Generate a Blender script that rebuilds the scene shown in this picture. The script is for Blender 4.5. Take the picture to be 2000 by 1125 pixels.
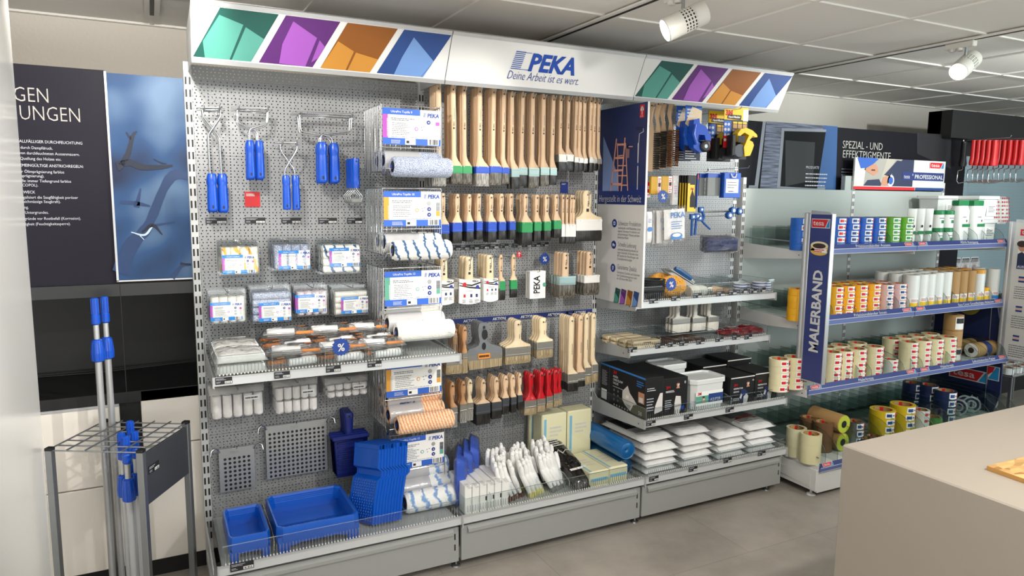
import bpy, math, random
from mathutils import Vector, Matrix, noise as mnoise
PI = math.pi
RND = random.Random(11)
scene = bpy.context.scene
COL = scene.collection
for o in list(bpy.data.objects): bpy.data.objects.remove(o)

# ------------------------------------------------------------ camera
CPOS = Vector((-0.15541, -3.22431, 1.66291))
YAW, PITCH, ROLL, FPX = 0.471283, -0.127067, 0.008857, 1375.312
def cam_axes():
    cy, sy, cp, sp = math.cos(YAW), math.sin(YAW), math.cos(PITCH), math.sin(PITCH)
    f = Vector((sy*cp, cy*cp, sp)); r = Vector((cy, -sy, 0)); u = r.cross(f)
    c, s = math.cos(ROLL), math.sin(ROLL)
    return r*c+u*s, u*c-r*s, f
CR, CU, CF = cam_axes()
cam_data = bpy.data.cameras.new('camera'); cam = bpy.data.objects.new('camera', cam_data); COL.objects.link(cam)
cam_data.sensor_width = 36; cam_data.lens = FPX*36/2000; cam_data.clip_start = 0.02
cam.matrix_world = Matrix(((CR.x, CU.x, -CF.x, CPOS.x), (CR.y, CU.y, -CF.y, CPOS.y), (CR.z, CU.z, -CF.z, CPOS.z), (0, 0, 0, 1)))
scene.camera = cam
def at(px, py, X=None, Y=None, Z=None):
    """measured point: where the sight line through a photo pixel meets a plane of the room"""
    d = CR*((px-1000)/FPX) + CU*((562.5-py)/FPX) + CF
    if X is not None: t = (X-CPOS.x)/d.x
    elif Y is not None: t = (Y-CPOS.y)/d.y
    else: t = (Z-CPOS.z)/d.z
    return CPOS + d*t

# ------------------------------------------------------------ light
scene.cycles.transparent_max_bounces = 48
scene.view_settings.view_transform = 'Standard'; scene.view_settings.look = 'None'
scene.view_settings.exposure = -0.5; scene.view_settings.gamma = 1.0; scene.view_settings.use_curve_mapping = False
world = bpy.data.worlds.new('daylight'); scene.world = world; world.use_nodes = True
bg = world.node_tree.nodes['Background']; bg.inputs[0].default_value = (0.92, 0.97, 0.97, 1); bg.inputs[1].default_value = 0.42
def spot(name, loc, target, watts, deg, blend=0.5, color=(1, .955, .89), rad=.035):
    l = bpy.data.lights.new(name, 'SPOT'); l.energy = watts; l.spot_size = math.radians(deg); l.spot_blend = blend; l.color = color; l.shadow_soft_size = rad
    o = bpy.data.objects.new(name, l); COL.objects.link(o); o.location = loc
    o.rotation_euler = (Vector(target)-Vector(loc)).to_track_quat('-Z', 'Y').to_euler(); return o
def area(name, loc, target, watts, sx, sy, color=(1, 1, 1)):
    l = bpy.data.lights.new(name, 'AREA'); l.energy = watts; l.shape = 'RECTANGLE'; l.size = sx; l.size_y = sy; l.color = color
    o = bpy.data.objects.new(name, l); COL.objects.link(o); o.location = loc
    o.rotation_euler = (Vector(target)-Vector(loc)).to_track_quat('-Z', 'Y').to_euler(); return o
# track spots on the three ceiling tracks (X = -0.11, 1.765, 3.64), aimed at the displays; unseen brightening spots added among them
spot('spot_light', (-.11, -1.25, 2.32), (.70, 0, 1.65), 72, 62, .45)
spot('spot_light', (1.60, -.93, 2.30), (.55, 0, 1.55), 42, 64, .6)
spot('spot_light', (1.765, -1.75, 2.32), (1.40, 0, 1.55), 50, 58, .5)
spot('spot_light', (3.545, -.938, 2.306), (2.45, 0, 1.75), 90, 56, .5)
spot('spot_light', (-.11, -1.7, 2.32), (-.45, .3, 1.9), 42, 75, .6)
spot('spot_light', (-.11, -.75, 2.40), (-.35, .84, 2.30), 55, 95, .5)  # added unseen spot, brightens the plaster above the left poster
spot('spot_light', (1.765, -2.3, 2.32), (-.75, -.4, 1.2), 330, 36, .8)  # added unseen spot, brightens the white partition at left
spot('spot_light', (3.64, -2.4, 2.32), (3.9, 0, 1.3), 90, 70, .6, (.92, 1, .97))
spot('spot_light', (4.5, -1.7, 2.38), (5.0, .84, 2.32), 120, 80, .6, (.97, 1, .98))  # added unseen spot off the tracks, washes the upper right wall
spot('spot_light', (1.765, -3.0, 2.32), (1.6, -.9, .2), 150, 85, .7)  # added unseen spot that lifts the floor
spot('spot_light', (3.64, -3.2, 2.32), (2.6, -1.9, .9), 60, 80, .7)
# added unseen fills over the aisle and further back in the shop, shop window at the far right
area('overhead_fill', (1.4, -2.3, 2.47), (1.4, -2.3, 0), 26, 5.0, .6, (1, .98, .95))
area('overhead_fill', (1.2, -4.8, 2.46), (1.2, -4.8, 0), 120, 4.0, 1.6, (1, .98, .95))
area('upward_fill', (-.4, -3.9, .9), (-.4, -3.1, 2.5), 80, 4.4, .8, (1, .99, .97))  # added fill out of view, turned upward to brighten the ceiling
area('upward_fill', (-2.2, -2.6, .9), (-1.6, -2.0, 2.5), 45, 2.0, .6, (1, .99, .97))  # second added upward fill, for the darker left of the ceiling
area('window_light', (6.6, -5.0, 1.5), (4.2, 0, .5), 170, 2.6, 2.0, (.84, .97, 1.0))

# ------------------------------------------------------------ materials
M = {}
def _new(name):
    if name not in M: M[name] = bpy.data.materials.new(name); M[name].use_nodes = True
    m = M[name]
    return m, m.node_tree.nodes, m.node_tree.links, m.node_tree.nodes['Principled BSDF']
def srgb(h):
    h = h.lstrip('#'); c = [int(h[i:i+2], 16)/255 for i in (0, 2, 4)]
    return tuple((x/12.92 if x <= .04045 else ((x+.055)/1.055)**2.4) for x in c)+(1,)
def mat(name, col, rough=.5, metal=0, coat=0, bump=None, vary=0, spec=None, sheen=0):
    m, n, l, p = _new(name); c = srgb(col)
    p.inputs['Base Color'].default_value = c; p.inputs['Roughness'].default_value = rough; p.inputs['Metallic'].default_value = metal
    p.inputs['Coat Weight'].default_value = coat
    if spec is not None: p.inputs['Specular IOR Level'].default_value = spec
    if sheen: p.inputs['Sheen Weight'].default_value = sheen
    if bump or vary:
        tc = n.new('ShaderNodeTexCoord'); nz = n.new('ShaderNodeTexNoise'); l.new(tc.outputs['Object'], nz.inputs['Vector'])
        nz.inputs['Scale'].default_value = bump[0] if bump else 4; nz.inputs['Detail'].default_value = 4
        if bump:
            b = n.new('ShaderNodeBump'); b.inputs['Strength'].default_value = bump[1]; b.inputs['Distance'].default_value = bump[2] if len(bump) > 2 else .004
            l.new(nz.outputs['Fac'], b.inputs['Height']); l.new(b.outputs['Normal'], p.inputs['Normal'])
        if vary:
            nz2 = n.new('ShaderNodeTexNoise'); nz2.inputs['Scale'].default_value = 3; nz2.inputs['Detail'].default_value = 5; l.new(tc.outputs['Object'], nz2.inputs['Vector'])
            mx = n.new('ShaderNodeMix'); mx.data_type = 'RGBA'; l.new(nz2.outputs['Fac'], mx.inputs[0])
            mx.inputs[6].default_value = tuple(x*(1-vary) for x in c[:3])+(1,); mx.inputs[7].default_value = tuple(min(1, x*(1+vary)) for x in c[:3])+(1,)
            l.new(mx.outputs[2], p.inputs['Base Color'])
    return m
def mathn(n, l, op, a, b=None):
    k = n.new('ShaderNodeMath'); k.operation = op
    for i, v in ((0, a), (1, b)):
        if v is None: continue
        if isinstance(v, (int, float)): k.inputs[i].default_value = v
        else: l.new(v, k.inputs[i])
    return k.outputs[0]
def clear(name, tint, alpha_min, rough=.05, gl=.6):
    """thin clear plastic: mostly see-through, glossy, more reflective at grazing angles"""
    m, n, l, p = _new(name); n.remove(p); out = n['Material Output']
    tr = n.new('ShaderNodeBsdfTransparent'); tr.inputs[0].default_value = srgb(tint)
    gs = n.new('ShaderNodeBsdfGlossy'); gs.inputs['Roughness'].default_value = rough; gs.inputs[0].default_value = (gl, gl, gl, 1)
    lw = n.new('ShaderNodeLayerWeight'); lw.inputs[0].default_value = .25
    f = mathn(n, l, 'ADD', mathn(n, l, 'MULTIPLY', lw.outputs['Facing'], .16), alpha_min)
    mx = n.new('ShaderNodeMixShader'); l.new(f, mx.inputs[0]); l.new(tr.outputs[0], mx.inputs[1]); l.new(gs.outputs[0], mx.inputs[2]); l.new(mx.outputs[0], out.inputs[0])
    return m
def film(name, tint, opac, col='#ffffff', scale=30):
    """crumpled clear film: see-through with milky diffuse share and sharp crinkled gloss"""
    m, n, l, p = _new(name); out = n['Material Output']
    p.inputs['Base Color'].default_value = srgb(col); p.inputs['Roughness'].default_value = .12; p.inputs['Specular IOR Level'].default_value = .8
    tc = n.new('ShaderNodeTexCoord'); nz = n.new('ShaderNodeTexNoise'); nz.inputs['Scale'].default_value = scale; nz.inputs['Detail'].default_value = 3; l.new(tc.outputs['Object'], nz.inputs['Vector'])
    b = n.new('ShaderNodeBump'); b.inputs['Strength'].default_value = .8; b.inputs['Distance'].default_value = .012; l.new(nz.outputs['Fac'], b.inputs['Height']); l.new(b.outputs['Normal'], p.inputs['Normal'])
    tr = n.new('ShaderNodeBsdfTransparent'); tr.inputs[0].default_value = srgb(tint)
    mx = n.new('ShaderNodeMixShader'); mx.inputs[0].default_value = opac; l.new(tr.outputs[0], mx.inputs[1]); l.new(p.outputs[0], mx.inputs[2])
    gs = n.new('ShaderNodeBsdfGlossy'); gs.inputs['Roughness'].default_value = .1; gs.inputs[0].default_value = (.9, .9, .9, 1); l.new(b.outputs['Normal'], gs.inputs['Normal'])
    lw = n.new('ShaderNodeLayerWeight'); lw.inputs[0].default_value = .22; l.new(b.outputs['Normal'], lw.inputs['Normal'])
    m2 = n.new('ShaderNodeMixShader'); l.new(mathn(n, l, 'MULTIPLY', lw.outputs['Fresnel'], .75), m2.inputs[0]); l.new(mx.outputs[0], m2.inputs[1]); l.new(gs.outputs[0], m2.inputs[2]); l.new(m2.outputs[0], out.inputs[0]); return m
def wood(name, c1, c2, rough=.5):
    m, n, l, p = _new(name); tc = n.new('ShaderNodeTexCoord'); mp = n.new('ShaderNodeMapping'); l.new(tc.outputs['Object'], mp.inputs[0])
    oi = n.new('ShaderNodeObjectInfo'); cb = n.new('ShaderNodeCombineXYZ'); l.new(oi.outputs['Random'], cb.inputs[0]); l.new(oi.outputs['Random'], cb.inputs[2]); l.new(cb.outputs[0], mp.inputs['Location'])
    mp.inputs['Scale'].default_value = (60, 60, 4); nz = n.new('ShaderNodeTexNoise'); nz.inputs['Scale'].default_value = 2.2; nz.inputs['Detail'].default_value = 6; l.new(mp.outputs[0], nz.inputs['Vector'])
    cr = n.new('ShaderNodeMix'); cr.data_type = 'RGBA'; cr.inputs[6].default_value = srgb(c1); cr.inputs[7].default_value = srgb(c2); l.new(nz.outputs['Fac'], cr.inputs[0])
    hv = n.new('ShaderNodeHueSaturation'); l.new(cr.outputs[2], hv.inputs['Color']); l.new(mathn(n, l, 'ADD', mathn(n, l, 'MULTIPLY', oi.outputs['Random'], .22), .86), hv.inputs['Value'])
    l.new(hv.outputs[0], p.inputs['Base Color']); p.inputs['Roughness'].default_value = rough; return m
def bristle(name, c1, c2, rough=.45):
    m, n, l, p = _new(name); tc = n.new('ShaderNodeTexCoord'); mp = n.new('ShaderNodeMapping'); l.new(tc.outputs['Object'], mp.inputs[0]); mp.inputs['Scale'].default_value = (420, 420, 9)
    nz = n.new('ShaderNodeTexNoise'); nz.inputs['Scale'].default_value = 1; nz.inputs['Detail'].default_value = 3; l.new(mp.outputs[0], nz.inputs['Vector'])
    rp = n.new('ShaderNodeValToRGB'); rp.color_ramp.elements[0].position = .35; rp.color_ramp.elements[1].position = .68; rp.color_ramp.elements[0].color = srgb(c1); rp.color_ramp.elements[1].color = srgb(c2)
    l.new(nz.outputs['Fac'], rp.inputs[0]); l.new(rp.outputs[0], p.inputs['Base Color']); p.inputs['Roughness'].default_value = rough
    b = n.new('ShaderNodeBump'); b.inputs['Strength'].default_value = .5; b.inputs['Distance'].default_value = .002; l.new(nz.outputs['Fac'], b.inputs['Height']); l.new(b.outputs['Normal'], p.inputs['Normal']); return m
def pegmat(name, col, r=.0026):
    """sheet steel with punched rows (real see-through holes): 15 mm pitch rows every 25 mm, 25 mm pitch rows between"""
    m, n, l, p = _new(name); out = n['Material Output']; p.inputs['Base Color'].default_value = srgb(col); p.inputs['Roughness'].default_value = .42; p.inputs['Metallic'].default_value = .15
    g = n.new('ShaderNodeTexCoord'); sx = n.new('ShaderNodeSeparateXYZ'); l.new(g.outputs['Object'], sx.inputs[0])
    def row(px, ox, oz):
        def fr(s, per, off):
            k = mathn(n, l, 'FRACT', mathn(n, l, 'ADD', mathn(n, l, 'DIVIDE', s, per), off+.5+20))
            return mathn(n, l, 'MULTIPLY', mathn(n, l, 'SUBTRACT', k, .5), per)
        a = fr(sx.outputs[0], px, ox); b = fr(sx.outputs[2], .025, oz)
        d2 = mathn(n, l, 'ADD', mathn(n, l, 'MULTIPLY', a, a), mathn(n, l, 'MULTIPLY', b, b))
        return mathn(n, l, 'LESS_THAN', d2, r*r)
    h = mathn(n, l, 'MAXIMUM', row(.015, 0, .38), row(.025, 0, .88))
    tr = n.new('ShaderNodeBsdfTransparent'); mx = n.new('ShaderNodeMixShader'); l.new(h, mx.inputs[0]); l.new(p.outputs[0], mx.inputs[1]); l.new(tr.outputs[0], mx.inputs[2]); l.new(mx.outputs[0], out.inputs[0]); return m
def fleece(name, base, fleck=None, mode='noise', scale=90, rough=.95, thr=(.42, .6)):
    """roller nap: noisy pile; fleck colour as speckle or as slanted bands round the roller"""
    m, n, l, p = _new(name); tc = n.new('ShaderNodeTexCoord'); nz = n.new('ShaderNodeTexNoise'); nz.inputs['Scale'].default_value = scale; nz.inputs['Detail'].default_value = 3; l.new(tc.outputs['Object'], nz.inputs['Vector'])
    fn = nz
    if mode != 'noise':
        fn = n.new('ShaderNodeTexWave'); fn.wave_type = 'BANDS'; fn.bands_direction = 'X'; fn.inputs['Scale'].default_value = {'band': 7.5, 'fine': 24, 'wide': 6.0}[mode]; fn.inputs['Distortion'].default_value = {'band': 2.2, 'fine': 3.0, 'wide': 3.0}[mode]; fn.inputs['Detail'].default_value = 3; fn.inputs['Detail Scale'].default_value = 6
        mp = n.new('ShaderNodeMapping'); mp.inputs['Rotation'].default_value = (0, .35, .25); l.new(tc.outputs['Object'], mp.inputs[0]); l.new(mp.outputs[0], fn.inputs['Vector'])
    rp = n.new('ShaderNodeValToRGB'); rp.color_ramp.elements[0].position, rp.color_ramp.elements[1].position = thr
    rp.color_ramp.elements[0].color = srgb(base); rp.color_ramp.elements[1].color = srgb(fleck or base); l.new(fn.outputs['Fac'], rp.inputs[0]); l.new(rp.outputs[0], p.inputs['Base Color'])
    p.inputs['Roughness'].default_value = rough
    b = n.new('ShaderNodeBump'); b.inputs['Strength'].default_value = 1.0; b.inputs['Distance'].default_value = .004; l.new(nz.outputs['Fac'], b.inputs['Height']); l.new(b.outputs['Normal'], p.inputs['Normal']); return m

mat('white_paint', '#e9e9e7', .55); mat('plaster', '#d6d0c6', .9, bump=(55, .5, .006)); mat('ceiling_tile', '#f0ede7', .95); mat('tbar', '#efece6', .6)
mat('black', '#121214', .5); mat('dark', '#1d1e20', .45); mat('print_black', '#17181c', .6); mat('anthracite', '#2a2b2d', .4)
mat('shelf_grey', '#b4b6b6', .38, .1); mat('plinth_grey', '#9d9f9d', .4, .1); mat('upright_grey', '#c4c6c5', .4, .1); mat('rail', '#c9cccd', .35, .1)
mat('alu', '#c9cbcd', .35, .6); mat('chrome', '#cfd2d4', .22, 1); mat('steel', '#a9adb0', .3, .9); mat('brushed', '#9b9ea0', .4, .9); mat('graphite', '#4a4d52', .4, .4)
mat('blue_plastic', '#0e4fc0', .32, coat=.2); mat('royal', '#1d48ad', .38); mat('deep_blue', '#16328a', .45); mat('navy', '#1d2c5c', .5); mat('navy_dark', '#141a33', .5); mat('peka_blue', '#10419b', .5); mat('badge_blue', '#143f92', .45)
mat('tray_blue', '#0a57bf', .28, coat=.3); mat('petrol', '#0c5d98', .3, coat=.15); mat('petrol_dark', '#0a3f66', .3, coat=.15)
mat('sign_white', '#d8d8d6', .45); mat('paper', '#f3f2ee', .6); mat('paper_grey', '#d9d8d4', .6); mat('carton', '#ecebe6', .6)
mat('teal', '#0e4b43', .5); mat('teal_l', '#4d9184', .5); mat('violet', '#541f69', .5); mat('violet_l', '#9650ac', .5); mat('orange', '#854d12', .5); mat('orange_l', '#bd8230', .5); mat('blue_d', '#21427f', .5); mat('blue_l', '#6a8fc6', .5)
mat('magenta', '#b14fb5', .5); mat('amber', '#e2a03a', .5); mat('sage', '#5fa58e', .5); mat('sky', '#2f63c6', .5); mat('cyan', '#1f86d8', .5)
mat('red', '#c41a22', .4); mat('red_plastic', '#b4101c', .3, coat=.25); mat('yellow', '#f0c51c', .45); mat('yellow_box', '#f2b21a', .5); mat('green', '#1f8a4c', .45); mat('green_box', '#5aa818', .5); mat('green_lid', '#0f7a44', .4)
mat('tag_black', '#1b1c1f', .5); mat('grey_text', '#6c6f76', .6); mat('light_text', '#c9ccd4', .6)
mat('cream', '#efe9c2', .6); mat('cream_blue', '#7dbfe0', .6); mat('counter', '#9a9185', .5, bump=(14, .06, .002), vary=.05); mat('cabinet_white', '#ece6dc', .45)
mat('rubber', '#202124', .7); mat('sponge', '#d99b3f', .95, bump=(120, 1, .006)); mat('cotton', '#efedea', .95, bump=(60, .5, .004)); mat('cotton_white', '#f4f4f2', .9, bump=(90, .5, .003)); mat('brown_knit', '#5a2b20', .95, bump=(150, .6, .003)); mat('yellow_knit', '#e6dc86', .95, bump=(150, .6, .003)); mat('grey_knit', '#77797c', .95, bump=(150, .6, .003))
mat('osb_edge', '#b98a4c', .8); mat('lamp_white', '#dedcd4', .4); mat('grille', '#26262a', .6); mat('grey_plastic', '#6e7275', .4); mat('felt', '#8b8f8e', .95); mat('grey_cover', '#8b9097', .6)
mat('tape_cream', '#e6ddb4', .5); mat('tape_yellow', '#d7b81e', .4); mat('tape_clear', '#c9c6a4', .25, coat=.3); mat('tape_brown', '#6b4d33', .35); mat('tape_navy', '#1c2b55', .35); mat('tape_rose', '#d9b6b4', .5); mat('tape_white', '#e9e8e2', .45); mat('kraft', '#b08a58', .6); mat('tape_green', '#3c8f3a', .5); mat('masonry_white', '#e4e6e2', .4)
mat('tesa_panel', '#aeb5b1', .5); mat('tesa_blue', '#2b3a78', .4); mat('tesa_red', '#d8222c', .4); mat('tesa_cyan', '#2b8fc9', .4); mat('skin', '#c58e72', .7); mat('tub', '#dfe2e0', .3)
mat('wire_black', '#1a1a1c', .4); mat('copper', '#b06a3a', .5); mat('peg_mint', '#9fb7bd', .5); mat('wood_flat', '#d8b177', .6)
m = mat('lamp_glow', '#ffffff'); m.node_tree.nodes['Principled BSDF'].inputs['Emission Color'].default_value = (1, .97, .9, 1); m.node_tree.nodes['Principled BSDF'].inputs['Emission Strength'].default_value = 12
wood('beech', '#dec3a2', '#c8a37e'); wood('beech_dark', '#c09468', '#a37650'); wood('beech_pale', '#e6d5b6', '#d6bd93'); wood('osb', '#e0b877', '#b78545', .7)
bristle('bristle_black', '#0b0a0a', '#34322f', .3); bristle('bristle_grey', '#211f1c', '#7d776b', .25); bristle('bristle_beige', '#75654a', '#b8a682'); bristle('bristle_clear', '#4c4a45', '#b3b0a8', .2); bristle('bristle_white', '#cfcabd', '#efece2'); bristle('bristle_brown', '#3f2412', '#9a5f30')
pegmat('peg', '#969899')
clear('acrylic', '#fafcfc', .03); clear('acrylic_grey', '#eff3f2', .03); clear('acrylic_edge', '#d3dbe4', .38, .1, .9); clear('clear_pack', '#fafbfb', .05)
film('film', '#fdfdfd', .035); film('film_milky', '#fafaf8', .35, '#f2f1ee'); film('film_blue', '#4b86d8', .35, '#2f6fd0')
film('film_black', '#222222', .9, '#111113', 18)
fleece('nap_blue', '#d4dbe8', '#66779f', 'noise', 330, .95, (.42, .62)); fleece('nap_white', '#f2efe8', None, 'noise', 110); fleece('nap_stripe', '#f0eee6', '#3f6288', 'band', 110, .95, (.84, .92)); fleece('nap_wide', '#eff0ee', '#7da1d2', 'wide', 110, .95, (.70, .98)); fleece('nap_orange', '#f3d3b4', '#e09c66', 'fine', 110, .95, (.4, .85)); fleece('nap_yellow', '#f5efdd', '#e0b95c', 'band', 110, .95, (.7, .85)); fleece('foam', '#efece3', None, 'noise', 300)
# ------------------------------------------------------------ mesh building
def basis(x, y, z, o=(0, 0, 0)):
    x, y, z = Vector(x), Vector(y), Vector(z)
    return Matrix(((x.x, y.x, z.x, o[0]), (x.y, y.y, z.y, o[1]), (x.z, y.z, z.z, o[2]), (0, 0, 0, 1)))
def Tr(x, y, z): return Matrix.Translation((x, y, z))
def Rx(a): return Matrix.Rotation(a, 4, 'X')
def Ry(a): return Matrix.Rotation(a, 4, 'Y')
def Rz(a): return Matrix.Rotation(a, 4, 'Z')
_txt = {}
def glyphs(s, bold=0, shear=0):
    k = (s, bold, shear)
    if k not in _txt:
        cu = bpy.data.curves.new('t', 'FONT'); cu.body = s; cu.size = 1; cu.resolution_u = 2; cu.offset = bold; cu.shear = shear; cu.align_x = 'LEFT'
        ob = bpy.data.objects.new('t', cu); COL.objects.link(ob); bpy.context.view_layer.update()
        dg = bpy.context.evaluated_depsgraph_get(); me = ob.evaluated_get(dg).to_mesh()
        vs = [tuple(v.co) for v in me.vertices]; fs = [tuple(p.vertices) for p in me.polygons]
        ob.evaluated_get(dg).to_mesh_clear(); bpy.data.objects.remove(ob); bpy.data.curves.remove(cu)
        _txt[k] = (vs, fs, max([v[0] for v in vs] or [0]))
    return _txt[k]
class MB:
    def __init__(s): s.v = []; s.f = []; s.m = []; s.s = []; s.M = Matrix()
    def add(s, vs, fs, m, smooth=False):
        b = len(s.v); M = s.M; fl = M.to_3x3().determinant() < 0
        s.v += [tuple(M @ Vector(v)) for v in vs]
        for f in fs:
            f = tuple(b+i for i in f); s.f.append(f[::-1] if fl else f); s.m.append(m); s.s.append(smooth)
        return s
    def box(s, x0, x1, y0, y1, z0, z1, m, b=0):
        x0, x1 = sorted((x0, x1)); y0, y1 = sorted((y0, y1)); z0, z1 = sorted((z0, z1))
        b = min(b, (x1-x0)*.45, (y1-y0)*.45, (z1-z0)*.45)
        if b <= 0:
            return s.add([(x, y, z) for z in (z0, z1) for y in (y0, y1) for x in (x0, x1)], [(0, 2, 3, 1), (4, 5, 7, 6), (0, 1, 5, 4), (2, 6, 7, 3), (0, 4, 6, 2), (1, 3, 7, 5)], m)
        vs = []; ix = {}
        X, Y, Z = (x0, x1), (y0, y1), (z0, z1)
        for i in (0, 1):
            for j in (0, 1):
                for k in (0, 1):
                    dx, dy, dz = b*(1-2*i), b*(1-2*j), b*(1-2*k)
                    for a, p in enumerate(((X[i], Y[j]+dy, Z[k]+dz), (X[i]+dx, Y[j], Z[k]+dz), (X[i]+dx, Y[j]+dy, Z[k]))):
                        ix[i, j, k, a] = len(vs); vs.append(p)
        fs = []
        for i in (0, 1):
            q = [ix[i, 0, 0, 0], ix[i, 1, 0, 0], ix[i, 1, 1, 0], ix[i, 0, 1, 0]]; fs.append(q if i else q[::-1])
            q = [ix[0, i, 0, 1], ix[1, i, 0, 1], ix[1, i, 1, 1], ix[0, i, 1, 1]]; fs.append(q[::-1] if i else q)
            q = [ix[0, 0, i, 2], ix[1, 0, i, 2], ix[1, 1, i, 2], ix[0, 1, i, 2]]; fs.append(q if i else q[::-1])
        for j in (0, 1):
            for k in (0, 1):
                for (A, B, e) in (((0, j, k), (1, j, k), (1, 2)), ((j, 0, k), (j, 1, k), (0, 2)), ((j, k, 0), (j, k, 1), (0, 1))):
                    q = [ix[A+(e[0],)], ix[B+(e[0],)], ix[B+(e[1],)], ix[A+(e[1],)]]
                    fs.append(q)
        for i in (0, 1):
            for j in (0, 1):
                for k in (0, 1): fs.append([ix[i, j, k, 0], ix[i, j, k, 1], ix[i, j, k, 2]])
        c = Vector(((x0+x1)/2, (y0+y1)/2, (z0+z1)/2)); out = []
        for f in fs:
            p = [Vector(vs[t]) for t in f]; n = (p[1]-p[0]).cross(p[2]-p[0]); g = sum(p, Vector())/len(p)
            out.append(tuple(f) if n.dot(g-c) > 0 else tuple(f[::-1]))
        return s.add(vs, out, m)
    def loft(s, rings, m, caps=True, smooth=True, closed=True):
        n = len(rings[0]); vs = [p for r in rings for p in r]; fs = []
        for a in range(len(rings)-1):
            for i in range(n if closed else n-1):
                j = (i+1) % n; fs.append((a*n+i, a*n+j, (a+1)*n+j, (a+1)*n+i))
        s.add(vs, fs, m, smooth)
        if caps and closed:
            s.add(rings[0], [tuple(range(n))[::-1]], m); s.add(rings[-1], [tuple(range(n))], m)
        return s
    def tube(s, path, r, m, seg=6, closed=False):
        P = [Vector(p) for p in path]; rings = []; k = len(P); up = None
        for i, p in enumerate(P):
            a = P[i-1] if (i > 0 or closed) else p; b = P[(i+1) % k] if (i < k-1 or closed) else p
            t = (b-a).normalized() if (b-a).length > 1e-9 else Vector((0, 0, 1))
            if up is None: up = t.orthogonal().normalized()
            up = (up-t*up.dot(t)); up = up.normalized() if up.length > 1e-6 else t.orthogonal().normalized(); w = t.cross(up)
            d1 = (p-a).normalized() if (p-a).length > 1e-9 else t
            sc = 1/max(.5, abs(t.dot(d1)))
            rr = r[i] if isinstance(r, (list, tuple)) else r
            rings.append([tuple(p+(up*math.cos(q)+w*math.sin(q))*rr*sc) for q in (2*PI*j/seg for j in range(seg))])
        if closed: rings.append(rings[0])
        return s.loft(rings, m, caps=not closed)
    def lathe(s, prof, m, seg=20, axis='z', caps=False, ms=None):
        def P(r, z, a):
            c, d = r*math.cos(a), r*math.sin(a)
            return {'z': (c, d, z), 'x': (z, c, d), 'y': (d, z, c)}[axis]
        for i in range(len(prof)-1):
            rg = [[P(prof[k][0], prof[k][1], 2*PI*j/seg) for j in range(seg)] for k in (i, i+1)]
            s.loft(rg, ms[i] if ms else m, caps=False)
        if caps:
            s.add([P(prof[0][0], prof[0][1], 2*PI*j/seg) for j in range(seg)], [tuple(range(seg))[::-1]], ms[0] if ms else m)
            s.add([P(prof[-1][0], prof[-1][1], 2*PI*j/seg) for j in range(seg)], [tuple(range(seg))], ms[-1] if ms else m)
        return s
    def prism(s, poly, d, m, side=None):
        """poly: 3-D planar outline, d: extrusion vector"""
        d = Vector(d); a = [tuple(p) for p in poly]; b = [tuple(Vector(p)+d) for p in poly]; n = len(a)
        s.add(a+b, [tuple(range(n))[::-1], tuple(range(n, 2*n))], m)
        s.add(a+b, [(i, (i+1) % n, n+(i+1) % n, n+i) for i in range(n)], side or m); return s
    def poly(s, pts, m): return s.add(pts, [tuple(range(len(pts)))], m)
    def disc(s, c, r, xd, yd, m, seg=20, ry=None):
        c, xd, yd = Vector(c), Vector(xd), Vector(yd)
        return s.poly([tuple(c+xd*(r*math.cos(2*PI*i/seg))+yd*((ry or r)*math.sin(2*PI*i/seg))) for i in range(seg)], m)
    def text(s, t, size, o, m, xd=(1, 0, 0), yd=(0, 0, 1), bold=0, shear=0, align='l', width=None):
        vs, fs, w = glyphs(t, bold, shear)
        if not vs: return s
        k = size; kx = (width/w) if width else size
        o, xd, yd = Vector(o), Vector(xd), Vector(yd)
        off = {'l': 0, 'c': -w/2, 'r': -w}[align]
        return s.add([tuple(o+xd*((v[0]+off)*kx)+yd*(v[1]*k)) for v in vs], fs, m)
    def grid(s, fn, nu, nv, m, closed_u=False):
        vs = [fn(i/nu, j/nv) for j in range(nv+1) for i in range(nu+1)]
        return s.add(vs, [(j*(nu+1)+i, j*(nu+1)+i+1, (j+1)*(nu+1)+i+1, (j+1)*(nu+1)+i) for j in range(nv) for i in range(nu)], m, True)
    def pillow(s, w, d, h, m, seed=0, n=14, rough=.15, sharp=4, flat=.15):
        """soft pack, footprint w x d centred on 0, resting on z=0, height h"""
        def prof(u, v):
            a = 1-abs(2*u-1)**sharp; b = 1-abs(2*v-1)**sharp; return max(0, a*b)**.5
        def up(u, v):
            q = prof(u, v); nn = mnoise.noise((u*4+seed*7.3, v*4, seed))*.6+mnoise.noise((u*10+seed, v*10, seed*3))*.4
            return ((u-.5)*w, (v-.5)*d, h*flat+(h*(1-flat))*q*(1+rough*nn*1.6))
        def dn(u, v): return ((.5-u)*w, (v-.5)*d, h*flat*(1-prof(1-u, v)))
        s.grid(up, n, n, m); s.grid(dn, n, n, m); return s
    def build(s, name, parent=None, loc=None):
        me = bpy.data.meshes.new(name); me.from_pydata(s.v, [], s.f)
        ks = []
        for k in s.m:
            if k not in ks: ks.append(k)
        for k in ks:
            if k not in M: M[k] = bpy.data.materials.new(k); M[k].use_nodes = True
            me.materials.append(M[k])
        me.polygons.foreach_set('material_index', [ks.index(k) for k in s.m]); me.polygons.foreach_set('use_smooth', s.s); me.update()
        o = bpy.data.objects.new(name, me); COL.objects.link(o)
        if parent: o.parent = parent
        if loc: o.location = loc
        return o
def tag(o, label=None, cat=None, group=None, kind=None):
    if label: o['label'] = label
    if cat: o['category'] = cat
    if group: o['group'] = group
    if kind: o['kind'] = kind
    return o
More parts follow.
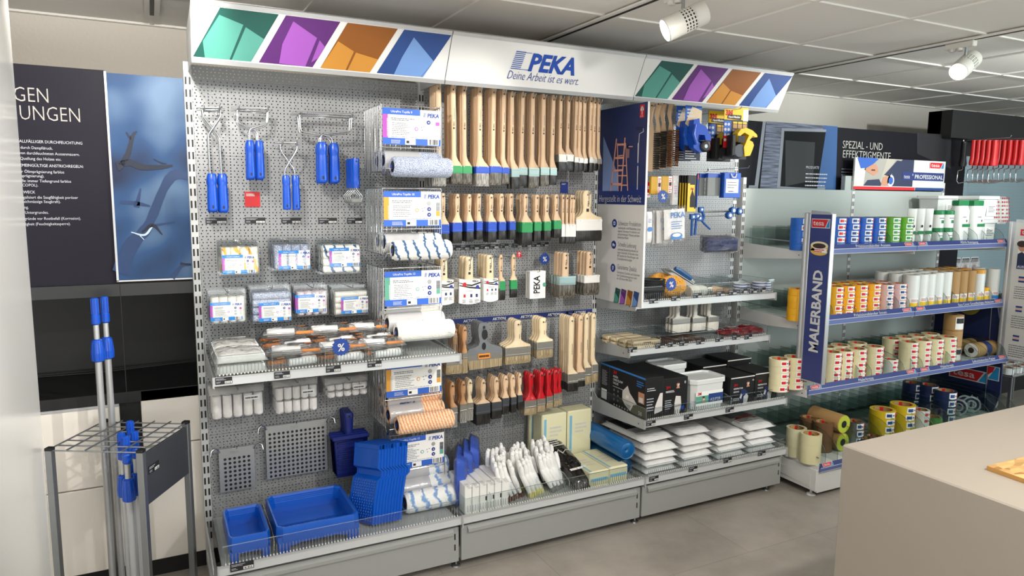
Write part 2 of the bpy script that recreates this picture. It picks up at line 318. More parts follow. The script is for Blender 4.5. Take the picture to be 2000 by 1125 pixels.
def thing(name, label, cat, loc=(0, 0, 0), rz=0, group=None):
    o = bpy.data.objects.new(name, None); COL.objects.link(o); o.location = loc; o.rotation_euler = (0, 0, rz); o.empty_display_size = .05
    return tag(o, label, cat, group)
def kids(o): return [c for c in bpy.data.objects if c.parent == o]
_kid = {}
def proto_kids(o):
    if o.name not in _kid: _kid[o.name] = [(c, [(g, None) for g in kids(c)]) for c in kids(o)]
    return _kid[o.name]
def dup(root, loc, rot, label, group=None):
    r = root.copy(); COL.objects.link(r); r.location = loc; r.rotation_euler = rot; r['label'] = label
    if group: r['group'] = group
    for c, gs in proto_kids(root):
        k = c.copy(); COL.objects.link(k); k.parent = r
        for g, _ in gs: q = g.copy(); COL.objects.link(q); q.parent = k
    return r
class Kind:
    """first call places the prototype itself, later calls copy it with its parts"""
    def __init__(s, make): s.make = make; s.p = None
    def put(s, loc, rot, label, group=None):
        if s.p is None:
            s.p = s.make(); proto_kids(s.p); s.p.location = loc; s.p.rotation_euler = rot; s.p['label'] = label
            if group: s.p['group'] = group
            return s.p
        return dup(s.p, loc, rot, label, group)
ORD = ['first', 'second', 'third', 'fourth', 'fifth', 'sixth', 'seventh', 'eighth', 'ninth', 'tenth', 'eleventh', 'twelfth', 'thirteenth', 'fourteenth', 'fifteenth', 'sixteenth', 'seventeenth', 'eighteenth', 'nineteenth', 'twentieth']
def struct(name, mb): return tag(mb.build(name), kind='structure')
X3, Y3, Z3 = Vector((1, 0, 0)), Vector((0, 1, 0)), Vector((0, 0, 1))
def lines(mb, o, xd, yd, w, h, n, m, seed=1, fill=.5, ragged=.35):
    """block of fine print too small to read: n rows of short strokes"""
    r = random.Random(seed); o, xd, yd = Vector(o), Vector(xd), Vector(yd); lh = h/n
    for i in range(n):
        y = -(i+1)*lh; x = 0; end = w*(1-ragged*r.random())
        while x < end:
            k = min(end-x, r.uniform(.03, .11)*w)
            mb.poly([tuple(o+xd*a+yd*b) for a, b in ((x, y), (x+k, y), (x+k, y+lh*fill), (x, y+lh*fill))], m); x += k+.018*w
def rect(mb, o, xd, yd, x0, x1, y0, y1, m):
    o, xd, yd = Vector(o), Vector(xd), Vector(yd)
    return mb.poly([tuple(o+xd*a+yd*b) for a, b in ((x0, y0), (x1, y0), (x1, y1), (x0, y1))], m)
def barcode(mb, o, xd, yd, w, h, seed=1, m='print_black'):
    r = random.Random(seed); x = 0
    while x < w:
        k = r.choice((.03, .05, .08))*w
        rect(mb, o, xd, yd, x, min(w, x+k), 0, h, m); x += k+r.choice((.03, .05, .09))*w
def tag_mesh(mb, o, xd=X3, yd=Z3, w=.06, h=.026, seed=1):
    """black price label with white print and a white barcode field; o = lower left corner"""
    o, xd, yd = Vector(o), Vector(xd), Vector(yd); nn = xd.cross(yd).normalized()
    mb.prism([tuple(o), tuple(o+xd*w), tuple(o+xd*w+yd*h), tuple(o+yd*h)][::-1], tuple(nn*.0012), 'tag_black')
    p = o+nn*.0018
    rect(mb, p, xd, yd, w*.55, w*.97, h*.08, h*.42, 'paper'); barcode(mb, p+nn*.0004+xd*w*.58+yd*h*.12, xd, yd, w*.36, h*.24, seed)
    lines(mb, p+xd*w*.05+yd*h*.95, xd, yd, w*.6, h*.32, 2, 'light_text', seed, .4); lines(mb, p+xd*w*.05+yd*h*.5, xd, yd, w*.28, h*.3, 2, 'light_text', seed+5, .35)
def peka_logo(mb, o, xd, yd, h, m='peka_blue', stripes=True):
    """stripe block and heavy slanted letters; o = lower left, h = letter height"""
    o, xd, yd = Vector(o), Vector(xd), Vector(yd)
    mb.text('PEKA', h*1.37, o+xd*(h*1.08 if stripes else 0), m, xd, yd, bold=.035, shear=.12, width=h*3.15)
    if stripes:
        for i in range(10):
            y = h*(i/9.4); sh = .12*y*1.3
            rect(mb, o, xd, yd, sh, sh+h*(.62-.0*i), y, y+h*.045, m)
        for y in (0, h*.95): rect(mb, o, xd, yd, .12*y*1.3, h*1.15, y, y+h*.03, m)
def tesa_logo(mb, o, xd, yd, w, h):
    o, xd, yd = Vector(o), Vector(xd), Vector(yd); n = xd.cross(yd).normalized()
    rect(mb, o, xd, yd, 0, w, 0, h, 'sign_white'); p = o+n*.0006
    mb.poly([tuple(p+xd*a*w+yd*b*h) for a, b in ((.03, .08), (.74, .08), (.9, .92), (.03, .92))], 'tesa_red')
    mb.poly([tuple(p+xd*a*w+yd*b*h) for a, b in ((.78, .08), (.97, .08), (.97, .92), (.94, .92))], 'tesa_cyan')
    mb.text('tesa', h*.78, p+n*.0006+xd*w*.1+yd*h*.28, 'sign_white', xd, yd, bold=.012, width=w*.58)
def star_badge(label, c, r=.034, yaw=0, group='round blue percent discount badges'):
    """blue zigzag-edged discount badge with a white percent sign, facing the shop"""
    t = thing('discount_badge', label, 'badge', c, yaw, group); d = MB(); P = []
    for i in range(32):
        q = 2*PI*i/32; k = r if i % 2 == 0 else r*.86
        P.append((k*math.cos(q), -.004, k*math.sin(q)))
    d.prism(P[::-1], (0, .003, 0), 'badge_blue'); d.build('disc', t)
    s = MB(); s.text('%', r*1.15, (0, -.0062, -r*.42), 'sign_white', bold=.02, align='c'); s.build('percent_sign', t); return t
# ------------------------------------------------------------ the room
b = MB(); b.box(-4, 11, -7, 1.2, -.1, 0, 'floor'); 
def floor_mat():
    m, n, l, p = _new('floor'); g = n.new('ShaderNodeTexCoord'); nz = n.new('ShaderNodeTexNoise'); nz.inputs['Scale'].default_value = 1.6; nz.inputs['Detail'].default_value = 8; nz.inputs['Roughness'].default_value = .62; l.new(g.outputs['Object'], nz.inputs['Vector'])
    rp = n.new('ShaderNodeValToRGB'); rp.color_ramp.elements[0].position = .3; rp.color_ramp.elements[1].position = .72; rp.color_ramp.elements[0].color = srgb('#8d867d'); rp.color_ramp.elements[1].color = srgb('#b8b1a7'); l.new(nz.outputs['Fac'], rp.inputs[0])
    br = n.new('ShaderNodeTexBrick'); br.inputs['Scale'].default_value = 1; br.inputs['Brick Width'].default_value = .92; br.inputs['Row Height'].default_value = .46; br.inputs['Mortar Size'].default_value = .0018; br.inputs['Color1'].default_value = (1, 1, 1, 1); br.inputs['Color2'].default_value = (.94, .94, .94, 1); br.inputs['Mortar'].default_value = (.7, .7, .7, 1); l.new(g.outputs['Object'], br.inputs['Vector'])
    mx = n.new('ShaderNodeMix'); mx.data_type = 'RGBA'; mx.blend_type = 'MULTIPLY'; mx.inputs[0].default_value = 1; l.new(rp.outputs[0], mx.inputs[6]); l.new(br.outputs['Color'], mx.inputs[7]); l.new(mx.outputs[2], p.inputs['Base Color']); p.inputs['Roughness'].default_value = .45
floor_mat(); struct('floor', b)
CZ = 2.5; CX0, CY0, CT = 3.64, -.405, .625
b = MB(); b.box(-4, 11, -7, 1.2, CZ+.004, CZ+.1, 'ceiling_tile')
i = -12
while CX0+i*CT < 11:
    x = CX0+i*CT; i += 1
    if x > -4: b.box(x-.009, x+.009, -7, .845, CZ-.004, CZ+.006, 'tbar')
i = -10
while CY0+i*CT < .84:
    y = CY0+i*CT; i += 1
    b.box(-4, 11, y-.009, y+.009, CZ-.0035, CZ+.006, 'tbar')
b.box(-4, 11, .815, .845, CZ-.006, CZ+.006, 'tbar'); struct('ceiling', b)
b = MB(); b.box(-4, 11, .845, .95, 0, CZ, 'plaster'); struct('wall_back', b)
b = MB(); b.box(-4.1, -4, -7, 1.2, 0, CZ, 'plaster'); struct('wall_left', b)
# ceiling tracks with track spots
for k, x in enumerate((-.11, 1.765, 3.64)):
    t = thing('ceiling_track', ('white lighting track in the ceiling above left end of shelving', 'dark lighting track in the ceiling carrying the spot above the middle sign', 'lighting track in the ceiling carrying the bright lit spot on the right')[k], 'lighting track', (x, 0, CZ), 0, 'lighting tracks')
    y1 = (.62, .52, .4)[k]
    d = MB(); d.box(-.032, .032, -6, y1, -.012, -.004, 'tbar'); d.build('profile', t)
    d = MB(); d.box(-.010, .008, -6, y1-.06, -.0135, -.0125, 'black'); d.build('slot', t)
def spot_lamp(label, loc, ax, lit):
    """cylinder track spot; loc = hinge on track, ax = direction the light face points"""
    t = thing('track_spot', label, 'spotlight', loc, 0, 'ceiling spotlights'); ax = Vector(ax).normalized()
    d = MB(); d.box(-.018, .018, -.075, .075, -.032, -.002, 'lamp_white', .004); d.lathe([(.012, -.045), (.018, -.04), (.018, -.03)], 'lamp_white', 12); d.M = Tr(0, .04, 0); d.lathe([(.012, -.045), (.018, -.04), (.018, -.03)], 'lamp_white', 12, caps=True); d.build('adapter', t)
    d = MB(); d.tube([(0, -.03, -.03), (0, -.03, -.09)], .007, 'steel', 8); d.build('stem', t)
    up = Vector((0, 0, 1)); xx = ax.cross(up).normalized(); yy = ax.cross(xx); c = Vector((0, -.03, -.125))
    m4 = basis(xx, yy, ax, c); R_ = .047
    d = MB(); d.M = m4
    d.lathe([(0, -.10), (R_*.9, -.10), (R_, -.092), (R_, -.045)], 'lamp_white', 28); d.lathe([(R_, .01), (R_, .075), (R_*.92, .078), (R_*.9, .06), (0, .058)], 'lamp_white', 28); d.build('housing', t)
    d = MB(); d.M = m4; d.lathe([(R_*.93, -.05), (R_*.93, .015)], 'grille', 28)
    for z in (-.045, -.032, -.019, -.006, .007): d.lathe([(R_*.94, z-.003), (R_*1.0, z-.003), (R_*1.0, z+.003), (R_*.94, z+.003)], 'lamp_white', 28)
    for i in range(20):
        q = 2*PI*i/20; cx, cy = math.cos(q)*R_*.97, math.sin(q)*R_*.97; tx, ty = -math.sin(q)*.0028, math.cos(q)*.0028
        d.prism([(cx-tx, cy-ty, -.05), (cx+tx, cy+ty, -.05), (cx+tx*1, cy+ty*1, .012), (cx-tx, cy-ty, .012)], (math.cos(q)*.0014, math.sin(q)*.0014, 0), 'lamp_white')
    d.build('vent_grille', t)
    d = MB(); d.M = m4; d.disc((0, 0, .072), R_*.88, (1, 0, 0), (0, 1, 0), 'lamp_glow' if lit else 'lamp_white', 28); d.build('lens', t); return t
spot_lamp('white track spot above the middle sign, its face turned away', (1.765, -.90, 2.488), (-.80, .35, -.42), True)
spot_lamp('white track spot at right with a brightly glowing face', (3.64, -.895, 2.488), (-.85, -.12, -.48), True)

# display wall behind the shelving: poster panels, niche, cabinets
YP = .07
t = thing('wall_poster', 'dark wall panel with large white lettering above the left niche', 'poster', (-.6, YP, 1.3))
d = MB(); x1 = at(218, 350, Y=YP).x; d.box(-1.5, x1+.6, 0, .02, .0, .85, 'navy_panel'); 
mat('navy_panel', '#1d1b27', .6, spec=.25); d.build('panel', t)
d = MB()
def ptext(s, px, py, size, bold=0, mt='light_text'):
    p = at(px, py, Y=YP-.002)-Vector((-.6, YP, 1.3)); d.text(s, size, p, mt, bold=bold)
def ptext_r(s, px, py, size, bold=0, mt='light_text'):
    p = at(px, py, Y=YP-.002)-Vector((-.6, YP, 1.3)); d.text(s, size, p, mt, bold=bold, align='r', width=glyphs(s, bold)[2]*size*(.74 if size > .05 else .86))
mat('poster_text', '#bbb7b2', .6)
ptext_r('GEN', 95, 201, .079, -.012, 'poster_text')
ptext_r('UNGEN', 157, 239, .079, -.012, 'poster_text')
for s, px, py, sz, bo in (('G ALLFÄLLIGER DURCHFEUCHTUNG', 161, 282.5, .0155, .004), ('hr durch Dampfdruck.', 103, 292.5, .0155, 0), ('st von durchfeuchteten Aussenmauern.', 155.5, 304.5, .0155, 0), ('h Quellung des Holzes etc.', 120, 314, .0155, 0), ('GEMEINGÜLTIGE ANSTRICHREGELN:', 163, 328, .0155, .004), ('mer Ölimprägnierung farblos', 125.5, 339, .0155, 0), ('mprägnierung).', 86.5, 346.5, .0155, 0), ('offe: immer Tiefengrund farblos', 139, 357, .0155, 0), ('UCOPOL).', 74.5, 364.5, .0155, 0), ('ZWECK', 69, 378, .0155, .004), ('egalisiert die Saugfähigkeit poröser', 152.5, 388.5, .0155, 0), ('leichmässige Saugkraft).', 118.5, 396.5, .0155, 0), ('ng.', 56, 407.5, .0155, 0), ('s Untergrundes.', 95, 417.5, .0155, 0), ('ergründe vor Rostbefall (Korrosion).', 158, 429, .0155, 0), ('htigkeit (Feuchtigkeitssperre).', 138, 439.5, .0155, 0)):
    ptext_r(s, px, py, sz, bo)
d.build('lettering', t)
def photo_mat():
    m, n, l, p = _new('photo_blue'); g = n.new('ShaderNodeTexCoord'); nz = n.new('ShaderNodeTexNoise'); nz.inputs['Scale'].default_value = 3.2; nz.inputs['Detail'].default_value = 1.5; l.new(g.outputs['Object'], nz.inputs['Vector'])
    rp = n.new('ShaderNodeValToRGB'); e = rp.color_ramp.elements; e[0].position = .36; e[0].color = srgb('#081d40'); e[1].position = .66; e[1].color = srgb('#6884a4'); k = e.new(.5); k.color = srgb('#1f4877'); l.new(nz.outputs['Fac'], rp.inputs[0]); l.new(rp.outputs[0], p.inputs['Base Color']); p.inputs['Roughness'].default_value = .6
photo_mat()
t = thing('wall_poster', 'blue photo panel of blurred frosty branches beside the shelving', 'poster', (x1, YP, 1.3))
xe = .2
d = MB(); d.box(.004, xe-x1, -.012, -.002, .015, .84, 'photo_blue'); d.build('panel', t)
d = MB(); d.box(-.004, .004, -.014, -.001, .01, .845, 'alu'); d.box(-.004, xe-x1, -.014, -.001, .008, .014, 'alu'); d.build('edge_trim', t)
mat('branch_dark', '#101a30', .5); mat('branch_soft', '#1d3a66', .5); mat('branch_pale', '#c9dcec', .5)
d = MB()
def branch(pts, ws, m, k=0):
    """printed branch: a smooth tapering outline with slightly knotty edges"""
    q = [Vector((x, y, w)) for (x, y), w in zip(pts, ws)]; q = [q[0]*2-q[1]]+q+[q[-1]*2-q[-2]]; C_ = []
    for i in range(1, len(q)-2):
        for j in range(8):
            u = j/8; p0, p1, p2, p3 = q[i-1:i+3]; C_.append(.5*((2*p1)+(p2-p0)*u+(2*p0-5*p1+4*p2-p3)*u*u+(3*p1-p0-3*p2+p3)*u**3))
    C_.append(q[-2]); A, B = [], []
    for i, c in enumerate(C_):
        e, f = C_[max(0, i-1)], C_[min(len(C_)-1, i+1)]; n2 = Vector((-(f.y-e.y), f.x-e.x)).normalized(); w = max(.8, c.z)*.75*(1+.22*mnoise.noise((i*.45, c.x*.05, k)))
        for L_, sg in ((A, 1), (B, -1)): L_.append(tuple(at((c.x+n2.x*w*sg)/1.875, (c.y+n2.y*w*sg)/1.875, Y=YP-.0135-k*.0006)-Vector((x1, YP, 1.3))))
    for i in range(len(A)-1): d.poly([A[i], A[i+1], B[i+1], B[i]], m)
branch([(440, 1000), (480, 900), (540, 830), (600, 690), (640, 640), (690, 650)], [40, 36, 24, 22, 26, 14], 'branch_soft', 0)
branch([(440, 740), (500, 745), (550, 755)], [8, 10, 4], 'branch_soft', 0); branch([(500, 760), (515, 690)], [14, 4], 'branch_soft', 0)
branch([(428, 610), (470, 595), (520, 612), (590, 612), (632, 606)], [22, 16, 14, 10, 5], 'branch_dark', 1)
branch([(445, 605), (470, 560), (485, 500), (500, 480)], [16, 13, 9, 3], 'branch_dark', 1); branch([(480, 510), (462, 484)], [6, 3], 'branch_dark', 1)
branch([(562, 582), (590, 596), (610, 600)], [2, 3, 3], 'branch_dark', 1); branch([(545, 830), (640, 812)], [8, 3], 'branch_soft', 1)
branch([(520, 850), (560, 825), (595, 860)], [5, 8, 2], 'branch_dark', 2); branch([(560, 825), (530, 860), (480, 850)], [5, 5, 2], 'branch_pale', 2); branch([(505, 855), (528, 878)], [2, 1.5], 'branch_pale', 2)
branch([(630, 1018), (665, 975), (700, 968)], [14, 8, 6], 'branch_soft', 1); branch([(660, 965), (700, 970)], [6, 3], 'branch_dark', 2)
d.build('branch_picture', t)
# anthracite lip, niche and cabinets (one built-in cabinet run)
t = thing('niche_cabinet', 'white cabinet run with a black open niche below the wall posters', 'cabinet', (-.3, .05, 0))
zf = .846; L, Rr = -1.6, .55
d = MB(); d.box(L, Rr, .0, .47, 1.25, 1.3, 'anthracite'); d.box(L, Rr, .46, .5, .8, 1.3, 'black'); d.box(L, Rr, 0, .47, .80, zf, 'black'); 
for x in (at(240, 650, Y=.05).x+.3,): d.box(x-.0015, x+.0015, -.001, .02, .79, 1.3, 'black')
d.build('niche', t)
d = MB(); d.tube([(-.6, .40, zf+.012), (-.1, .38, zf+.010), (.15, .40, zf+.014), (.34, .41, zf+.02)], .004, 'black', 6); d.build('cable', t)
xs = at(233, 800, Y=.05).x+.3; xt = at(274, 770, Y=.05).x+.3
d = MB(); d.box(L, Rr, .03, .47, 0, .80, 'black'); d.build('carcass', t)
for (a, c, z0, z1) in ((L, xs, .455, .79), (L, xs, .085, .45), (xt, Rr, .60, .845), (xt, Rr, .085, .595)):
    d = MB(); d.box(a, c, 0, .022, z0, z1, 'cabinet_white', .003); d.build('door', t)
d = MB(); d.box(L, xs, -.004, .0, .79, .80, 'alu'); d.build('grip_strip', t)
# white glossy partition at the far left
t = MB(); t.box(-.6, -.545, -2.2, -.30, 0, 2.49, 'gloss_white', .002); mat('gloss_white', '#f1f0ec', .15, spec=.5)
tag(t.build('partition_panel'), 'glossy white upright panel cut by the left edge of the photo', 'panel')
# dark posters continuing behind the shelving and above the tape shelves
t = thing('wall_poster', 'dark wide poster with SPEZIAL lettering behind the tape shelves', 'poster', (.2, YP, 1.3))
d = MB(); d.box(0, 5.2, 0, .02, -.5, .85, 'navy_dark2'); mat('navy_dark2', '#0d0d16', .6, spec=.2); d.build('panel', t)
def wp(px, py, k=1): return at(px, py, Y=YP-.001*k)-Vector((.2, YP, 1.3))
def quad(d, pts, m, k=1): d.poly([tuple(wp(x, y, k)) for x, y in pts], m)
def slats():
    m, n, l, p = _new('slats'); g = n.new('ShaderNodeTexCoord'); mp = n.new('ShaderNodeMapping'); mp.inputs['Scale'].default_value = (6, 1, 160); l.new(g.outputs['Object'], mp.inputs[0]); nz = n.new('ShaderNodeTexNoise'); nz.inputs['Scale'].default_value = 1; nz.inputs['Detail'].default_value = 4; l.new(mp.outputs[0], nz.inputs['Vector'])
    rp = n.new('ShaderNodeValToRGB'); rp.color_ramp.elements[0].position = .4; rp.color_ramp.elements[1].position = .6; rp.color_ramp.elements[0].color = srgb('#3b4152'); rp.color_ramp.elements[1].color = srgb('#8088a0'); l.new(nz.outputs['Fac'], rp.inputs[0]); l.new(rp.outputs[0], p.inputs['Base Color'])
slats(); mat('photo_frame', '#8d929c', .5); mat('photo_glass', '#08090d', .6, spec=.2); mat('photo_blue2', '#27568f', .5); mat('photo_dim', '#191a20', .6); mat('photo_grey', '#17181d', .6, spec=.2)
d = MB(); quad(d, [(1440, 236), (1478, 237), (1462, 370), (1440, 370)], 'photo_grey'); quad(d, [(1490, 237), (1496, 237), (1480, 371), (1461, 371), (1463, 362), (1474, 362)], 'photo_frame', 2)
quad(d, [(1497, 237), (1613, 245), (1607, 374), (1484, 371)], 'slats', 1.5); quad(d, [(1610, 245), (1636, 247), (1632, 375), (1580, 373), (1604, 262)], 'photo_blue2', 2)
quad(d, [(1527, 250), (1614, 253), (1613, 258), (1532, 256), (1524, 364), (1612, 366), (1611, 371), (1517, 369)], 'photo_frame', 2.5)
quad(d, [(1532, 256), (1613, 258), (1596, 368), (1524, 364)], 'photo_glass', 3); quad(d, [(1534, 274), (1592, 278), (1588, 352), (1534, 364)], 'black', 3.5)
quad(d, [(1791, 259), (1858, 264), (1857, 330), (1791, 300)], 'photo_dim', 1.5)
for (a, c) in (((1800, 268), (1850, 276)), ((1795, 285), (1850, 290)), ((1815, 262), (1840, 268))): quad(d, [(a[0], a[1]), (c[0], a[1]+3), (c[0], c[1]), (a[0], c[1]-3)], 'print_black', 2.5)
d.build('picture', t)
d = MB()
for s, px, py, w in (('SPEZIAL - UND', 1645, 289, (1723.5, 291)), ('EFFEKTPIGMENTE', 1645, 307.5, (1739, 311))):
    a = wp(px, py, 4); c = wp(w[0], w[1], 4); d.text(s, .072, a, 'poster_text', width=(c-a).x, bold=-.006)
d.text('PRODUKTE', .024, wp(1574, 329, 4.5), 'light_text')
lines(d, wp(1574, 333, 4.5), X3, Z3, .22, .10, 4, 'light_text', 8, .3, .3)
lines(d, wp(1644, 325, 4), X3, Z3, .17, .1, 5, 'grey_text', 4, .3); d.build('lettering', t)
# ------------------------------------------------------------ grey perforated shelving run: three 1 m bays
root = thing('perforated_shelving', 'long grey perforated steel shelving run carrying the painting tools', 'shelving')
for i in range(4):
    d = MB(); d.box(i-.015, i+.015, .0, .055, .03, 2.2, 'upright_grey', .001)
    for k in range(40):
        for sx in (-.0075, .0075):
            z = .16+.05*k; d.box(i+sx-.0035, i+sx+.0035, -.0006, .01, z, z+.03, 'black')
    d.build('upright', root)
    d = MB(); d.box(i-.015, i+.015, -.44, 0, .045, .10, 'upright_grey', .002); d.build('foot_beam', root)
    for yy in (-.42,):
        d = MB(); d.M = Tr(i if i not in (0, 3) else i+(.02 if i == 0 else -.06), yy, 0); d.lathe([(0, 0), (.022, 0), (.02, .006), (.006, .01), (.006, .045)], 'steel', 16); d.build('levelling_foot', root)
for i in range(3):
    for k in range(5):
        z0 = .228+.4*k; z1 = min(z0+.399, 2.19)
        d = MB(); d.box(i+.0155, i+.9845, .002, .004, z0, z1, 'peg'); d.build('perforated_panel', root)
    # base shelf, price rail, plinth with handle lip
    d = MB(); d.box(i+.016, i+.984, -.485, 0, .232, .25, 'shelf_grey', .001); d.build('base_shelf', root)
    d = MB(); d.prism([(i+.003, -.494, .266), (i+.003, -.492, .228), (i+.003, -.484, .228), (i+.003, -.484, .266)], (.994, 0, 0), 'rail'); d.box(i+.003, i+.997, -.497, -.493, .262, .268, 'alu'); d.build('price_rail', root)
    p = MB(); p.box(i+.006, i+.994, -.468, -.45, .045, .207, 'plinth_grey', .0015); pl = p.build('plinth', root)
    d = MB(); d.prism([(i+.035, -.469, .205), (i+.035, -.4815, .193), (i+.035, -.4815, .178), (i+.035, -.469, .182)], (.93, 0, 0), 'plinth_grey'); d.build('grip_lip', pl)
    d = MB()
    for x in (i+.975,):
        for z in (.10, .15): d.box(x-.003, x+.003, -.4688, -.46, z, z+.028, 'black')
    d.build('slots', pl)
for i, x in enumerate((.0, 1.0, 2.0, 3.0)):
    d = MB(); d.box(x-.003, x+.003, -.502, -.488, .215, .27, 'alu'); d.build('rail_joint', root)
# side brackets of the left base shelf, seen from the end
d = MB(); d.prism([(-.017, 0, .30), (-.017, -.48, .262), (-.017, -.48, .235), (-.017, 0, .16)], (.003, 0, 0), 'shelf_grey'); d.prism([(-.019, -.01, .285), (-.019, -.47, .256), (-.019, -.47, .25), (-.019, -.01, .275)], (.002, 0, 0), 'alu'); d.build('side_bracket', root)
d = MB(); d.prism([(3.014, 0, .30), (3.014, -.48, .262), (3.014, -.48, .235), (3.014, 0, .16)], (.003, 0, 0), 'shelf_grey'); d.build('side_bracket', root)

def fence(parent, xa, xb, y, z, h, name='front_fence', rib=.55, side=None):
    """clear ribbed front fence standing on a shelf lip"""
    d = MB(); d.box(xa, xb, y, y+.002, z, z+h, 'acrylic'); d.box(xa, xb, y-.0007, y+.0027, z+h-.0015, z+h, 'acrylic_edge')
    x = xa+.008
    while x < xb-.004:
        d.box(x, x+.0025, y-.0018, y, z+.012, z+h*rib, 'acrylic_edge'); d.box(x, x+.004, y-.0025, y+.001, z+.003, z+.009, 'lamp_white'); x += .0125
    d.build(name, parent)
def divider(parent, x, y0, y1, z, h, mt='acrylic'):
    d = MB(); d.prism([(x, y0, z), (x, y0, z+h*.8), (x, y0+.05, z+h), (x, y1, z+h), (x, y1, z)], (.002, 0, 0), mt)
    d.tube([(x+.001, y0, z), (x+.001, y0, z+h*.8), (x+.001, y0+.05, z+h), (x+.001, y1, z+h)], .0012, 'acrylic_edge', 4); d.build('divider', parent)
for i in range(3):
    h = (.078, .076, .056)[i]
    fence(root, i+.018, i+.982, -.489, .266, h)
    for x in {0: (.205,), 1: (.145, .275, .41, .555), 2: (.255, .51, .745)}[i]: divider(root, i+x, -.486, -.05, .252, h+.02)
    d = MB(); d.box(i+.016, i+.018, -.487, -.02, .25, .266+h, 'acrylic'); d.build('side_fence', root); d = MB(); d.box(i+.982, i+.984, -.487, -.02, .25, .266+h, 'acrylic'); d.build('side_fence', root)
def ptag(parent, px, py, y, w=.062, h=.027, seed=1, name='price_tag'):
    """price label whose lower left corner is at a measured point on the rail plane"""
    d = MB(); o = at(px, py, Y=y); tag_mesh(d, o, X3, Z3, w, h, seed); return d.build(name, parent)
for px, py in ((450, 1118), (1268, 941), (1345, 922), (1413, 905), (1480, 891)): ptag(root, px, py, -.4965, .058 if px > 1000 else .085, .025 if px > 1000 else .032, px)

def shelf(label, xa, xb, yf, zt, fh, divs, tags, rail_h=.033, br=(1, 1)):
    t = thing('steel_shelf', label, 'shelf', (0, 0, 0), 0, None)
    d = MB(); d.box(xa+.004, xb-.004, yf+.004, -.004, zt-.026, zt-.006, 'shelf_grey', .001); d.build('shelf_board', t)
    d = MB(); d.prism([(xa, yf, zt), (xa, yf-.001, zt-rail_h), (xa, yf+.006, zt-rail_h), (xa, yf+.006, zt)], (xb-xa, 0, 0), 'rail'); d.box(xa, xb, yf-.003, yf+.002, zt-.003, zt+.001, 'alu'); d.box(xb-.001, xb+.004, yf-.006, yf+.004, zt-rail_h-.012, zt+.002, 'alu'); d.box(xa-.004, xa+.001, yf-.006, yf+.004, zt-rail_h-.006, zt+.002, 'alu'); d.build('price_rail', t)
    for x in (xa, xb-.003):
        d = MB(); d.prism([(x, -.002, zt+.045), (x, -.05, zt+.01), (x, yf+.003, zt-.002), (x, yf+.003, zt-.045), (x, -.002, zt-.075)], (.003, 0, 0), 'shelf_grey'); d.box(x-.0008, x+.0038, yf+.05, yf+.056, zt-.03, zt-.024, 'black'); d.build('bracket', t)
    fence(t, xa+.012, xb-.012, yf+.004, zt+.001, fh)
    for x in (xa+.010, xb-.012):
        d = MB(); d.box(x, x+.002, yf+.004, -.03, zt, zt+fh, 'acrylic'); d.tube([(x+.001, yf+.004, zt+fh), (x+.001, -.03, zt+fh)], .0013, 'acrylic_edge', 4); d.tube([(x+.001, yf+.004, zt), (x+.001, yf+.004, zt+fh)], .0015, 'acrylic_edge', 4); d.build('side_fence', t)
    d = MB(); d.box(xa+.012, xb-.012, -.03, -.028, zt, zt+fh*.9, 'acrylic'); d.build('rear_fence', t)
    for x in divs: divider(t, x, yf+.006, -.03, zt, fh)
    for px, py in tags: ptag(t, px, py, yf-.0025, .058, .026, px)
    return t
SL = shelf('grey shelf with clear fences holding bagged mini rollers, left bay', .016, 1.0, -.47, .995, .078, (.225, .425, .60, .74), ((421, 752), (536, 740), (637, 728), (718, 718)))
SR1 = shelf('upper grey shelf of the right bay, with sponges and clear fence', 2.01, 2.99, -.36, 1.142, .075, (2.3, 2.5, 2.66, 2.8), ((1268, 593), (1311, 588), (1354, 582.5), (1399, 579), (1423, 576), (1444, 573), (1463, 573), (1480, 571)))
SR2 = shelf('middle grey shelf of the right bay, with wooden blocks and red packs', 2.0, 2.985, -.335, .893, .055, (2.2, 2.35, 2.6, 2.75), ((1226, 689), (1280, 681), (1304, 678), (1327, 676), (1360, 673), (1397, 668), (1430, 664), (1454, 663)))
SR3 = shelf('lower grey shelf of the right bay, with black mask boxes', 2.0, 2.99, -.48, .556, .06, (2.30, 2.58, 2.8), ((1262, 833), (1336, 820), (1417, 806)))

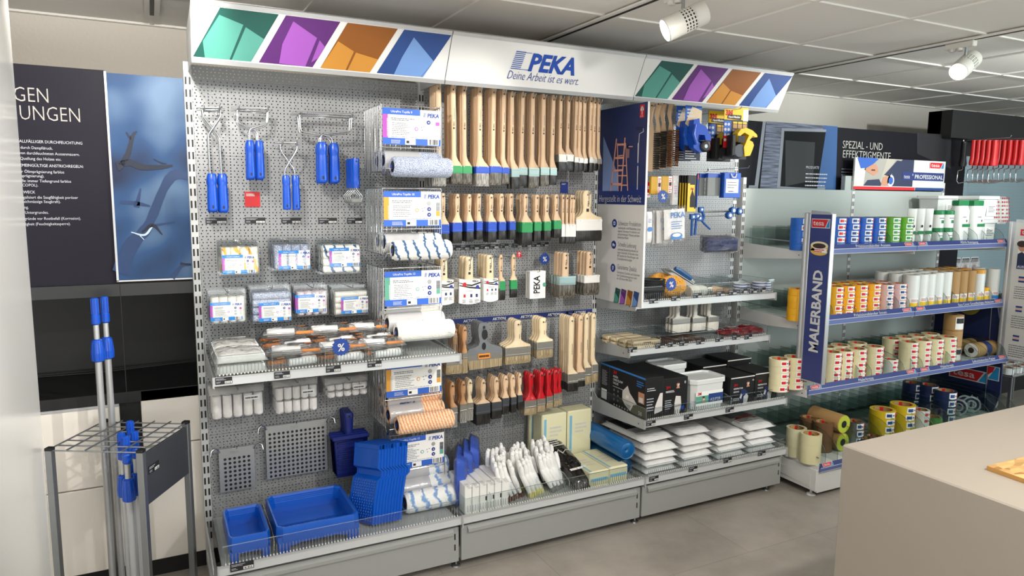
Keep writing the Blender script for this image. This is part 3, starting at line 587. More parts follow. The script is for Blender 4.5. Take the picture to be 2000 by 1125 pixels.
# ------------------------------------------------------------ header signs
YB, ZB, YT, ZT = -.302, 2.166, -.388, 2.339
hd = Vector((0, YT-YB, ZT-ZB)); HL = hd.length; hd.normalize(); hn = Vector((1, 0, 0)).cross(hd)
def hpt(u, v, k=0): return tuple(Vector((u, YB, ZB))+hd*(v*HL)+hn*(.0008*k))
def header(label, x0, stripes):
    t = thing('header_sign', label, 'sign', (0, 0, 0), 0, None)
    d = MB(); d.prism([hpt(x0+.002, 0), hpt(x0+.998, 0), hpt(x0+.998, 1), hpt(x0+.002, 1)][::-1], tuple(-hn*.008), 'sign_white')
    tops = ((.100, .303), (.329, .533), (.561, .764), (.791, .997)); bots = ((.007, .209), (.237, .439), (.469, .669), (.698, .899))
    if stripes:
        cc = (('teal', 'teal_l'), ('violet', 'violet_l'), ('orange', 'orange_l'), ('blue_d', 'blue_l'))
        for i in range(4):
            def P(u, v, k): a = bots[i][0]+(tops[i][0]-bots[i][0])*v; c = bots[i][1]+(tops[i][1]-bots[i][1])*v; return hpt(x0+a+(c-a)*u, .02+v*.96, k)
            d.poly([P(0, 0, 1), P(1, 0, 1), P(1, 1, 1), P(0, 1, 1)], cc[i][0])
            # printed window-light pattern of the graphic
            shp = {0: [[(.2, 0), (.62, 0), (.52, .72), (.05, .86), (.02, .32)], [(.66, 0), (1, 0), (1, .48), (.58, .68)]],
                   1: [[(.36, .02), (.86, 0), (.76, .62), (.18, .9), (.22, .42)], [(.92, .1), (1, .2), (1, .45), (.83, .58)]],
                   2: [[(.0, .0), (.5, 0), (.44, .42), (.03, .6)], [(.54, 0), (1, 0), (1, .3), (.49, .40)]],
                   3: [[(.36, 0), (.95, 0), (1, .38), (.28, .86), (.3, .4)], [(.96, 0), (1, 0), (1, .3)]]}[i]
            for s in shp: d.poly([P(u, v, 2) for u, v in s], cc[i][1])
    d.build('panel', t)
    d = MB()
    for v0, v1 in ((-.09, .0), (1.0, 1.075)):
        d.prism([hpt(x0+.002, v0, 5), hpt(x0+.998, v0, 5), hpt(x0+.998, v1, 5), hpt(x0+.002, v1, 5)][::-1], tuple(-hn*.016), 'alu')
    d.build('frame_rail', t)
    d = MB(); d.prism([hpt(x0+.003, -.05, -6), hpt(x0+.003, 1.03, -6), (x0+.003, .0, ZT-.02), (x0+.003, .0, 2.16)], (.003, 0, 0), 'shelf_grey'); d.build('end_bracket', t); d = MB(); d.prism([hpt(x0+.994, -.05, -6), hpt(x0+.994, 1.03, -6), (x0+.994, 0, ZT-.02), (x0+.994, 0, 2.16)], (.003, 0, 0), 'shelf_grey'); d.build('end_bracket', t)
    return t
header('left header sign with teal, violet, orange and blue slanted stripes', 0, True)
t = header('middle white header sign with blue logo and slogan', 1, False)
d = MB(); peka_logo(d, hpt(1.298, .40, 3), X3, hd, .079); d.text('Deine Arbeit ist es wert.', .055, hpt(1.288, .165, 3), 'deep_blue', X3, hd, shear=.18, bold=-.012, width=.377); d.build('lettering', t)
header('right header sign with teal, violet, orange and blue slanted stripes', 2, True)

# ------------------------------------------------------------ side banner "Hergestellt in der Schweiz"
XB = 2.0
def bp(px, py, k=0): p = at(px, py, X=XB); p.x -= .0006*k; return p
BY, BU = Vector((0, -1, 0)), Vector((0, 0, 1))
t = thing('side_banner', 'projecting white and navy banner with ladder picture between two bays', 'banner', (0, 0, 0))
d = MB(); d.box(XB, XB+.012, -.42, -.008, 1.122, 2.13, 'sign_white'); d.build('board', t)
d = MB(); zt_ = 1.755; k = Vector((XB-.001, -.008, 0))
def bq(y0, y1, z0, z1, m, lv=1): d.poly([(XB-.0006*lv, a, c) for a, c in ((-y0, z0), (-y1, z0), (-y1, z1), (-y0, z1))], m)
bq(.008, .42, 1.73, 2.13, 'banner_navy'); mat('banner_navy', '#232f5e', .5); mat('banner_light', '#7f97c9', .5); bq(.008, .42, 1.635, 1.73, 'peka_navy', 1); mat('peka_navy', '#10296f', .5)
def bpoly(pts, m, lv): d.poly([tuple(bp(x, y, lv)) for x, y in pts], m)
bpoly([(1179, 266), (1208, 343), (1206, 373), (1177, 373)], 'banner_light', 2)
def bl(pts, w, m='ladder', lv=3):
    for (a, c) in zip(pts, pts[1:]):
        nx, ny = -(c[1]-a[1]), c[0]-a[0]; L_ = math.hypot(nx, ny); nx, ny = nx/L_*w, ny/L_*w
        bpoly([(a[0]-nx, a[1]-ny), (c[0]-nx, c[1]-ny), (c[0]+nx, c[1]+ny), (a[0]+nx, a[1]+ny)], m, lv)
mat('ladder', '#d99b86', .6); mat('ladder_dk', '#8d6a6c', .6)
# ladder: left zoom scale 4.687, origin (1130,160)
z_ = lambda x, y: (1130+x/4.687, 160+y/4.687)
for A, B in (((350, 520), (296, 1000)), ((428, 510), (393, 1000))): bl([z_(*A), z_(*B)], 1.1)
for A, B in (((358, 560), (364, 1000)), ((432, 560), (452, 995))): bl([z_(*A), z_(*B)], .8, 'ladder', 2.5)
for A, B in (((356, 575), (418, 572)), ((337, 698), (412, 694)), ((318, 812), (402, 808)), ((302, 935), (395, 935))): bl([z_(*A), z_(*B)], 2.0)
for A, B in (((362, 767), (437, 766)), ((365, 858), (443, 858)), ((366, 945), (448, 945)), ((366, 678), (408, 672))): bl([z_(*A), z_(*B)], 1.1, 'ladder', 2.5)
bpoly([z_(432, 610), z_(470, 615), z_(466, 695), z_(438, 698)], 'ladder_dk', 3.5); bl([z_(447, 600), z_(462, 575)], 1.2, 'photo_grey', 4); bl([z_(462, 592), z_(500, 592)], .9, 'ladder', 4)
bl([z_(528, 428), z_(592, 425)], 3.2, 'banner_dk', 3); mat('banner_dk', '#18224a', .5); bl([z_(594, 425), z_(597, 455), z_(560, 475), z_(553, 570), z_(540, 980)], .55, 'light_text', 3); bl([z_(549, 560), z_(540, 985)], .8, 'light_text', 3.2); bl([z_(547, 740), z_(546, 770)], 1.0, 'royal', 4)
d.build('picture', t)
d = MB()
def btext(s, px, py, size, m, wpx=None, bold=0, lv=3):
    o = bp(px, py, lv); w = None
    if wpx: w = (bp(wpx, py, lv)-o).length
    d.text(s, size, o, m, BY, BU, bold=bold, width=w)
btext('Hergestellt in der Schweiz', 1170.5, 394, .052, 'sign_white', 1252.5, -.012)
for i, (s, px, py) in enumerate((('Schweizer Produktion', 1208, 439), ('Schnelle Lieferung', 1207.5, 480), ('Garantierte Qualität', 1206, 524))): btext(s, px, py+1, .035, 'grey_text', (1252, 1243, 1244)[i], -.008)
for L_, px, py in ((('Individuelle und Flexibilität dank', 'eigener Schweizer Produktion und', 'jahrzehntelanger Präsenz auf dem', 'heimischen Markt'), 1207.5, 447), (('Lieferung Standardsortiment ab', 'Lager innerhalb 24 Stunden bzw.', '48 Stunden für Bestellungen mit', 'Zusatzdienstleistungen'), 1206.5, 488.5), (('Garantierte Qualität und Sicherheit', 'dank Qualitätsmanagement nach', 'der ISO-Norm 9001:2015'), 1205.5, 533)):
    for j, s in enumerate(L_): btext(s, px-.3*j, py+j*6.1, .017, 'grey_text', px-.3*j+44.5*min(1, len(s)/36*1.08))
btext('www.peka.ch', 1205, 568, .018, 'grey_text', 1222)
d.build('lettering', t)
d = MB(); mat('swiss_red', '#c8202c', .5)
o = bp(1250, 230.5, 2); rect(d, o, BY, BU, 0, .035, 0, .062, 'swiss_red'); o2 = o+Vector((-.0006, 0, 0)); d.poly([tuple(o2+BY*a+BU*c) for a, c in ((.004, .034), (.031, .034), (.028, .046), (.022, .054), (.013, .054), (.007, .046))], 'sign_white'); rect(d, o2, BY, BU, .015, .02, .014, .05, 'sign_white'); d.text('SWISS', .009, tuple(o2+BY*.003+BU*.004), 'sign_white', BY, BU)
for c, py in zip(((1200.5, 436), (1199, 478), (1197.5, 523)), (1, 2, 3)):
    q = bp(c[0], c[1], 2); d.disc(q, .0215, BY, BU, 'deep_blue', 24); q2 = q+Vector((-.0006, 0, 0))
    if py == 1: rect(d, q2, BY, BU, -.009, .009, -.009, .009, 'sign_white'); rect(d, q2+Vector((-.0006, 0, 0)), BY, BU, -.0015, .0015, -.006, .006, 'deep_blue'); rect(d, q2+Vector((-.0006, 0, 0)), BY, BU, -.006, .006, -.0015, .0015, 'deep_blue')
    elif py == 2: rect(d, q2, BY, BU, -.011, .003, -.004, .007, 'sign_white'); rect(d, q2, BY, BU, .004, .011, -.004, .003, 'sign_white'); d.disc(q2+BU*-.006-BY*.005, .003, BY, BU, 'sign_white', 10); d.disc(q2+BU*-.006+BY*.006, .003, BY, BU, 'sign_white', 10)
    else: d.disc(q2+BU*.003, .008, BY, BU, 'sign_white', 16); d.disc(q2+BU*.003+Vector((-.0006, 0, 0)), .004, BY, BU, 'deep_blue', 12); rect(d, q2, BY, BU, -.004, .004, -.012, -.003, 'sign_white')
for i, (x, c) in enumerate(((1198.5, 'teal'), (1210, 'violet'), (1222, 'orange'), (1234, 'blue_d'))):
    y = 591+i*2.6; 
    for lv, m_, pts in ((2, c, ((0, 0), (.044, .005), (.059, .078), (.016, .083))), (3, c+'_l' if c[-2:] != '_d' else 'blue_l', ((.004, .004), (.04, .008), (.044, .03), (.01, .06)))):
        o = bp(x, y, lv); d.poly([tuple(o+BY*a+BU*c2) for a, c2 in pts], m_)
d.build('emblems', t)
# ------------------------------------------------------------ pole rack at lower left
A_, B_, C_ = at(97, 880, Z=.75), at(275, 884, Z=.75), at(372, 828, Z=.75)
ux = (B_-A_); ux.z = 0; LX = ux.length; ux.normalize(); uy = Vector((-ux.y, ux.x, 0)); LY = (C_-B_).dot(uy)
RM = basis(ux, uy, Z3, (A_.x, A_.y, 0))
t = thing('pole_rack', 'grey steel wire-grid rack holding telescopic poles', 'rack', (0, 0, 0))
for (x, y) in ((0, 0), (LX, 0), (LX, LY), (0, LY)):
    d = MB(); d.M = RM; d.box(x-.012, x+.012, y-.012, y+.012, .0, .755, 'brushed', .002); lg = d.build('leg', t)
    d = MB(); d.M = RM; d.box(x-.0125, x+.0125, y-.0125, y+.0125, .750, .762, 'black', .002); d.build('end_cap', lg)
for nm, z in (('top_grid', .75), ('bottom_grid', .04)):
    d = MB(); d.M = RM
    for i in range(7):
        y = LY*i/6; d.tube([(-.01, y, z), (LX+.01, y, z)], .003, 'steel', 6)
    for i in range(6):
        x = LX*i/5; d.tube([(x, -.01, z+.005), (x, LY+.01, z+.005)], .003, 'steel', 6)
    d.build(nm, t)
d = MB(); d.M = RM; d.box(LX-.006, LX+.006, .012, LY-.012, .545, .74, 'graphite', .002); g = d.build('side_panel', t)
d = MB(); d.M = RM; o = Vector((LX+.0065, .03, .655)); tag_mesh(d, o, (0, 1, 0), Z3, .07, .03, 3); d.build('price_tag', g)
tag(g, 'dark grey sheet side panel')
def pole(label, foot, ztop, parts):
    """telescopic aluminium pole: threaded blue tip, inner tube, blue clamp sleeve, outer tube"""
    t = thing('telescopic_pole', label, 'pole', foot, 0, 'telescopic poles in the rack'); r = .0125; zc = ztop-.215
    d = MB(); d.lathe([(0, .0), (r, .0), (r, zc)], 'alu', 18); d.build('outer_tube', t)
    d = MB(); d.lathe([(r*.8, zc), (r*.8, ztop-.10)], 'alu', 16); d.build('inner_tube', t)
    d = MB(); d.lathe([(r*1.05, zc-.035), (r*1.75, zc-.03), (r*1.8, zc), (r*1.45, zc+.05), (r*.82, zc+.055)], 'blue_plastic', 18)
    for k in range(10):
        q = 2*PI*k/10; d.tube([(math.cos(q)*r*1.72, math.sin(q)*r*1.72, zc-.028), (math.cos(q)*r*1.78, math.sin(q)*r*1.78, zc), (math.cos(q)*r*1.42, math.sin(q)*r*1.42, zc+.045)], .0022, 'blue_plastic', 4)
    d.build('clamp_sleeve', t)
    d = MB(); d.lathe([(r*.8, ztop-.105), (r*1.25, ztop-.10), (r*1.3, ztop-.07), (r*1.05, ztop-.065), (r*1.0, ztop-.002), (r*.7, ztop), (0, ztop-.002)], 'blue_plastic', 18)
    for k in range(9):
        q = 2*PI*k/9; d.tube([(math.cos(q)*r*1.03, math.sin(q)*r*1.03, ztop-.063), (math.cos(q)*r*1.0, math.sin(q)*r*1.0, ztop-.004)], .0022, 'blue_plastic', 4)
    d.build('thread_tip', t); return t
def grid_pt(px, py): q = at(px, py, Z=.75); return q
Q = grid_pt(201, 838); Q2 = grid_pt(219, 828)
pole('tall telescopic pole with blue tip, left of the two tall ones in the rack', (Q.x, Q.y, .045), at(179, 582, Y=Q.y).z-.045, 0)
pole('tall telescopic pole with blue tip, right of the two tall ones in the rack', (Q2.x, Q2.y, .045), at(202, 579, Y=Q2.y).z-.045, 0)
for s, px, py in (('front left of the four', 236, 845), ('frontmost of the four', 245, 852), ('rearmost of the four', 254, 832), ('right of the four', 262, 842)):
    q = at(px, py, Z=.785); pole('short telescopic pole with blue tip, '+s+' low poles in the rack', (q.x, q.y, .045), .785+.02*(px == 254)-.045, 0)

# ------------------------------------------------------------ counter with OSB sheet
c0 = at(1645, 868, Z=.95)
b = MB(); b.box(c0.x, 4.6, -2.75, c0.y, 0, .95, 'counter', .004); tag(b.build('sales_counter'), 'plain beige counter block in the right foreground', 'counter')
o1, o2 = at(1927, 917, Z=.952), at(2000, 943, Z=.952); dv = (o2-o1).normalized(); pv = Vector((-dv.y, dv.x, 0))
o3 = at(2000, 899, Z=.952); pv = (o3-o1).normalized()
b = MB(); P = [o1, o1+dv*.5, o1+dv*.5+pv*.45, o1+pv*.45]; b.prism([(p.x, p.y, .9505) for p in P], (0, 0, .012), 'osb_strand', 'osb_edge')
def osbm():
    m, n, l, p = _new('osb_strand'); g = n.new('ShaderNodeTexCoord'); vr = n.new('ShaderNodeTexVoronoi'); vr.inputs['Scale'].default_value = 26; mp = n.new('ShaderNodeMapping'); mp.inputs['Scale'].default_value = (1, 2.6, 1); mp.inputs['Rotation'].default_value = (0, 0, .5); l.new(g.outputs['Object'], mp.inputs[0]); l.new(mp.outputs[0], vr.inputs['Vector'])
    rp = n.new('ShaderNodeValToRGB'); rp.color_ramp.elements[0].color = srgb('#8f6430'); rp.color_ramp.elements[1].color = srgb('#c9a468'); sp = n.new('ShaderNodeSeparateColor'); l.new(vr.outputs['Color'], sp.inputs[0]); l.new(sp.outputs[0], rp.inputs[0]); l.new(rp.outputs[0], p.inputs['Base Color']); p.inputs['Roughness'].default_value = .7
osbm(); tag(b.build('osb_board'), 'pale strand board lying on the beige counter', 'board')
# ------------------------------------------------------------ hooks and brushes of the middle bay
def hook(label, p, yf, group='wire hooks on the perforated boards', up=.016, ext=.022, r=.0022):
    """single wire hook at p (on the wire, plane yf), running back to the board"""
    t = thing('peg_hook', label, 'hook', (p.x, 0, p.z), 0, group); d = MB()
    d.tube([(0, -.001, 0), (0, yf-ext+.006, 0), (0, yf-ext, .004), (0, yf-ext-.004, up)], r, 'chrome', 6); d.build('wire', t)
    d = MB(); d.box(-.007, .007, -.003, .001, -.006, .006, 'steel', .001); d.build('back_plate', t); return t
def rr(w, t, z, c=.28, ox=0):
    a, b_ = w/2, t/2; e = min(a, b_)*c*2
    return [(ox+x, y, z) for x, y in ((-a+e, -b_), (a-e, -b_), (a, -b_+e), (a, b_-e), (a-e, b_), (-a+e, b_), (-a, b_-e), (-a, -b_+e))]
def make_brush(Lh, wh, wf, hf, hb, th, tf, style, mats, text=True, ox=0, sleeve=None):
    """hanging brush: origin at the handle hole, handle towards -Z; mats = handle, ferrule, bristle"""
    t = thing('paint_brush', '', 'paint brush'); d = MB(); mh, mf, mb_ = mats
    if style == 'long': prof = [(.024, .35), (.019, .75), (.010, 1), (-Lh*.45, 1), (-Lh*.78, .92), (-Lh*.86, 1.05), (-Lh*.92, None, .35), (-Lh*.96, None, .75), (-Lh*.99, None, 1)]
    elif style == 'beaver': prof = [(.016, .5), (.012, .8), (0, 1.02), (-Lh*.25, 1), (-Lh*.48, .82), (-Lh*.66, .78), (-Lh*.80, None, .2), (-Lh*.90, None, .65), (-Lh*.97, None, .95), (-Lh, None, .97)]
    elif style == 'tail': prof = [(.018, .25), (.014, .6), (0, .95), (-Lh*.2, 1.12), (-Lh*.42, 1.0), (-Lh*.62, .74), (-Lh*.78, .85), (-Lh*.88, None, .45), (-Lh*.96, None, .92), (-Lh, None, .97)]
    elif style == 'wide': prof = [(.022, .45), (.017, .8), (.004, 1.0), (-Lh*.3, 1.0), (-Lh*.52, .85), (-Lh*.68, .95), (-Lh*.78, None, .22), (-Lh*.86, None, .55), (-Lh*.91, None, .96), (-Lh, None, 1.0)]
    elif style == 'block': prof = [(.014, .8), (.009, 1), (-Lh*.3, 1.05), (-Lh*.9, 1.1), (-Lh*.98, 1.15), (-Lh, 1.15)]
    else: prof = [(.018, .7), (.012, 1), (-Lh*.5, .95), (-Lh*.9, .8), (-Lh, None, .9)]
    R_ = []
    for q in prof:
        if q[1] is not None: w, o = wh*q[1], 0
        else: w, o = wh+(wf-wh)*q[2], ox*q[2]
        R_.append(rr(w, th if q[1] is not None else th+(tf*.85-th)*q[2]*.6, q[0], .3, o))
    d.loft(R_[::-1], mh)
    d.disc((0, -th/2-.0006, 0), .0042, (1, 0, 0), (0, 0, 1), 'black', 10)
    if text: 
        d.text('PEKA', min(wh*.36, .0125), (wh*.15, -th/2-.0006, -Lh*.47), 'print_black', (0, 0, 1), (-1, 0, 0), bold=.02)
        rect(d, (wh*.15, -th/2-.0006, -Lh*.47-wh*.5), (0, 0, 1), (-1, 0, 0), 0, wh*.3, 0, wh*.3, 'print_black'); lines(d, (-.001, -th/2-.0006, -Lh*.38), (0, 0, 1), (-1, 0, 0), wh*2.2, wh*.2, 1, 'grey_text', 2, .5, .1)
    else: lines(d, (wh*.08, -th/2-.0006, -Lh*.62), (0, 0, 1), (-1, 0, 0), Lh*.22, .004, 1, 'print_brown', 2, .7, .1)
    d.build('handle', t)
    z0 = -Lh*.985
    d = MB(); d.loft([rr(wf, tf, z0-hf, .12, ox), rr(wf*1.01, tf*1.02, z0-hf*.8, .12, ox), rr(wf*.99, tf*.98, z0-hf*.78, .12, ox), rr(wf*.99, tf*.98, z0-hf*.2, .12, ox), rr(wf*1.01, tf*1.02, z0-hf*.18, .12, ox), rr(wf, tf, z0, .12, ox)], mf, smooth=False)
    for x in (-.35, .35): d.disc((ox+wf*x, -tf/2-.0012, z0-hf*.1), min(.0022, hf*.07), (1, 0, 0), (0, 0, 1), 'steel', 8)
    d.build('ferrule', t)
    d = MB(); z1 = z0-hf; d.loft([rr(wf*.96, tf*.55, z1-hb, .2, ox), rr(wf*1.0, tf*.85, z1-hb*.75, .2, ox), rr(wf*1.0, tf*1.0, z1-hb*.35, .2, ox), rr(wf*.96, tf*.92, z1+.001, .2, ox)], mb_); d.build('bristles', t)
    if sleeve: sleeve(t, z0, wf, tf, hf+hb)
    return t
def stack(hx, hy, fx0, fx1, fy0, fy1, by, n, look, rowname, k, yf=-.2, style='long', hw=9.5, mats=('beech', 'steel', 'bristle_black'), th=.017, tf=.018, pitch=None, text=True, sleeve=None, group=None, do_hook=True):
    P = at(hx, hy, Y=yf); F0, F1 = at(fx0, fy0, Y=yf), at(fx1, fy1, Y=yf); B = at((fx0+fx1)/2, by, Y=yf)
    wf = F1.x-F0.x; wh = at(hx+hw/2, hy, Y=yf).x-at(hx-hw/2, hy, Y=yf).x; Lh = P.z-F0.z; hf = F0.z-F1.z; hb = F1.z-B.z; ox = (F0.x+F1.x)/2-P.x
    kd = Kind(lambda: make_brush(Lh, wh, wf, hf, max(hb, .01), th, tf, style, mats, text, ox, sleeve)); pitch = pitch or max(th, tf)+.001
    for i in range(n):
        where = '%s hook of %s, %s' % (ORD[k], rowname, 'front one' if i == 0 else ORD[i]+' from front')
        rz = RND.uniform(-.012, .012)
        kd.put((P.x+RND.uniform(-.0015, .0015), yf+th/2+i*pitch, P.z), (0, rz, 0), look+', '+where, group or ('brushes hanging in the '+rowname))
    if do_hook: hook('wire hook carrying the %s brush stack of the %s' % (ORD[k], rowname), Vector((P.x, 0, P.z+.0005)), yf)
S = lambda a, b: (830+a/4.5, 150+b/4.5)
rn = 'top row'
# hole, ferrule x0 x1 y0 y1, bristle end (photo pixels)
row1 = [(857, 172.7, 843, 872, 326, 345, 366, 5, 'steel', 'bristle_clear', 'silver', 11), (886, 175, 880, 903, 325.5, 341, 361, 5, 'green', 'bristle_grey', 'green', 10), (907.5, 177, 903, 922, 326, 341, 362, 4, 'green', 'bristle_grey', 'green', 9), (937.5, 179, 929, 956, 327, 341, 366, 5, 'royal', 'bristle_clear', 'blue', 10), (965, 180.7, 958, 982, 326.5, 340, 364, 5, 'royal', 'bristle_grey', 'blue', 9), (985, 183.6, 982, 997, 329, 341, 361, 4, 'royal', 'bristle_grey', 'blue', 8.5),
        (1001, 188.7, 998, 1013.5, 331, 348, 371, 3, 'tin_teal', 'bristle_black', 'silver', 8), (1022, 189.5, 1015, 1032, 329, 344, 366, 4, 'tin_teal', 'bristle_black', 'silver', 8), (1042, 191, 1034, 1054, 330, 347, 369, 4, 'tin_teal', 'bristle_grey', 'silver', 8.5), (1063, 193, 1056, 1073, 329, 344, 366, 4, 'tin_teal', 'bristle_grey', 'silver', 8.5), (1082, 195, 1076, 1089, 330, 344.5, 363, 4, 'tin_teal', 'bristle_black', 'silver', 8)]
mat('tin_teal', '#9fb4b2', .3, .7); mat('tin', '#b9b6ae', .3, .8)
for k, (hx, hy, a, c, y0, y1, by, n, mf, mb_, w, hw) in enumerate(row1):
    stack(hx, hy, a, c, y0, y1, by, n, 'long-handled brush with '+w+' ferrule', rn, k, hw=hw, mats=('beech', mf, mb_), th=.016, pitch=.0185)
row1b = [(1097, 196, 1092, 1108, 303, 318, 336, 4), (1112, 197, 1107, 1122, 303, 317, 335, 3), (1127, 197.3, 1123, 1133, 309, 319, 337, 4), (1134.5, 198, 1131, 1141, 310, 320, 336, 2), (1142.5, 200, 1139, 1147, 311, 321, 335, 3), (1156, 198, 1152, 1161, 309, 320, 338, 4), (1163, 201, 1160, 1168, 311, 321, 335, 2), (1171, 202, 1168, 1175, 312, 322, 334, 2)]
for k, (hx, hy, a, c, y0, y1, by, n) in enumerate(row1b):
    stack(hx, hy, a, c, y0, y1, by, n, 'slim long-handled brush with black bristles', rn, 11+k, hw=6.5, mats=('beech', 'tin', 'bristle_black'), th=.013, tf=.013, pitch=.0155)
rn = 'second row'
row2 = [(866, 384, 858, 878, 439, 457, 480, 4, 'royal', 'blue'), (894, 385.5, 884, 903.5, 435.5, 453.5, 476, 5, 'royal', 'blue'), (916.7, 386, 911, 925.5, 434, 453, 473, 5, 'royal', 'blue'), (935.5, 385, 931, 943, 433, 451, 469, 4, 'royal', 'blue'), (960, 386, 954, 971, 434, 453, 474, 4, 'royal', 'blue'), (980, 385, 975, 989, 434, 451, 469, 4, 'royal', 'blue'), (999, 385, 995, 1007, 433, 450, 469, 3, 'royal', 'blue'), (1028, 385.5, 1020, 1041, 435, 454.5, 478, 5, 'green', 'green'), (1050, 386.7, 1044.5, 1058.5, 434, 451.5, 473, 3, 'green', 'green'), (1069, 386.7, 1063, 1076.5, 433.5, 451, 471, 4, 'green', 'green'), (1088, 386, 1082, 1096.5, 431, 448, 465, 3, 'green', 'green')]
for k, (hx, hy, a, c, y0, y1, by, n, mf, w) in enumerate(row2):
    stack(hx, hy, a, c, y0, y1, by, n, 'short brush with '+w+' ferrule, black bristles', rn, k, hw=9, style='beaver', mats=('beech', mf, 'bristle_black'), th=.016, pitch=.0185)
for k, (hx, hy, a, c, n) in enumerate(((1101, 387, 1097.5, 1104, 2), (1108.5, 387.5, 1105, 1112, 3), (1117, 387.5, 1113, 1119, 2), (1122.5, 388, 1119, 1126, 2))):
    stack(hx, hy, a, c, 439, 463, 477, n, 'thin fitch brush with silver ferrule', rn, 11+k, hw=5.5, style='stick', mats=('beech', 'paper_grey', 'bristle_black'), th=.012, tf=.012, pitch=.015)
stack(1148, 380.5, 1125.5, 1176, 429.5, 450.5, 472, 4, 'broad block brush with white band', rn, 15, style='wide', hw=17, mats=('beech_pale', 'paper_grey', 'bristle_black'), th=.02, pitch=.022)
rn = 'third row'
def sleeve(seed):
    def f(t, z0, wf, tf, h):
        w = wf*1.08; d = MB(); zt, zb = z0+.012, z0-h-.004; y = -tf*.62
        d.prism([(-w/2, y, zb+.008), (-w/4, y, zb+.002), (0, y, zb), (w/4, y, zb+.002), (w/2, y, zb+.008), (w/2, y, zt), (0, y, zt-.004), (-w/2, y, zt+.004)], (0, tf*1.24, 0), 'carton')
        yy = y-.0007; k = w/.07
        d.poly([(-w*.5, yy, zt-.008*k), (-w*.2, yy, zt-.014*k), (.1*w, yy, zt-.016*k), (w*.5, yy, zt-.008*k), (w*.5, yy, zt-.013*k), (.1*w, yy, zt-.021*k), (-w*.2, yy, zt-.018*k), (-w*.5, yy, zt-.010*k)], 'print_black')
        d.poly([(-w*.5, yy, zt-.016*k), (0, yy, zt-.022*k), (w*.5, yy, zt-.026*k), (w*.5, yy, zt-.031*k), (0, yy, zt-.027*k), (-w*.5, yy, zt-.019*k)], 'print_black')
        d.disc((-w*.25, yy-.0006, zt-.015*k), .0065*k, (1, 0, 0), (0, 0, 1), 'red', 16); d.disc((w*.36, yy-.0006, zt-.024*k), .006*k, (1, 0, 0), (0, 0, 1), 'deep_blue', 16)
        d.text('PEKA', .0085*k, (w*.12, yy-.0006, zt-.009*k), 'print_black', bold=.02)
        lines(d, (-w*.2, yy-.0004, zt-.034*k), X3, Z3, w*.5, .004, 1, 'grey_text', seed)
        for q in (-.3, .02, .28): rect(d, (w*q, yy-.0004, zt-.055*k), X3, Z3, 0, .007*k, 0, .01*k, 'navy' if q > -.2 else 'red'); lines(d, (w*(q-.05), yy-.0004, zt-.06*k), X3, Z3, w*.22, .012*k, 3, 'grey_text', seed+int(q*9))
        d.build('carton_sleeve', t)
    return f
stack(867.5, 510, 862, 895, 553, 566, 594, 3, 'flat brush in a white printed carton sleeve', rn, 0, style='block', hw=14, th=.02, tf=.025, pitch=.033, mats=('beech_pale', 'tin', 'bristle_grey'), sleeve=sleeve(1))
stack(916.7, 507.8, 899, 937, 552, 566, 593, 3, 'flat brush in a white printed carton sleeve', rn, 1, style='block', hw=15, th=.02, tf=.025, pitch=.033, mats=('beech_pale', 'tin', 'bristle_grey'), sleeve=sleeve(2))
stack(957.8, 504, 950.5, 976, 550, 564, 588, 4, 'flat brush in a white printed carton sleeve', rn, 2, style='block', hw=13, th=.02, tf=.025, pitch=.033, mats=('beech_pale', 'tin', 'bristle_grey'), sleeve=sleeve(3))
stack(979, 504.5, 975.5, 987.5, 550, 567, 587, 1, 'single small brush with green ferrule', rn, 3, style='tail', hw=7.5, mats=('beech', 'green', 'bristle_black'))
stack(1003.8, 504, 997, 1010.5, 548, 565, 582, 1, 'single small brush with green ferrule', rn, 4, style='tail', hw=7.5, mats=('beech', 'green', 'bristle_black'))
stack(1106.7, 499, 1093.5, 1125.5, 541, 556, 582, 4, 'wide flat brush with teal label on ferrule', rn, 5, style='block', hw=12, th=.02, tf=.026, pitch=.028, mats=('beech', 'tin_teal', 'bristle_grey'))
stack(1153, 497, 1141, 1171, 539, 552, 577, 4, 'wide flat brush with pale ferrule', rn, 6, style='block', hw=12, th=.02, tf=.026, pitch=.028, mats=('beech', 'paper_grey', 'bristle_grey'))
rn = 'fourth row'
Z4 = lambda x, y: (840+x/4.5, 590+y/4.5)
stack(889, 648, 871, 903, 707, 712, 732, 4, 'brush with pale bristles in clear film', rn, 0, style='tail', hw=8.5, text=False, mats=('beech_dark', 'tin', 'bristle_beige'))
stack(907.8, 645, 903, 914, 691, 701, 730, 5, 'brush with pale bristles in clear film', rn, 1, style='tail', hw=9, text=False, mats=('beech_dark', 'tin', 'bristle_beige'))
stack(1013, 634, 988, 1038, 681, 693, 711, 4, 'wide flat brush with beige bristles', rn, 2, style='wide', hw=15, text=False, mats=('beech_pale', 'tin', 'bristle_beige'), th=.02, tf=.022, pitch=.024)
stack(1062, 629, 1049, 1081, 669.5, 682, 700, 4, 'flat brush with beige bristles', rn, 3, style='wide', hw=15, text=False, mats=('beech_pale', 'tin', 'bristle_beige'), th=.02, tf=.022, pitch=.024)
stack(1118, 627, 1111, 1131, 733, 748, 766, 6, 'very long angled-handle brush with black bristles', rn, 4, hw=10, text=False, mats=('beech_pale', 'tin', 'bristle_black'), th=.016)
stack(1134.5, 624.5, 1128.5, 1144, 729, 744, 757, 4, 'very long brush with black bristles', rn, 5, hw=9, text=False, mats=('beech', 'tin', 'bristle_black'), th=.015)
stack(1147, 622, 1142.5, 1156, 720, 735, 752, 3, 'very long pale brush with beige bristles', rn, 6, hw=8.5, text=False, mats=('beech_pale', 'tin', 'bristle_beige'), th=.015)
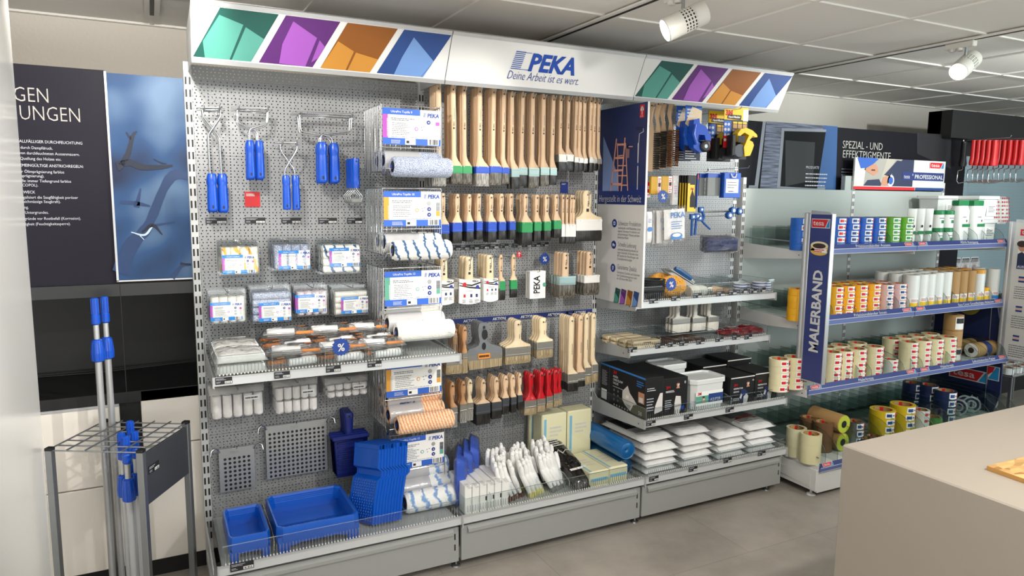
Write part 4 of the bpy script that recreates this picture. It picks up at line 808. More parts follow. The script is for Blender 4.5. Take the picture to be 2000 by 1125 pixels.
stack(1160, 621, 1156, 1168, 714, 730, 748, 3, 'very long pale brush with beige bristles', rn, 7, hw=8.5, text=False, mats=('beech_pale', 'tin', 'bristle_beige'), th=.015)
rn = 'lowest row'
row5 = [(884, 754, 880.5, 894.5, 797, 809, 836, 4, 'beech_dark', 'tin', 'bristle_clear', 'brush with clear-wrapped bristles'), (905, 751.5, 898.5, 913, 791, 803.5, 827, 4, 'beech_dark', 'tin', 'bristle_clear', 'brush with clear-wrapped bristles'), (919, 748, 914, 926, 788, 800, 822, 3, 'beech_pale', 'tin', 'bristle_clear', 'pale brush with clear-wrapped bristles'), (944.5, 748, 929.5, 958, 791, 807, 830, 4, 'beech', 'graphite', 'bristle_black', 'wide brush with black bristles'), (970.5, 744, 961, 981, 787, 801.5, 819, 5, 'beech', 'graphite', 'bristle_black', 'brush with black bristles'), (988.5, 740.7, 982, 995.5, 779, 793.5, 810, 4, 'beech', 'graphite', 'bristle_black', 'brush with black bristles'), (1002, 739, 998, 1009, 777, 790, 807, 3, 'beech', 'graphite', 'bristle_black', 'narrow brush with black bristles'), (1016, 736, 1011.5, 1021, 773, 785.5, 801, 3, 'beech', 'graphite', 'bristle_black', 'narrow brush with black bristles'),
        (1038.5, 735.6, 1026, 1049.5, 784.5, 796, 811, 4, 'red_plastic', 'tin', 'bristle_beige', 'red-handled brush with beige bristles'), (1059, 733, 1051, 1067, 780.5, 791, 805, 4, 'red_plastic', 'tin', 'bristle_beige', 'red-handled brush with beige bristles'), (1073.5, 730, 1068.5, 1081, 775.5, 786, 798, 4, 'red_plastic', 'tin', 'bristle_beige', 'red-handled brush with beige bristles'), (1086, 729, 1082.5, 1091.5, 770, 782, 795, 3, 'red_plastic', 'tin', 'bristle_beige', 'red-handled brush with beige bristles'), (1094, 727, 1091, 1098, 768, 779, 792, 3, 'red_plastic', 'tin', 'bristle_beige', 'red-handled brush with beige bristles')]
for k, (hx, hy, a, c, y0, y1, by, n, mh, mf, mb_, w) in enumerate(row5):
    stack(hx, hy, a, c, y0, y1, by, n, w, rn, k, style='tail' if k < 8 else 'beaver', hw=9.5 if k not in (7, 12) else 7, mats=(mh, mf, mb_), text=False)
# grey plastic paperhanger's brushes with two holes in the grip
def grey_brush():
    t = thing('paperhanging_brush', '', 'paint brush'); p0 = at(944, 643, Y=-.2)
    G = lambda x, y: (lambda q: (q.x-p0.x, -.01, q.z-p0.z))(at(*Z4(x, y), Y=-.2))
    d = MB(); out = [G(*q) for q in ((432, 195), (445, 183), (495, 183), (512, 195), (516, 230), (500, 300), (505, 345), (540, 372), (620, 392), (634, 405), (636, 440), (330, 470), (332, 432), (345, 415), (400, 400), (428, 380), (438, 345), (428, 300), (424, 240))]
    d.prism(out[::-1], (0, .02, 0), 'grey_plastic')
    for (x, y, rx, ry) in ((480, 285, 26, 42), (473, 388, 18, 30), (475, 222, 12, 12)): 
        c = G(x, y); sc = .0022/4.5*1.25; d.disc((c[0], -.0108, c[2]), rx*sc, (1, 0, 0), (0, 0, 1), 'black', 20, ry*sc)
    d.build('handle', t)
    a, c, e = G(335, 470), G(636, 440), G(330, 525); d = MB(); d.prism([a, G(330, 520), G(636, 490), c], (0, .02, 0), 'tin'); d.build('ferrule', t)
    d = MB(); d.prism([G(332, 520), G(345, 600), G(628, 560), G(634, 490)], (0, .018, 0), 'bristle_beige'); d.build('bristles', t)
    d = MB(); y = -.0118; o = G(423, 500); rect(d, (o[0], y, o[2]), X3, Z3, 0, .062, 0, .024, 'orange_label'); lines(d, (o[0]+.004, y-.0006, o[2]+.018), X3, Z3, .055, .012, 1, 'print_black', 5, .9, .05); d.build('orange_label', t); return t
mat('orange_label', '#f08a1c', .5)
kd = Kind(grey_brush)
for i in range(4): kd.put((at(944, 643, Y=-.2).x, -.19+.024*i, at(944, 643, Y=-.2).z), (0, 0, 0), 'wide grey plastic paperhanging brush with orange label, '+('front one' if i == 0 else ORD[i]+' from front')+' on its hook', 'grey plastic brushes')
hook('wire hook carrying the grey plastic brushes', at(944, 643, Y=-.2), -.2)
# small things on the middle board
t = thing('info_card', 'white booklet with large black upright lettering on the middle board', 'card', (0, 0, 0), 0, 'hanging booklets')
p0, p1 = at(1034.5, 584, Y=-.12), at(1066, 529, Y=-.12)
def booklet(k):
    t = thing('info_card', 'white booklet with upright black lettering, '+('front one' if k == 0 else ORD[k]+' from front')+' on the middle board', 'card', (p0.x, -.12+.012*k, p0.z), 0, 'hanging booklets')
    w, h = p1.x-p0.x, p1.z-p0.z; d = MB(); d.box(0, w, 0, .009, 0, h, 'paper', .001)
    d.text('PEKA', w*.55, (w*.62, -.0006, h*.18), 'print_black', Z3, (-1, 0, 0), bold=.03, width=h*.66); rect(d, (w*.28, -.0006, h*.06), X3, Z3, 0, w*.3, 0, h*.12, 'paper_grey'); d.disc((w*.92, -.0006, h*.5), w*.12, (1, 0, 0), (0, 0, 1), 'sage', 16); d.build('cover', t)
for o in (t,): bpy.data.objects.remove(o)
for k in range(4): booklet(k)
hook('wire hook carrying the white booklets', Vector(((p0.x+p1.x)/2, 0, p1.z-.004)), -.115)
star_badge('blue zigzag percent badge above the white booklets', at(1063, 505.5, Y=-.06), .03)
d = MB(); o = at(1009, 503, Y=-.09); d.box(o.x, o.x+.026, -.092, -.09, o.z, o.z+.03, 'swiss_red'); d.poly([(o.x+x, -.0926, o.z+z) for x, z in ((.006, .018), (.02, .018), (.018, .024), (.013, .027), (.008, .024))], 'sign_white'); rect(d, (o.x+.0115, -.0926, o.z+.006), X3, Z3, 0, .003, 0, .014, 'sign_white'); tag(d.build('hook_tag'), 'small red tag with white emblem clipped to a middle board hook', 'tag')
hook('empty wire hook holding the small red tag', at(1018, 499, Y=-.09), -.11)
d = MB(); o = at(1095, 376.5, Y=-.003); d.box(o.x, o.x+.044, -.004, -.001, o.z, o.z+.056, 'deep_blue'); lines(d, (o.x+.004, -.0046, o.z+.052), X3, Z3, .03, .01, 2, 'sign_white', 3); tag(d.build('info_sticker'), 'small blue sticker on the middle board below the slim brushes', 'sticker')
for i, x in enumerate((215, 295, 380, 470, 555, 645, 760, 845, 925, 1000)):
    px, py = 840+x/4.5-7, 360+(578-(x-215)*.04)/4.5; d = MB(); tag_mesh(d, at(px, py, Y=-.004), X3, Z3, .05, .022, i); tag(d.build('price_tag'), 'black price label below second brush row, %s from the left' % ORD[i], 'price label', 'price labels under the second brush row')
# AKTION strip
a, c = at(874, 635, Y=-.002), at(1160, 607.5, Y=-.002)
t = thing('promotion_strip', 'long blue AKTION strip across the middle board', 'strip', (1.02, 0, (a.z+c.z)/2))
d = MB(); d.box(0, .965, -.003, -.001, -.006, .02, 'peka_navy'); d.build('band', t); d = MB()
for i in range(6): d.text('AKTION', .02, (.03+.163*i, -.0038, -.0005), 'sign_white', bold=.02)
d.build('lettering', t)
# ------------------------------------------------------------ left bay: roller frames on hooks
def L7(x, y): return (370+x/4.166, 190+y/4.166)
def frame_kind(hx, hy0, hy1, hw, wire, axle, yf, flip):
    """wire roller frame hanging by its axle: bent rod and ribbed blue grip; origin at grip top"""
    P = lambda x, y: Vector(at(*L7(x, y), Y=yf)); O = P(hx, hy0); rel = lambda p, dy=0: (p.x-O.x, dy, p.z-O.z)
    def make():
        t = thing('wire_paint_roller', '', 'paint roller frame')
        pts = [rel(P(*q)) for q in wire]; a = rel(P(*axle)); pts = pts+[(pts[-1][0], .004, pts[-1][2]+.006), (a[0], .006, a[2])]
        sm = [pts[0]]
        for i in range(1, len(pts)-1):   # round the bends
            p, q, r = Vector(pts[i-1]), Vector(pts[i]), Vector(pts[i+1]); k = min(.012, (q-p).length*.4, (r-q).length*.4)
            u, v = q+(p-q).normalized()*k, q+(r-q).normalized()*k
            sm += [tuple(u), tuple((u+v+q*2)/4), tuple(v)]
        sm.append(pts[-1]); d = MB(); d.tube(sm, .0034, 'chrome', 8); d.build('wire_frame', t)
        H = O.z-P(hx, hy1).z; w = P(hx+hw/2, hy0).x-P(hx-hw/2, hy0).x; d = MB(); R_ = []
        for z, a, b_ in ((0, .74, .8), (-.03, .86, .9), (-.14, .98, 1), (-.22, 1.0, 1.05), (-.28, .86, .9), (-.34, .9, .92), (-.6, .96, 1), (-.94, 1.0, 1.0), (-.985, .96, .95), (-1, .86, .85)): R_.append(rr(w*a, w*.72*b_, z*H, .32))
        d.loft(R_[::-1], 'blue_plastic')
        for k in range(9):
            z = -H*(.4+.06*k); d.box(w*.47, w*.515, -w*.2, w*.2, z-.003, z+.003, 'blue_plastic', .001)
        d.loft([[(x*w*.11+0, -w*.365, -H*.89+z*w*.2) for x, z in ((math.cos(q), math.sin(q)) for q in (2*PI*i/12 for i in range(12)))], [(x*w*.09, -w*.366, -H*.89+z*w*.17) for x, z in ((math.cos(q), math.sin(q)) for q in (2*PI*i/12 for i in range(12)))]], 'navy_dark')
        d.build('grip', t); return t
    return Kind(make), O
frames = [('long-neck', (180, 620, 925, 82, [(168, 622), (150, 310), (258, 150), (250, 95)], (60, 80)), (268, 622, 930, 82, [(262, 624), (245, 320), (110, 150), (108, 100)], (292, 95))),
          ('medium wide', (492, 350, 660, 70, [(490, 352), (488, 272), (505, 252), (635, 215), (640, 100)], (345, 85)), (570, 350, 660, 70, [(562, 352), (550, 278), (530, 258), (395, 205), (392, 100)], (672, 110))),
          ('small', (785, 635, 915, 64, [(775, 637), (775, 590), (875, 430), (875, 380)], (695, 367)), (866, 635, 917, 64, [(862, 637), (855, 585), (745, 430), (742, 380)], (912, 380))),
          ('large bracket', (1077, 365, 690, 80, [(1065, 367), (1070, 315), (1095, 298), (1315, 275), (1322, 150)], (835, 122)), (1182, 372, 692, 76, [(1170, 374), (1165, 335), (1140, 312), (910, 275), (898, 140)], (1372, 152)))]
for fi, (w, A, B) in enumerate(frames):
    for si, (q, side) in enumerate(((A, 'left'), (B, 'right'))):
        kd, O = frame_kind(*q, -.13+.0*si, si)
        for i in range(2 if fi != 2 else 1):
            y = -.13+.012*si+.036*i
            kd.put((O.x-.0*i, y, O.z-.006*i), (0, 0, 0), '%s roller frame with blue grip, %s of its pair, %s' % (w, side, 'front one' if i == 0 else 'behind the front one'), 'roller frames with blue grips')
    for px, py in ((wx, wy) for wx, wy in ((A[4][-1][0]-8, A[4][-1][1]-8), (B[4][-1][0]+8, B[4][-1][1]-8))):
        p = at(*L7(px, py), Y=-.12); hook('wire hook carrying the %s roller frames, %s one' % (w, 'right' if px == A[4][-1][0]-8 else 'left'), Vector((p.x, 0, p.z-.012)), -.12, up=.03)
def rev_frame():
    t = thing('wire_paint_roller', '', 'paint roller frame'); H, w = .125, .032; d = MB()
    d.loft([rr(w*a, w*.8, -z*H, .32) for z, a in ((1, .8), (.95, .95), (.72, 1.0), (.66, .86), (.6, .9), (.3, .96), (.02, .95), (-.02, .8))], 'blue_plastic'); d.disc((0, -w*.41, -.012), .004, (1, 0, 0), (0, 0, 1), 'navy_dark', 12); d.build('grip', t)
    d = MB(); d.tube([(0, 0, -H), (.004, 0, -H-.008), (.026, 0, -H-.034), (.024, 0, -H-.056), (.0, 0, -H-.058), (-.024, 0, -H-.054), (-.028, 0, -H-.034), (-.004, 0, -H-.008)], .0026, 'chrome', 6); d.build('wire_frame', t)
    d = MB(); d.lathe([(.004, -.024), (.011, -.022), (.011, .022), (.004, .024)], 'felt', 14, 'x'); d.M = Tr(0, 0, -H-.055); d2 = MB(); d2.M = Tr(0, 0, -H-.056); d2.lathe([(.004, -.024), (.011, -.022), (.011, .022), (.004, .024)], 'felt', 14, 'x'); d2.build('foam_roller', t); return t
kd = Kind(rev_frame); p = at(*L7(1352, 500), Y=-.16)
for i in range(4): kd.put((p.x, -.16+.036*i, p.z), (0, 0, 0), 'upturned mini roller frame with blue grip, %s on its hook' % ('front one' if i == 0 else ORD[i]+' from front'), 'upturned mini roller frames')
hook('wire hook carrying the upturned mini roller frames', Vector((p.x, 0, p.z+.001)), -.16)
for i, (x, y) in enumerate(((401.7, 437), (478.7, 436.5), (550, 436.5), (622, 436.5), (678, 436.5))):
    d = MB(); tag_mesh(d, at(x, y, Y=-.001), X3, Z3, .083 if i < 4 else .07, .025, i+20); tag(d.build('price_tag'), 'black price label below the roller frames, %s from the left' % ORD[i], 'price label', 'price labels under the roller frames')
a = at(478.6, 404, Y=-.002); d = MB(); d.box(a.x, a.x+.062, -.004, -.001, a.z, a.z+.064, 'red'); lines(d, (a.x+.006, -.0046, a.z+.058), X3, Z3, .035, .012, 2, 'sign_white', 4, .6, .2); tag(d.build('info_sticker'), 'small red sticker on the left board under the medium roller frames', 'sticker')

# ------------------------------------------------------------ printed label used on packs and baskets
def info_card(d, w, h, acc, title, y=-.0008, cols=('sky', 'sky'), big=True, level=(1, 0, 0), hi=0, ox=0, oz=0):
    """white product card with blue head and foot, coloured side strip, logo, icons and barcode; lower left at (ox, y, oz)"""
    d.box(ox, ox+w, y, y+.0012, oz, oz+h, 'paper'); k = lambda n: y-.0006*n; R4 = lambda x0, x1, z0, z1, m, n=1: rect(d, (ox, k(n), oz), X3, Z3, x0*w, x1*w, z0*h, z1*h, m)
    R4(0, .645, .83, 1, cols[0]); R4(0, 1, 0, .185, cols[0]); R4(0, .09, .185, .83, acc)
    d.text(title, h*.085, (ox+w*.14, k(2), oz+h*.885), 'sign_white', bold=.015)
    peka_logo(d, (ox+w*.695, k(2), oz+h*.80), X3, Z3, h*.115)
    lines(d, (ox+w*.14, k(1), oz+h*.76), X3, Z3, w*.42, h*.09, 2, 'grey_text', hi+1, .5); lines(d, (ox+w*.16, k(1), oz+h*.64), X3, Z3, w*.36, h*.36, 7, 'grey_text', hi+2, .34); lines(d, (ox+w*.14, k(1), oz+h*.245), X3, Z3, w*.7, h*.03, 1, 'grey_text', hi+3, .4, .1)
    lines(d, (ox+w*.058, k(2), oz+h*.22), Z3, (-1, 0, 0), h*.55, w*.05, 2, 'sign_white', hi+4, .45)
    lines(d, (ox+w*.14, k(2), oz+h*.15), X3, Z3, w*.2, h*.11, 3, 'sign_white', hi+5, .4)
    def ring(cx, cz, r, m, inner='paper'): d.disc((ox+cx*w, k(2), oz+cz*h), r, X3, Z3, m, 20); d.disc((ox+cx*w, k(3), oz+cz*h), r*.62, X3, Z3, inner, 16)
    ring(.575, .46, h*.055, acc)
    for i, (dx, dz) in enumerate(((.655, .50), (.70, .52), (.665, .42))): R4(dx, dx+.022, dz, dz+.02, 'grey_text', 2)
    for i, z in enumerate((.66, .49, .33)): ring(.79, z, h*.06, 'deep_blue' if level[i] else 'steel', 'sign_white' if not level[i] else 'deep_blue'); d.disc((ox+.79*w, k(4), oz+z*h), h*.022, X3, Z3, 'sign_white' if level[i] else 'steel', 8)
    for z0, z1, m in ((.58, .68, acc if level[0] else 'steel'), (.44, .575, 'paper_grey' if level[0] else acc if False else 'steel'), (.29, .435, acc if not level[0] else 'paper_grey')): R4(.915, .985, z0, z1, m, 1)
    R4(.38, .56, .01, .175, 'paper', 2); R4(.40, .45, .05, .12, 'print_black', 3)
    R4(.77, .965, .02, .20, 'paper', 2); barcode(d, (ox+w*.785, k(3), oz+h*.03), X3, Z3, w*.17, h*.15, hi+3)
def roller_mesh(d, L, r, m, axis='x', seg=20, core='navy_dark', c=(0, 0, 0)):
    old = d.M; d.M = old @ Tr(*c); e = r*.28
    d.lathe([(r*.55, -L/2+.002), (r*.86, -L/2), (r, -L/2+e), (r, L/2-e), (r*.86, L/2), (r*.55, L/2-.002)], m, seg, axis)
    d.lathe([(r*.56, -L/2+.001), (r*.4, -L/2+.004)], core, seg, axis, caps=True); d.lathe([(r*.56, L/2-.001), (r*.4, L/2-.004)], core, seg, axis, caps=True); d.M = old
def shell(t, w, dp, h, name='clear_box'):
    d = MB(); y0 = -dp; d.box(.006, w-.006, y0, -.004, .006, h-.022, 'clear_pack', .006); d.box(0, w, -.004, -.0025, 0, h, 'clear_pack'); 
    d.tube([(.006, y0, .006), (w-.006, y0, .006), (w-.006, y0, h-.022), (.006, y0, h-.022)], .0012, 'acrylic_edge', 4, True)
    d.tube([(.002, -.003, .002), (w-.002, -.003, .002), (w-.002, -.003, h-.002), (.002, -.003, h-.002)], .0011, 'acrylic_edge', 4, True); d.build(name, t)
packs = [((425.5, 471, 508, 539.5), (435, 415+27, 498, 536), 'nap_yellow', 'v', 'clear pack of yellow-striped mini rollers, first of the upper pack row', 4), ((528, 467, 607.5, 531), (545, 0, 606, 528), 'nap_blue', 'v', 'clear pack of blue-flecked mini rollers, middle of the upper pack row', 3), ((623, 467, 706, 538), (644, 0, 703, 521.5), 'nap_stripe', 'h', 'clear pack of blue-striped mini rollers, last of the upper pack row', 3),
         ((404, 566.5, 482, 636), (411, 0, 474, 628), 'foam', 'v', 'clear pack of white foam rollers at lower left of the pack rows', 4), ((486.6, 558, 570.5, 634.8), (506.5, 0, 569, 629), 'nap_blue', 'h', 'clear pack of blue-flecked rollers, second of the lower pack row', 3), ((573, 556.6, 643, 620.5), (578, 0, 636, 612), 'nap_rose', 'v', 'clear pack of rose-flecked rollers, third of the lower pack row', 3), ((647, 556.6, 721, 620.5), (668, 0, 720.6, 613.5), 'foam', 'h', 'clear pack of white rollers, last of the lower pack row by the basket', 4)]
fleece('nap_rose', '#f0e6ea', '#c49db0', 'noise', 320, .95, (.5, .62))
for pi, (bx, lb, mt, ori, label, n) in enumerate(packs):
    yf = -.15; a, c = at(bx[0]+5, bx[3], Y=yf), at(bx[2], bx[1], Y=yf); w, h = c.x-a.x, c.z-a.z; dp = .042
    l0, l1 = at(lb[0], lb[3], Y=yf), at(lb[2], lb[3], Y=yf); lw = min(l1.x-l0.x, w-.01)
    def make():
        t = thing('roller_pack', '', 'roller pack'); shell(t, w, dp, h)
        nr = 4; 
        if ori == 'v':
            for i in range(nr):
                d = MB(); x = .008+(w-.016)*(i+.5)/nr; r = min((w-.012)/nr/2, dp*.47); roller_mesh(d, h-.032, r, mt, 'z', 14, 'nap_white' if mt != 'nap_blue' else 'navy_dark', (x, -dp/2-.002, (h-.032)/2+.008)); d.build('mini_roller', t)
        else:
            for i in range(4):
                d = MB(); z = .008+(h-.032)*(i+.5)/4; r = min((h-.028)/8, dp*.47); roller_mesh(d, w-.016, r, mt, 'x', 14, 'nap_white', (w/2, -dp/2-.002, z)); d.build('mini_roller', t)
        d = MB(); info_card(d, lw, lw*.62, 'magenta', 'UltraPro Toplife 6', -dp+.0012, hi=pi*7, ox=min(l0.x-a.x, w-lw-.006), oz=max(.008, l0.z-a.z), level=(1, 0, 0), cols=('cyan', 'cyan')); tag(d.build('printed_label', t), 'white and blue printed label'); return t
    kd = Kind(make)
    for i in range(n): kd.put((a.x, yf+dp+.045*i if False else yf+dp+.0*i+.045*i*.62 if False else -.15+dp+.0435*i, a.z), (0, 0, 0), label if i == 0 else label.split(',')[0].split(' at ')[0]+', %s behind the front %s pack of the %s row' % (ORD[i-1], ('left', 'middle', 'right', 'left', 'second', 'third', 'right')[pi], 'upper' if pi < 3 else 'lower'), 'clear roller packs on the left board') if i < 3 else None
    hook('wire hook carrying the %s clear pack stack' % ORD[pi], Vector((a.x+w/2, 0, c.z-.008)), -.152)

# ------------------------------------------------------------ wire baskets with product cards and big rollers
def wire_basket(label, zt, zb, cz0, cz1, acc, title, level, x0=.725, x1=.995, yfr=-.268, hi=0, cw=None):
    t = thing('wire_basket', label, 'basket', (x0, 0, zb), 0, 'wire roller baskets'); W = x1-x0; H = zt-zb; r = .0022
    for nm, x in (('side_grid', 0), ('side_grid', W)):
        d = MB()
        for i in range(11):
            y = -.01+(yfr+.01)*i/10; d.tube([(x, y, .02-.0*i), (x, y, H-.0)], r*.8, 'chrome', 5)
        for z in (.02, H): d.tube([(x, -.002, z), (x, yfr, z)], r*1.2, 'chrome', 6)
        d.tube([(x, yfr, .02), (x, yfr-.03, .0), (x, yfr-.055, .03)], r*1.2, 'chrome', 6); d.build(nm, t)
    d = MB()
    for i in range(12): xx = W*i/11; d.tube([(xx, -.004, H*.75), (xx, -.006, .02), (xx, yfr, .02), (xx, yfr-.03, .0), (xx, yfr-.055, .03)], r*.8, 'chrome', 5)
    d.tube([(0, yfr-.055, .03), (W, yfr-.055, .03)], r, 'chrome', 6); d.build('bottom_grid', t)
    d = MB(); z0, z1 = cz0-zb-.012, cz1-zb+.004
    d.tube([(0, yfr, H), (W, yfr, H)], r, 'chrome', 6); d.tube([(0, yfr, z0), (W, yfr, z0)], r*1.1, 'chrome', 6); d.tube([(0, yfr, z0-.0), (0, yfr, H)], r, 'chrome', 6); d.tube([(W, yfr, z0), (W, yfr, H)], r, 'chrome', 6); d.build('front_frame', t)
    d = MB(); info_card(d, W-.008, cz1-cz0, acc, title, yfr-.005, ('sky', 'sky'), hi=hi, level=level, ox=.004, oz=cz0-zb); tag(d.build('info_card', t), 'white and blue product card'); return t
BK = [('topmost wire basket with violet-striped card and blue-flecked roller', 2.05, 1.752, 1.885, 2.036, 'magenta', 'UltraPro Toplife 9', (1, 0, 0)), ('second wire basket from top, with orange-striped card and blue-striped roller', 1.70, 1.395, 1.537, 1.688, 'amber', 'UltraPro Toplife 18', (0, 1, 1)), ('third wire basket from top, with green-striped card and white roller', 1.355, 1.04, 1.188, 1.341, 'sage', 'UltraPro Toplife 12', (0, 1, 1)), ('fourth wire basket under the left shelf, with orange-flecked rollers', .95, .62, .779, .932, 'amber', 'UltraPro Toplife 18', (0, 1, 1)), ('lowest wire basket behind the blue tray stack, with green-striped card', .60, .262, .439, .585, 'sage', 'UltraPro Toplife 12', (0, 1, 1))]
for i, q in enumerate(BK): wire_basket(q[0], q[1], q[2], q[3], q[4], q[5], q[6], q[7], x0=.725 if i < 4 else .745, x1=.993 if i < 4 else 1.005, hi=i*11)
def big_roller(m, L=.262, r=.043, wrap=True):
    t = thing('roller_sleeve', '', 'paint roller'); d = MB(); roller_mesh(d, L, r, m, 'x', 28); d.build('nap', t)
    d = MB(); d.lathe([(r*.42, -L/2-.002), (r*.42, -L/2+.004)], 'black', 20, 'x', caps=True); d.lathe([(r*.22, -L/2-.003), (r*.22, -L/2+.004)], 'royal', 16, 'x', caps=True); d.build('core_tube', t)
    if wrap:
        d = MB(); d.lathe([(r*1.02, -L*.5), (r*1.03, -L*.49), (r*1.03, L*.08), (r*1.02, L*.1)], 'wrap', 28, 'x')
        q = math.radians(125)
        d.M = Rx(0.95); d.text('PEKA', .034, (-L*.30, -r*1.05, -.012), 'deep_blue', bold=.03, shear=.1); lines(d, (-L*.38, -r*1.05, -.018), X3, Z3, .1, .008, 1, 'deep_blue', 2, .5); d.build('printed_wrap', t)
    return t
film('wrap', '#ffffff', .75, '#c9c9cb', 8)
G5 = 'big rollers in the wire baskets'
def rollers(m, fz, fy, x, n, looks, zb, r=.043, tilt=0):
    k1 = Kind(lambda: big_roller(m, r=r, wrap=False)); k2 = Kind(lambda: big_roller(m, r=r, wrap=True))
    k1.put((x, fy, fz), (0, 0, tilt), looks+', bare one in front at the basket lip', G5)
    for i in range(n):
        row, lvl = i % 2, i//2
        k2.put((x-.012, fy+.092+.09*row+.03*lvl, zb+.02+r+.004+lvl*.074), (RND.uniform(-.3, .3), 0, 0), looks+', wrapped one, %s behind the bare front roller' % ORD[i], G5)
rollers('nap_blue', 1.790, -.318, .885, 2, 'blue-flecked roller in topmost basket', 1.752)
rollers('nap_stripe', 1.436, -.318, .882, 2, 'blue-striped white roller in second basket', 1.395)
rollers('nap_white', 1.080, -.322, .892, 3, 'plain white roller in third basket', 1.04)
rollers('nap_orange', .664, -.322, .890, 4, 'orange-flecked roller in fourth basket', .62)
rollers('nap_wide', .307, -.340, .915, 3, 'blue-banded white roller in lowest basket', .262, r=.048)

# ------------------------------------------------------------ small bagged rollers on the left shelf
def mini_roller(hm):
    t = thing('mini_roller', '', 'mini roller'); d = MB(); roller_mesh(d, .11, .017, 'cotton_white', 'x', 14, 'paper', (.03, 0, .02)); d.build('foam_roller', t)
    d = MB(); d.tube([(.09, 0, .02), (.10, .0, .02), (.10, .03, .018), (-.02, .034, .018), (-.03, .03, .018)], .0026, 'chrome', 5); d.build('wire_frame', t)
    d = MB(); d.loft([rr(w, w*.8, 0, .32) for w in (.012,)]+[], hm) if False else d.tube([(-.10, .03, .018), (-.085, .03, .018), (-.06, .03, .018), (-.035, .03, .018), (-.028, .03, .018)], [.005, .008, .0065, .008, .005], hm, 10); d.build('grip', t)
    d = MB(); d.M = Tr(0, .01, .001); d.pillow(.225, .085, .04, 'film', seed=5, n=12, rough=.3); d.build('clear_bag', t)
    d = MB(); d.M = Tr(-.03, -.004, .0405); rect(d, (0, 0, 0), X3, Y3, -.055, .055, -.016, .016, 'print_black'); rect(d, (0, 0, .0006), X3, Y3, -.04, -.01, -.006, .006, 'orange_label'); lines(d, (-.005, .009, .0006), X3, Y3, .045, .018, 3, 'sign_white', 3); d.build('bag_label', t); return t
km = Kind(lambda: mini_roller('orange_label')); zs = .993
mat('orange_p', '#f08519', .4)
spots = [(.325, 'second bin'), (.51, 'third bin'), (.67, 'fourth bin')]
for bi, (cx, bn) in enumerate(spots):
    for i, (dx, dy, dz, rz) in enumerate(((-.005, -.40, 0, .12), (.01, -.31, 0, -.1), (0, -.22, 0, .05), (0, -.12, .0, .1), (.0, -.36, .042, -.12), (.0, -.26, .042, .15), (.0, -.15, .042, 0), (.005, -.20, .084, -.06))):
        if cx != .325: dx *= .2; rz *= .25
        where = ('front bottom', 'second bottom', 'third bottom', 'rear bottom', 'front upper', 'middle upper', 'rear upper', 'topmost')[i]
        km.put((cx+dx, dy, zs+dz), (0, 0, rz+(PI if i % 3 == 1 else 0)), 'bagged mini roller with orange grip, %s one in the %s of left shelf' % (where, bn), 'bagged mini rollers on the left shelf') if cx == .325 or abs(dz-.042) < .05 else None
def flat_pack(seed):
    t = thing('roller_refill_pack', '', 'roller pack'); d = MB(); 
    for i in range(4): roller_mesh(d, .17, .0155, 'cotton_white', 'x', 12, 'paper', (0, -.055+.036*i, .018))
    d.build('white_rollers', t); d = MB(); d.M = Tr(0, 0, .0005); d.pillow(.19, .165, .041, 'film_milky', seed=seed, n=12, rough=.25, sharp=6); d.build('clear_bag', t)
    d = MB(); rect(d, (0, .07, .0415), X3, Y3, -.05, .05, -.012, .008, 'paper'); lines(d, (-.04, .074, .042), X3, Y3, .08, .012, 1, 'print_black', 6, .6); rect(d, (-.05, -.03, .0415), X3, Y3, -.006, .004, -.005, .005, 'red'); d.build('bag_label', t); return t
kf = Kind(lambda: flat_pack(3))
for i in range(2):
    for j, y in enumerate((-.375, -.20)):
        kf.put((.118, y, zs+.0425*i), (0, 0, RND.uniform(-.03, .03)), 'white bagged roller refill, %s in the %s stack of first left shelf bin' % (('bottom one', 'upper one')[i], ('front', 'rear')[j]), 'white refill packs on the left shelf')
star_badge('blue zigzag percent badge on the left shelf fence', at(665.7, 677.4, Y=-.476), .0365)

# hanging bags of white rollers below the shelf
def hang_bag(rows, ncol, rl, w, h):
    t = thing('roller_bag', '', 'roller bag'); rr_ = w/ncol/2*.93
    for r_ in range(rows):
        for c_ in range(ncol):
            d = MB(); z = -h+.012+rl/2+r_*(rl+.008); d.M = Tr(-w/2+w*(c_+.5)/ncol, -.026, z) @ Ry(RND.uniform(-.12, .12) if rows == 2 and rl < .05 else RND.uniform(-.015, .015)); roller_mesh(d, rl, min(rr_, .018), 'cotton', 'z', 14, 'paper'); d.build('foam_roller', t)
    d = MB(); d.M = Tr(0, -.026, -h) @ Rx(PI/2) @ Tr(0, h/2, -.021); d.pillow(w+.018, h, .042, 'film', seed=rows*3+ncol, n=12, rough=.2, sharp=8); d.build('clear_bag', t)
    d = MB(); d.box(-w/2-.006, w/2+.006, -.012, -.01, -.03, .0, 'film_milky'); rect(d, (w*.12, -.0485, -h+rl*rows*.86), X3, Z3, 0, w*.3, 0, .02, 'paper'); lines(d, (w*.14, -.049, -h+rl*rows*.86+.016), X3, Z3, w*.26, .01, 1, 'print_black', 3, .6); d.build('header_strip', t); return t
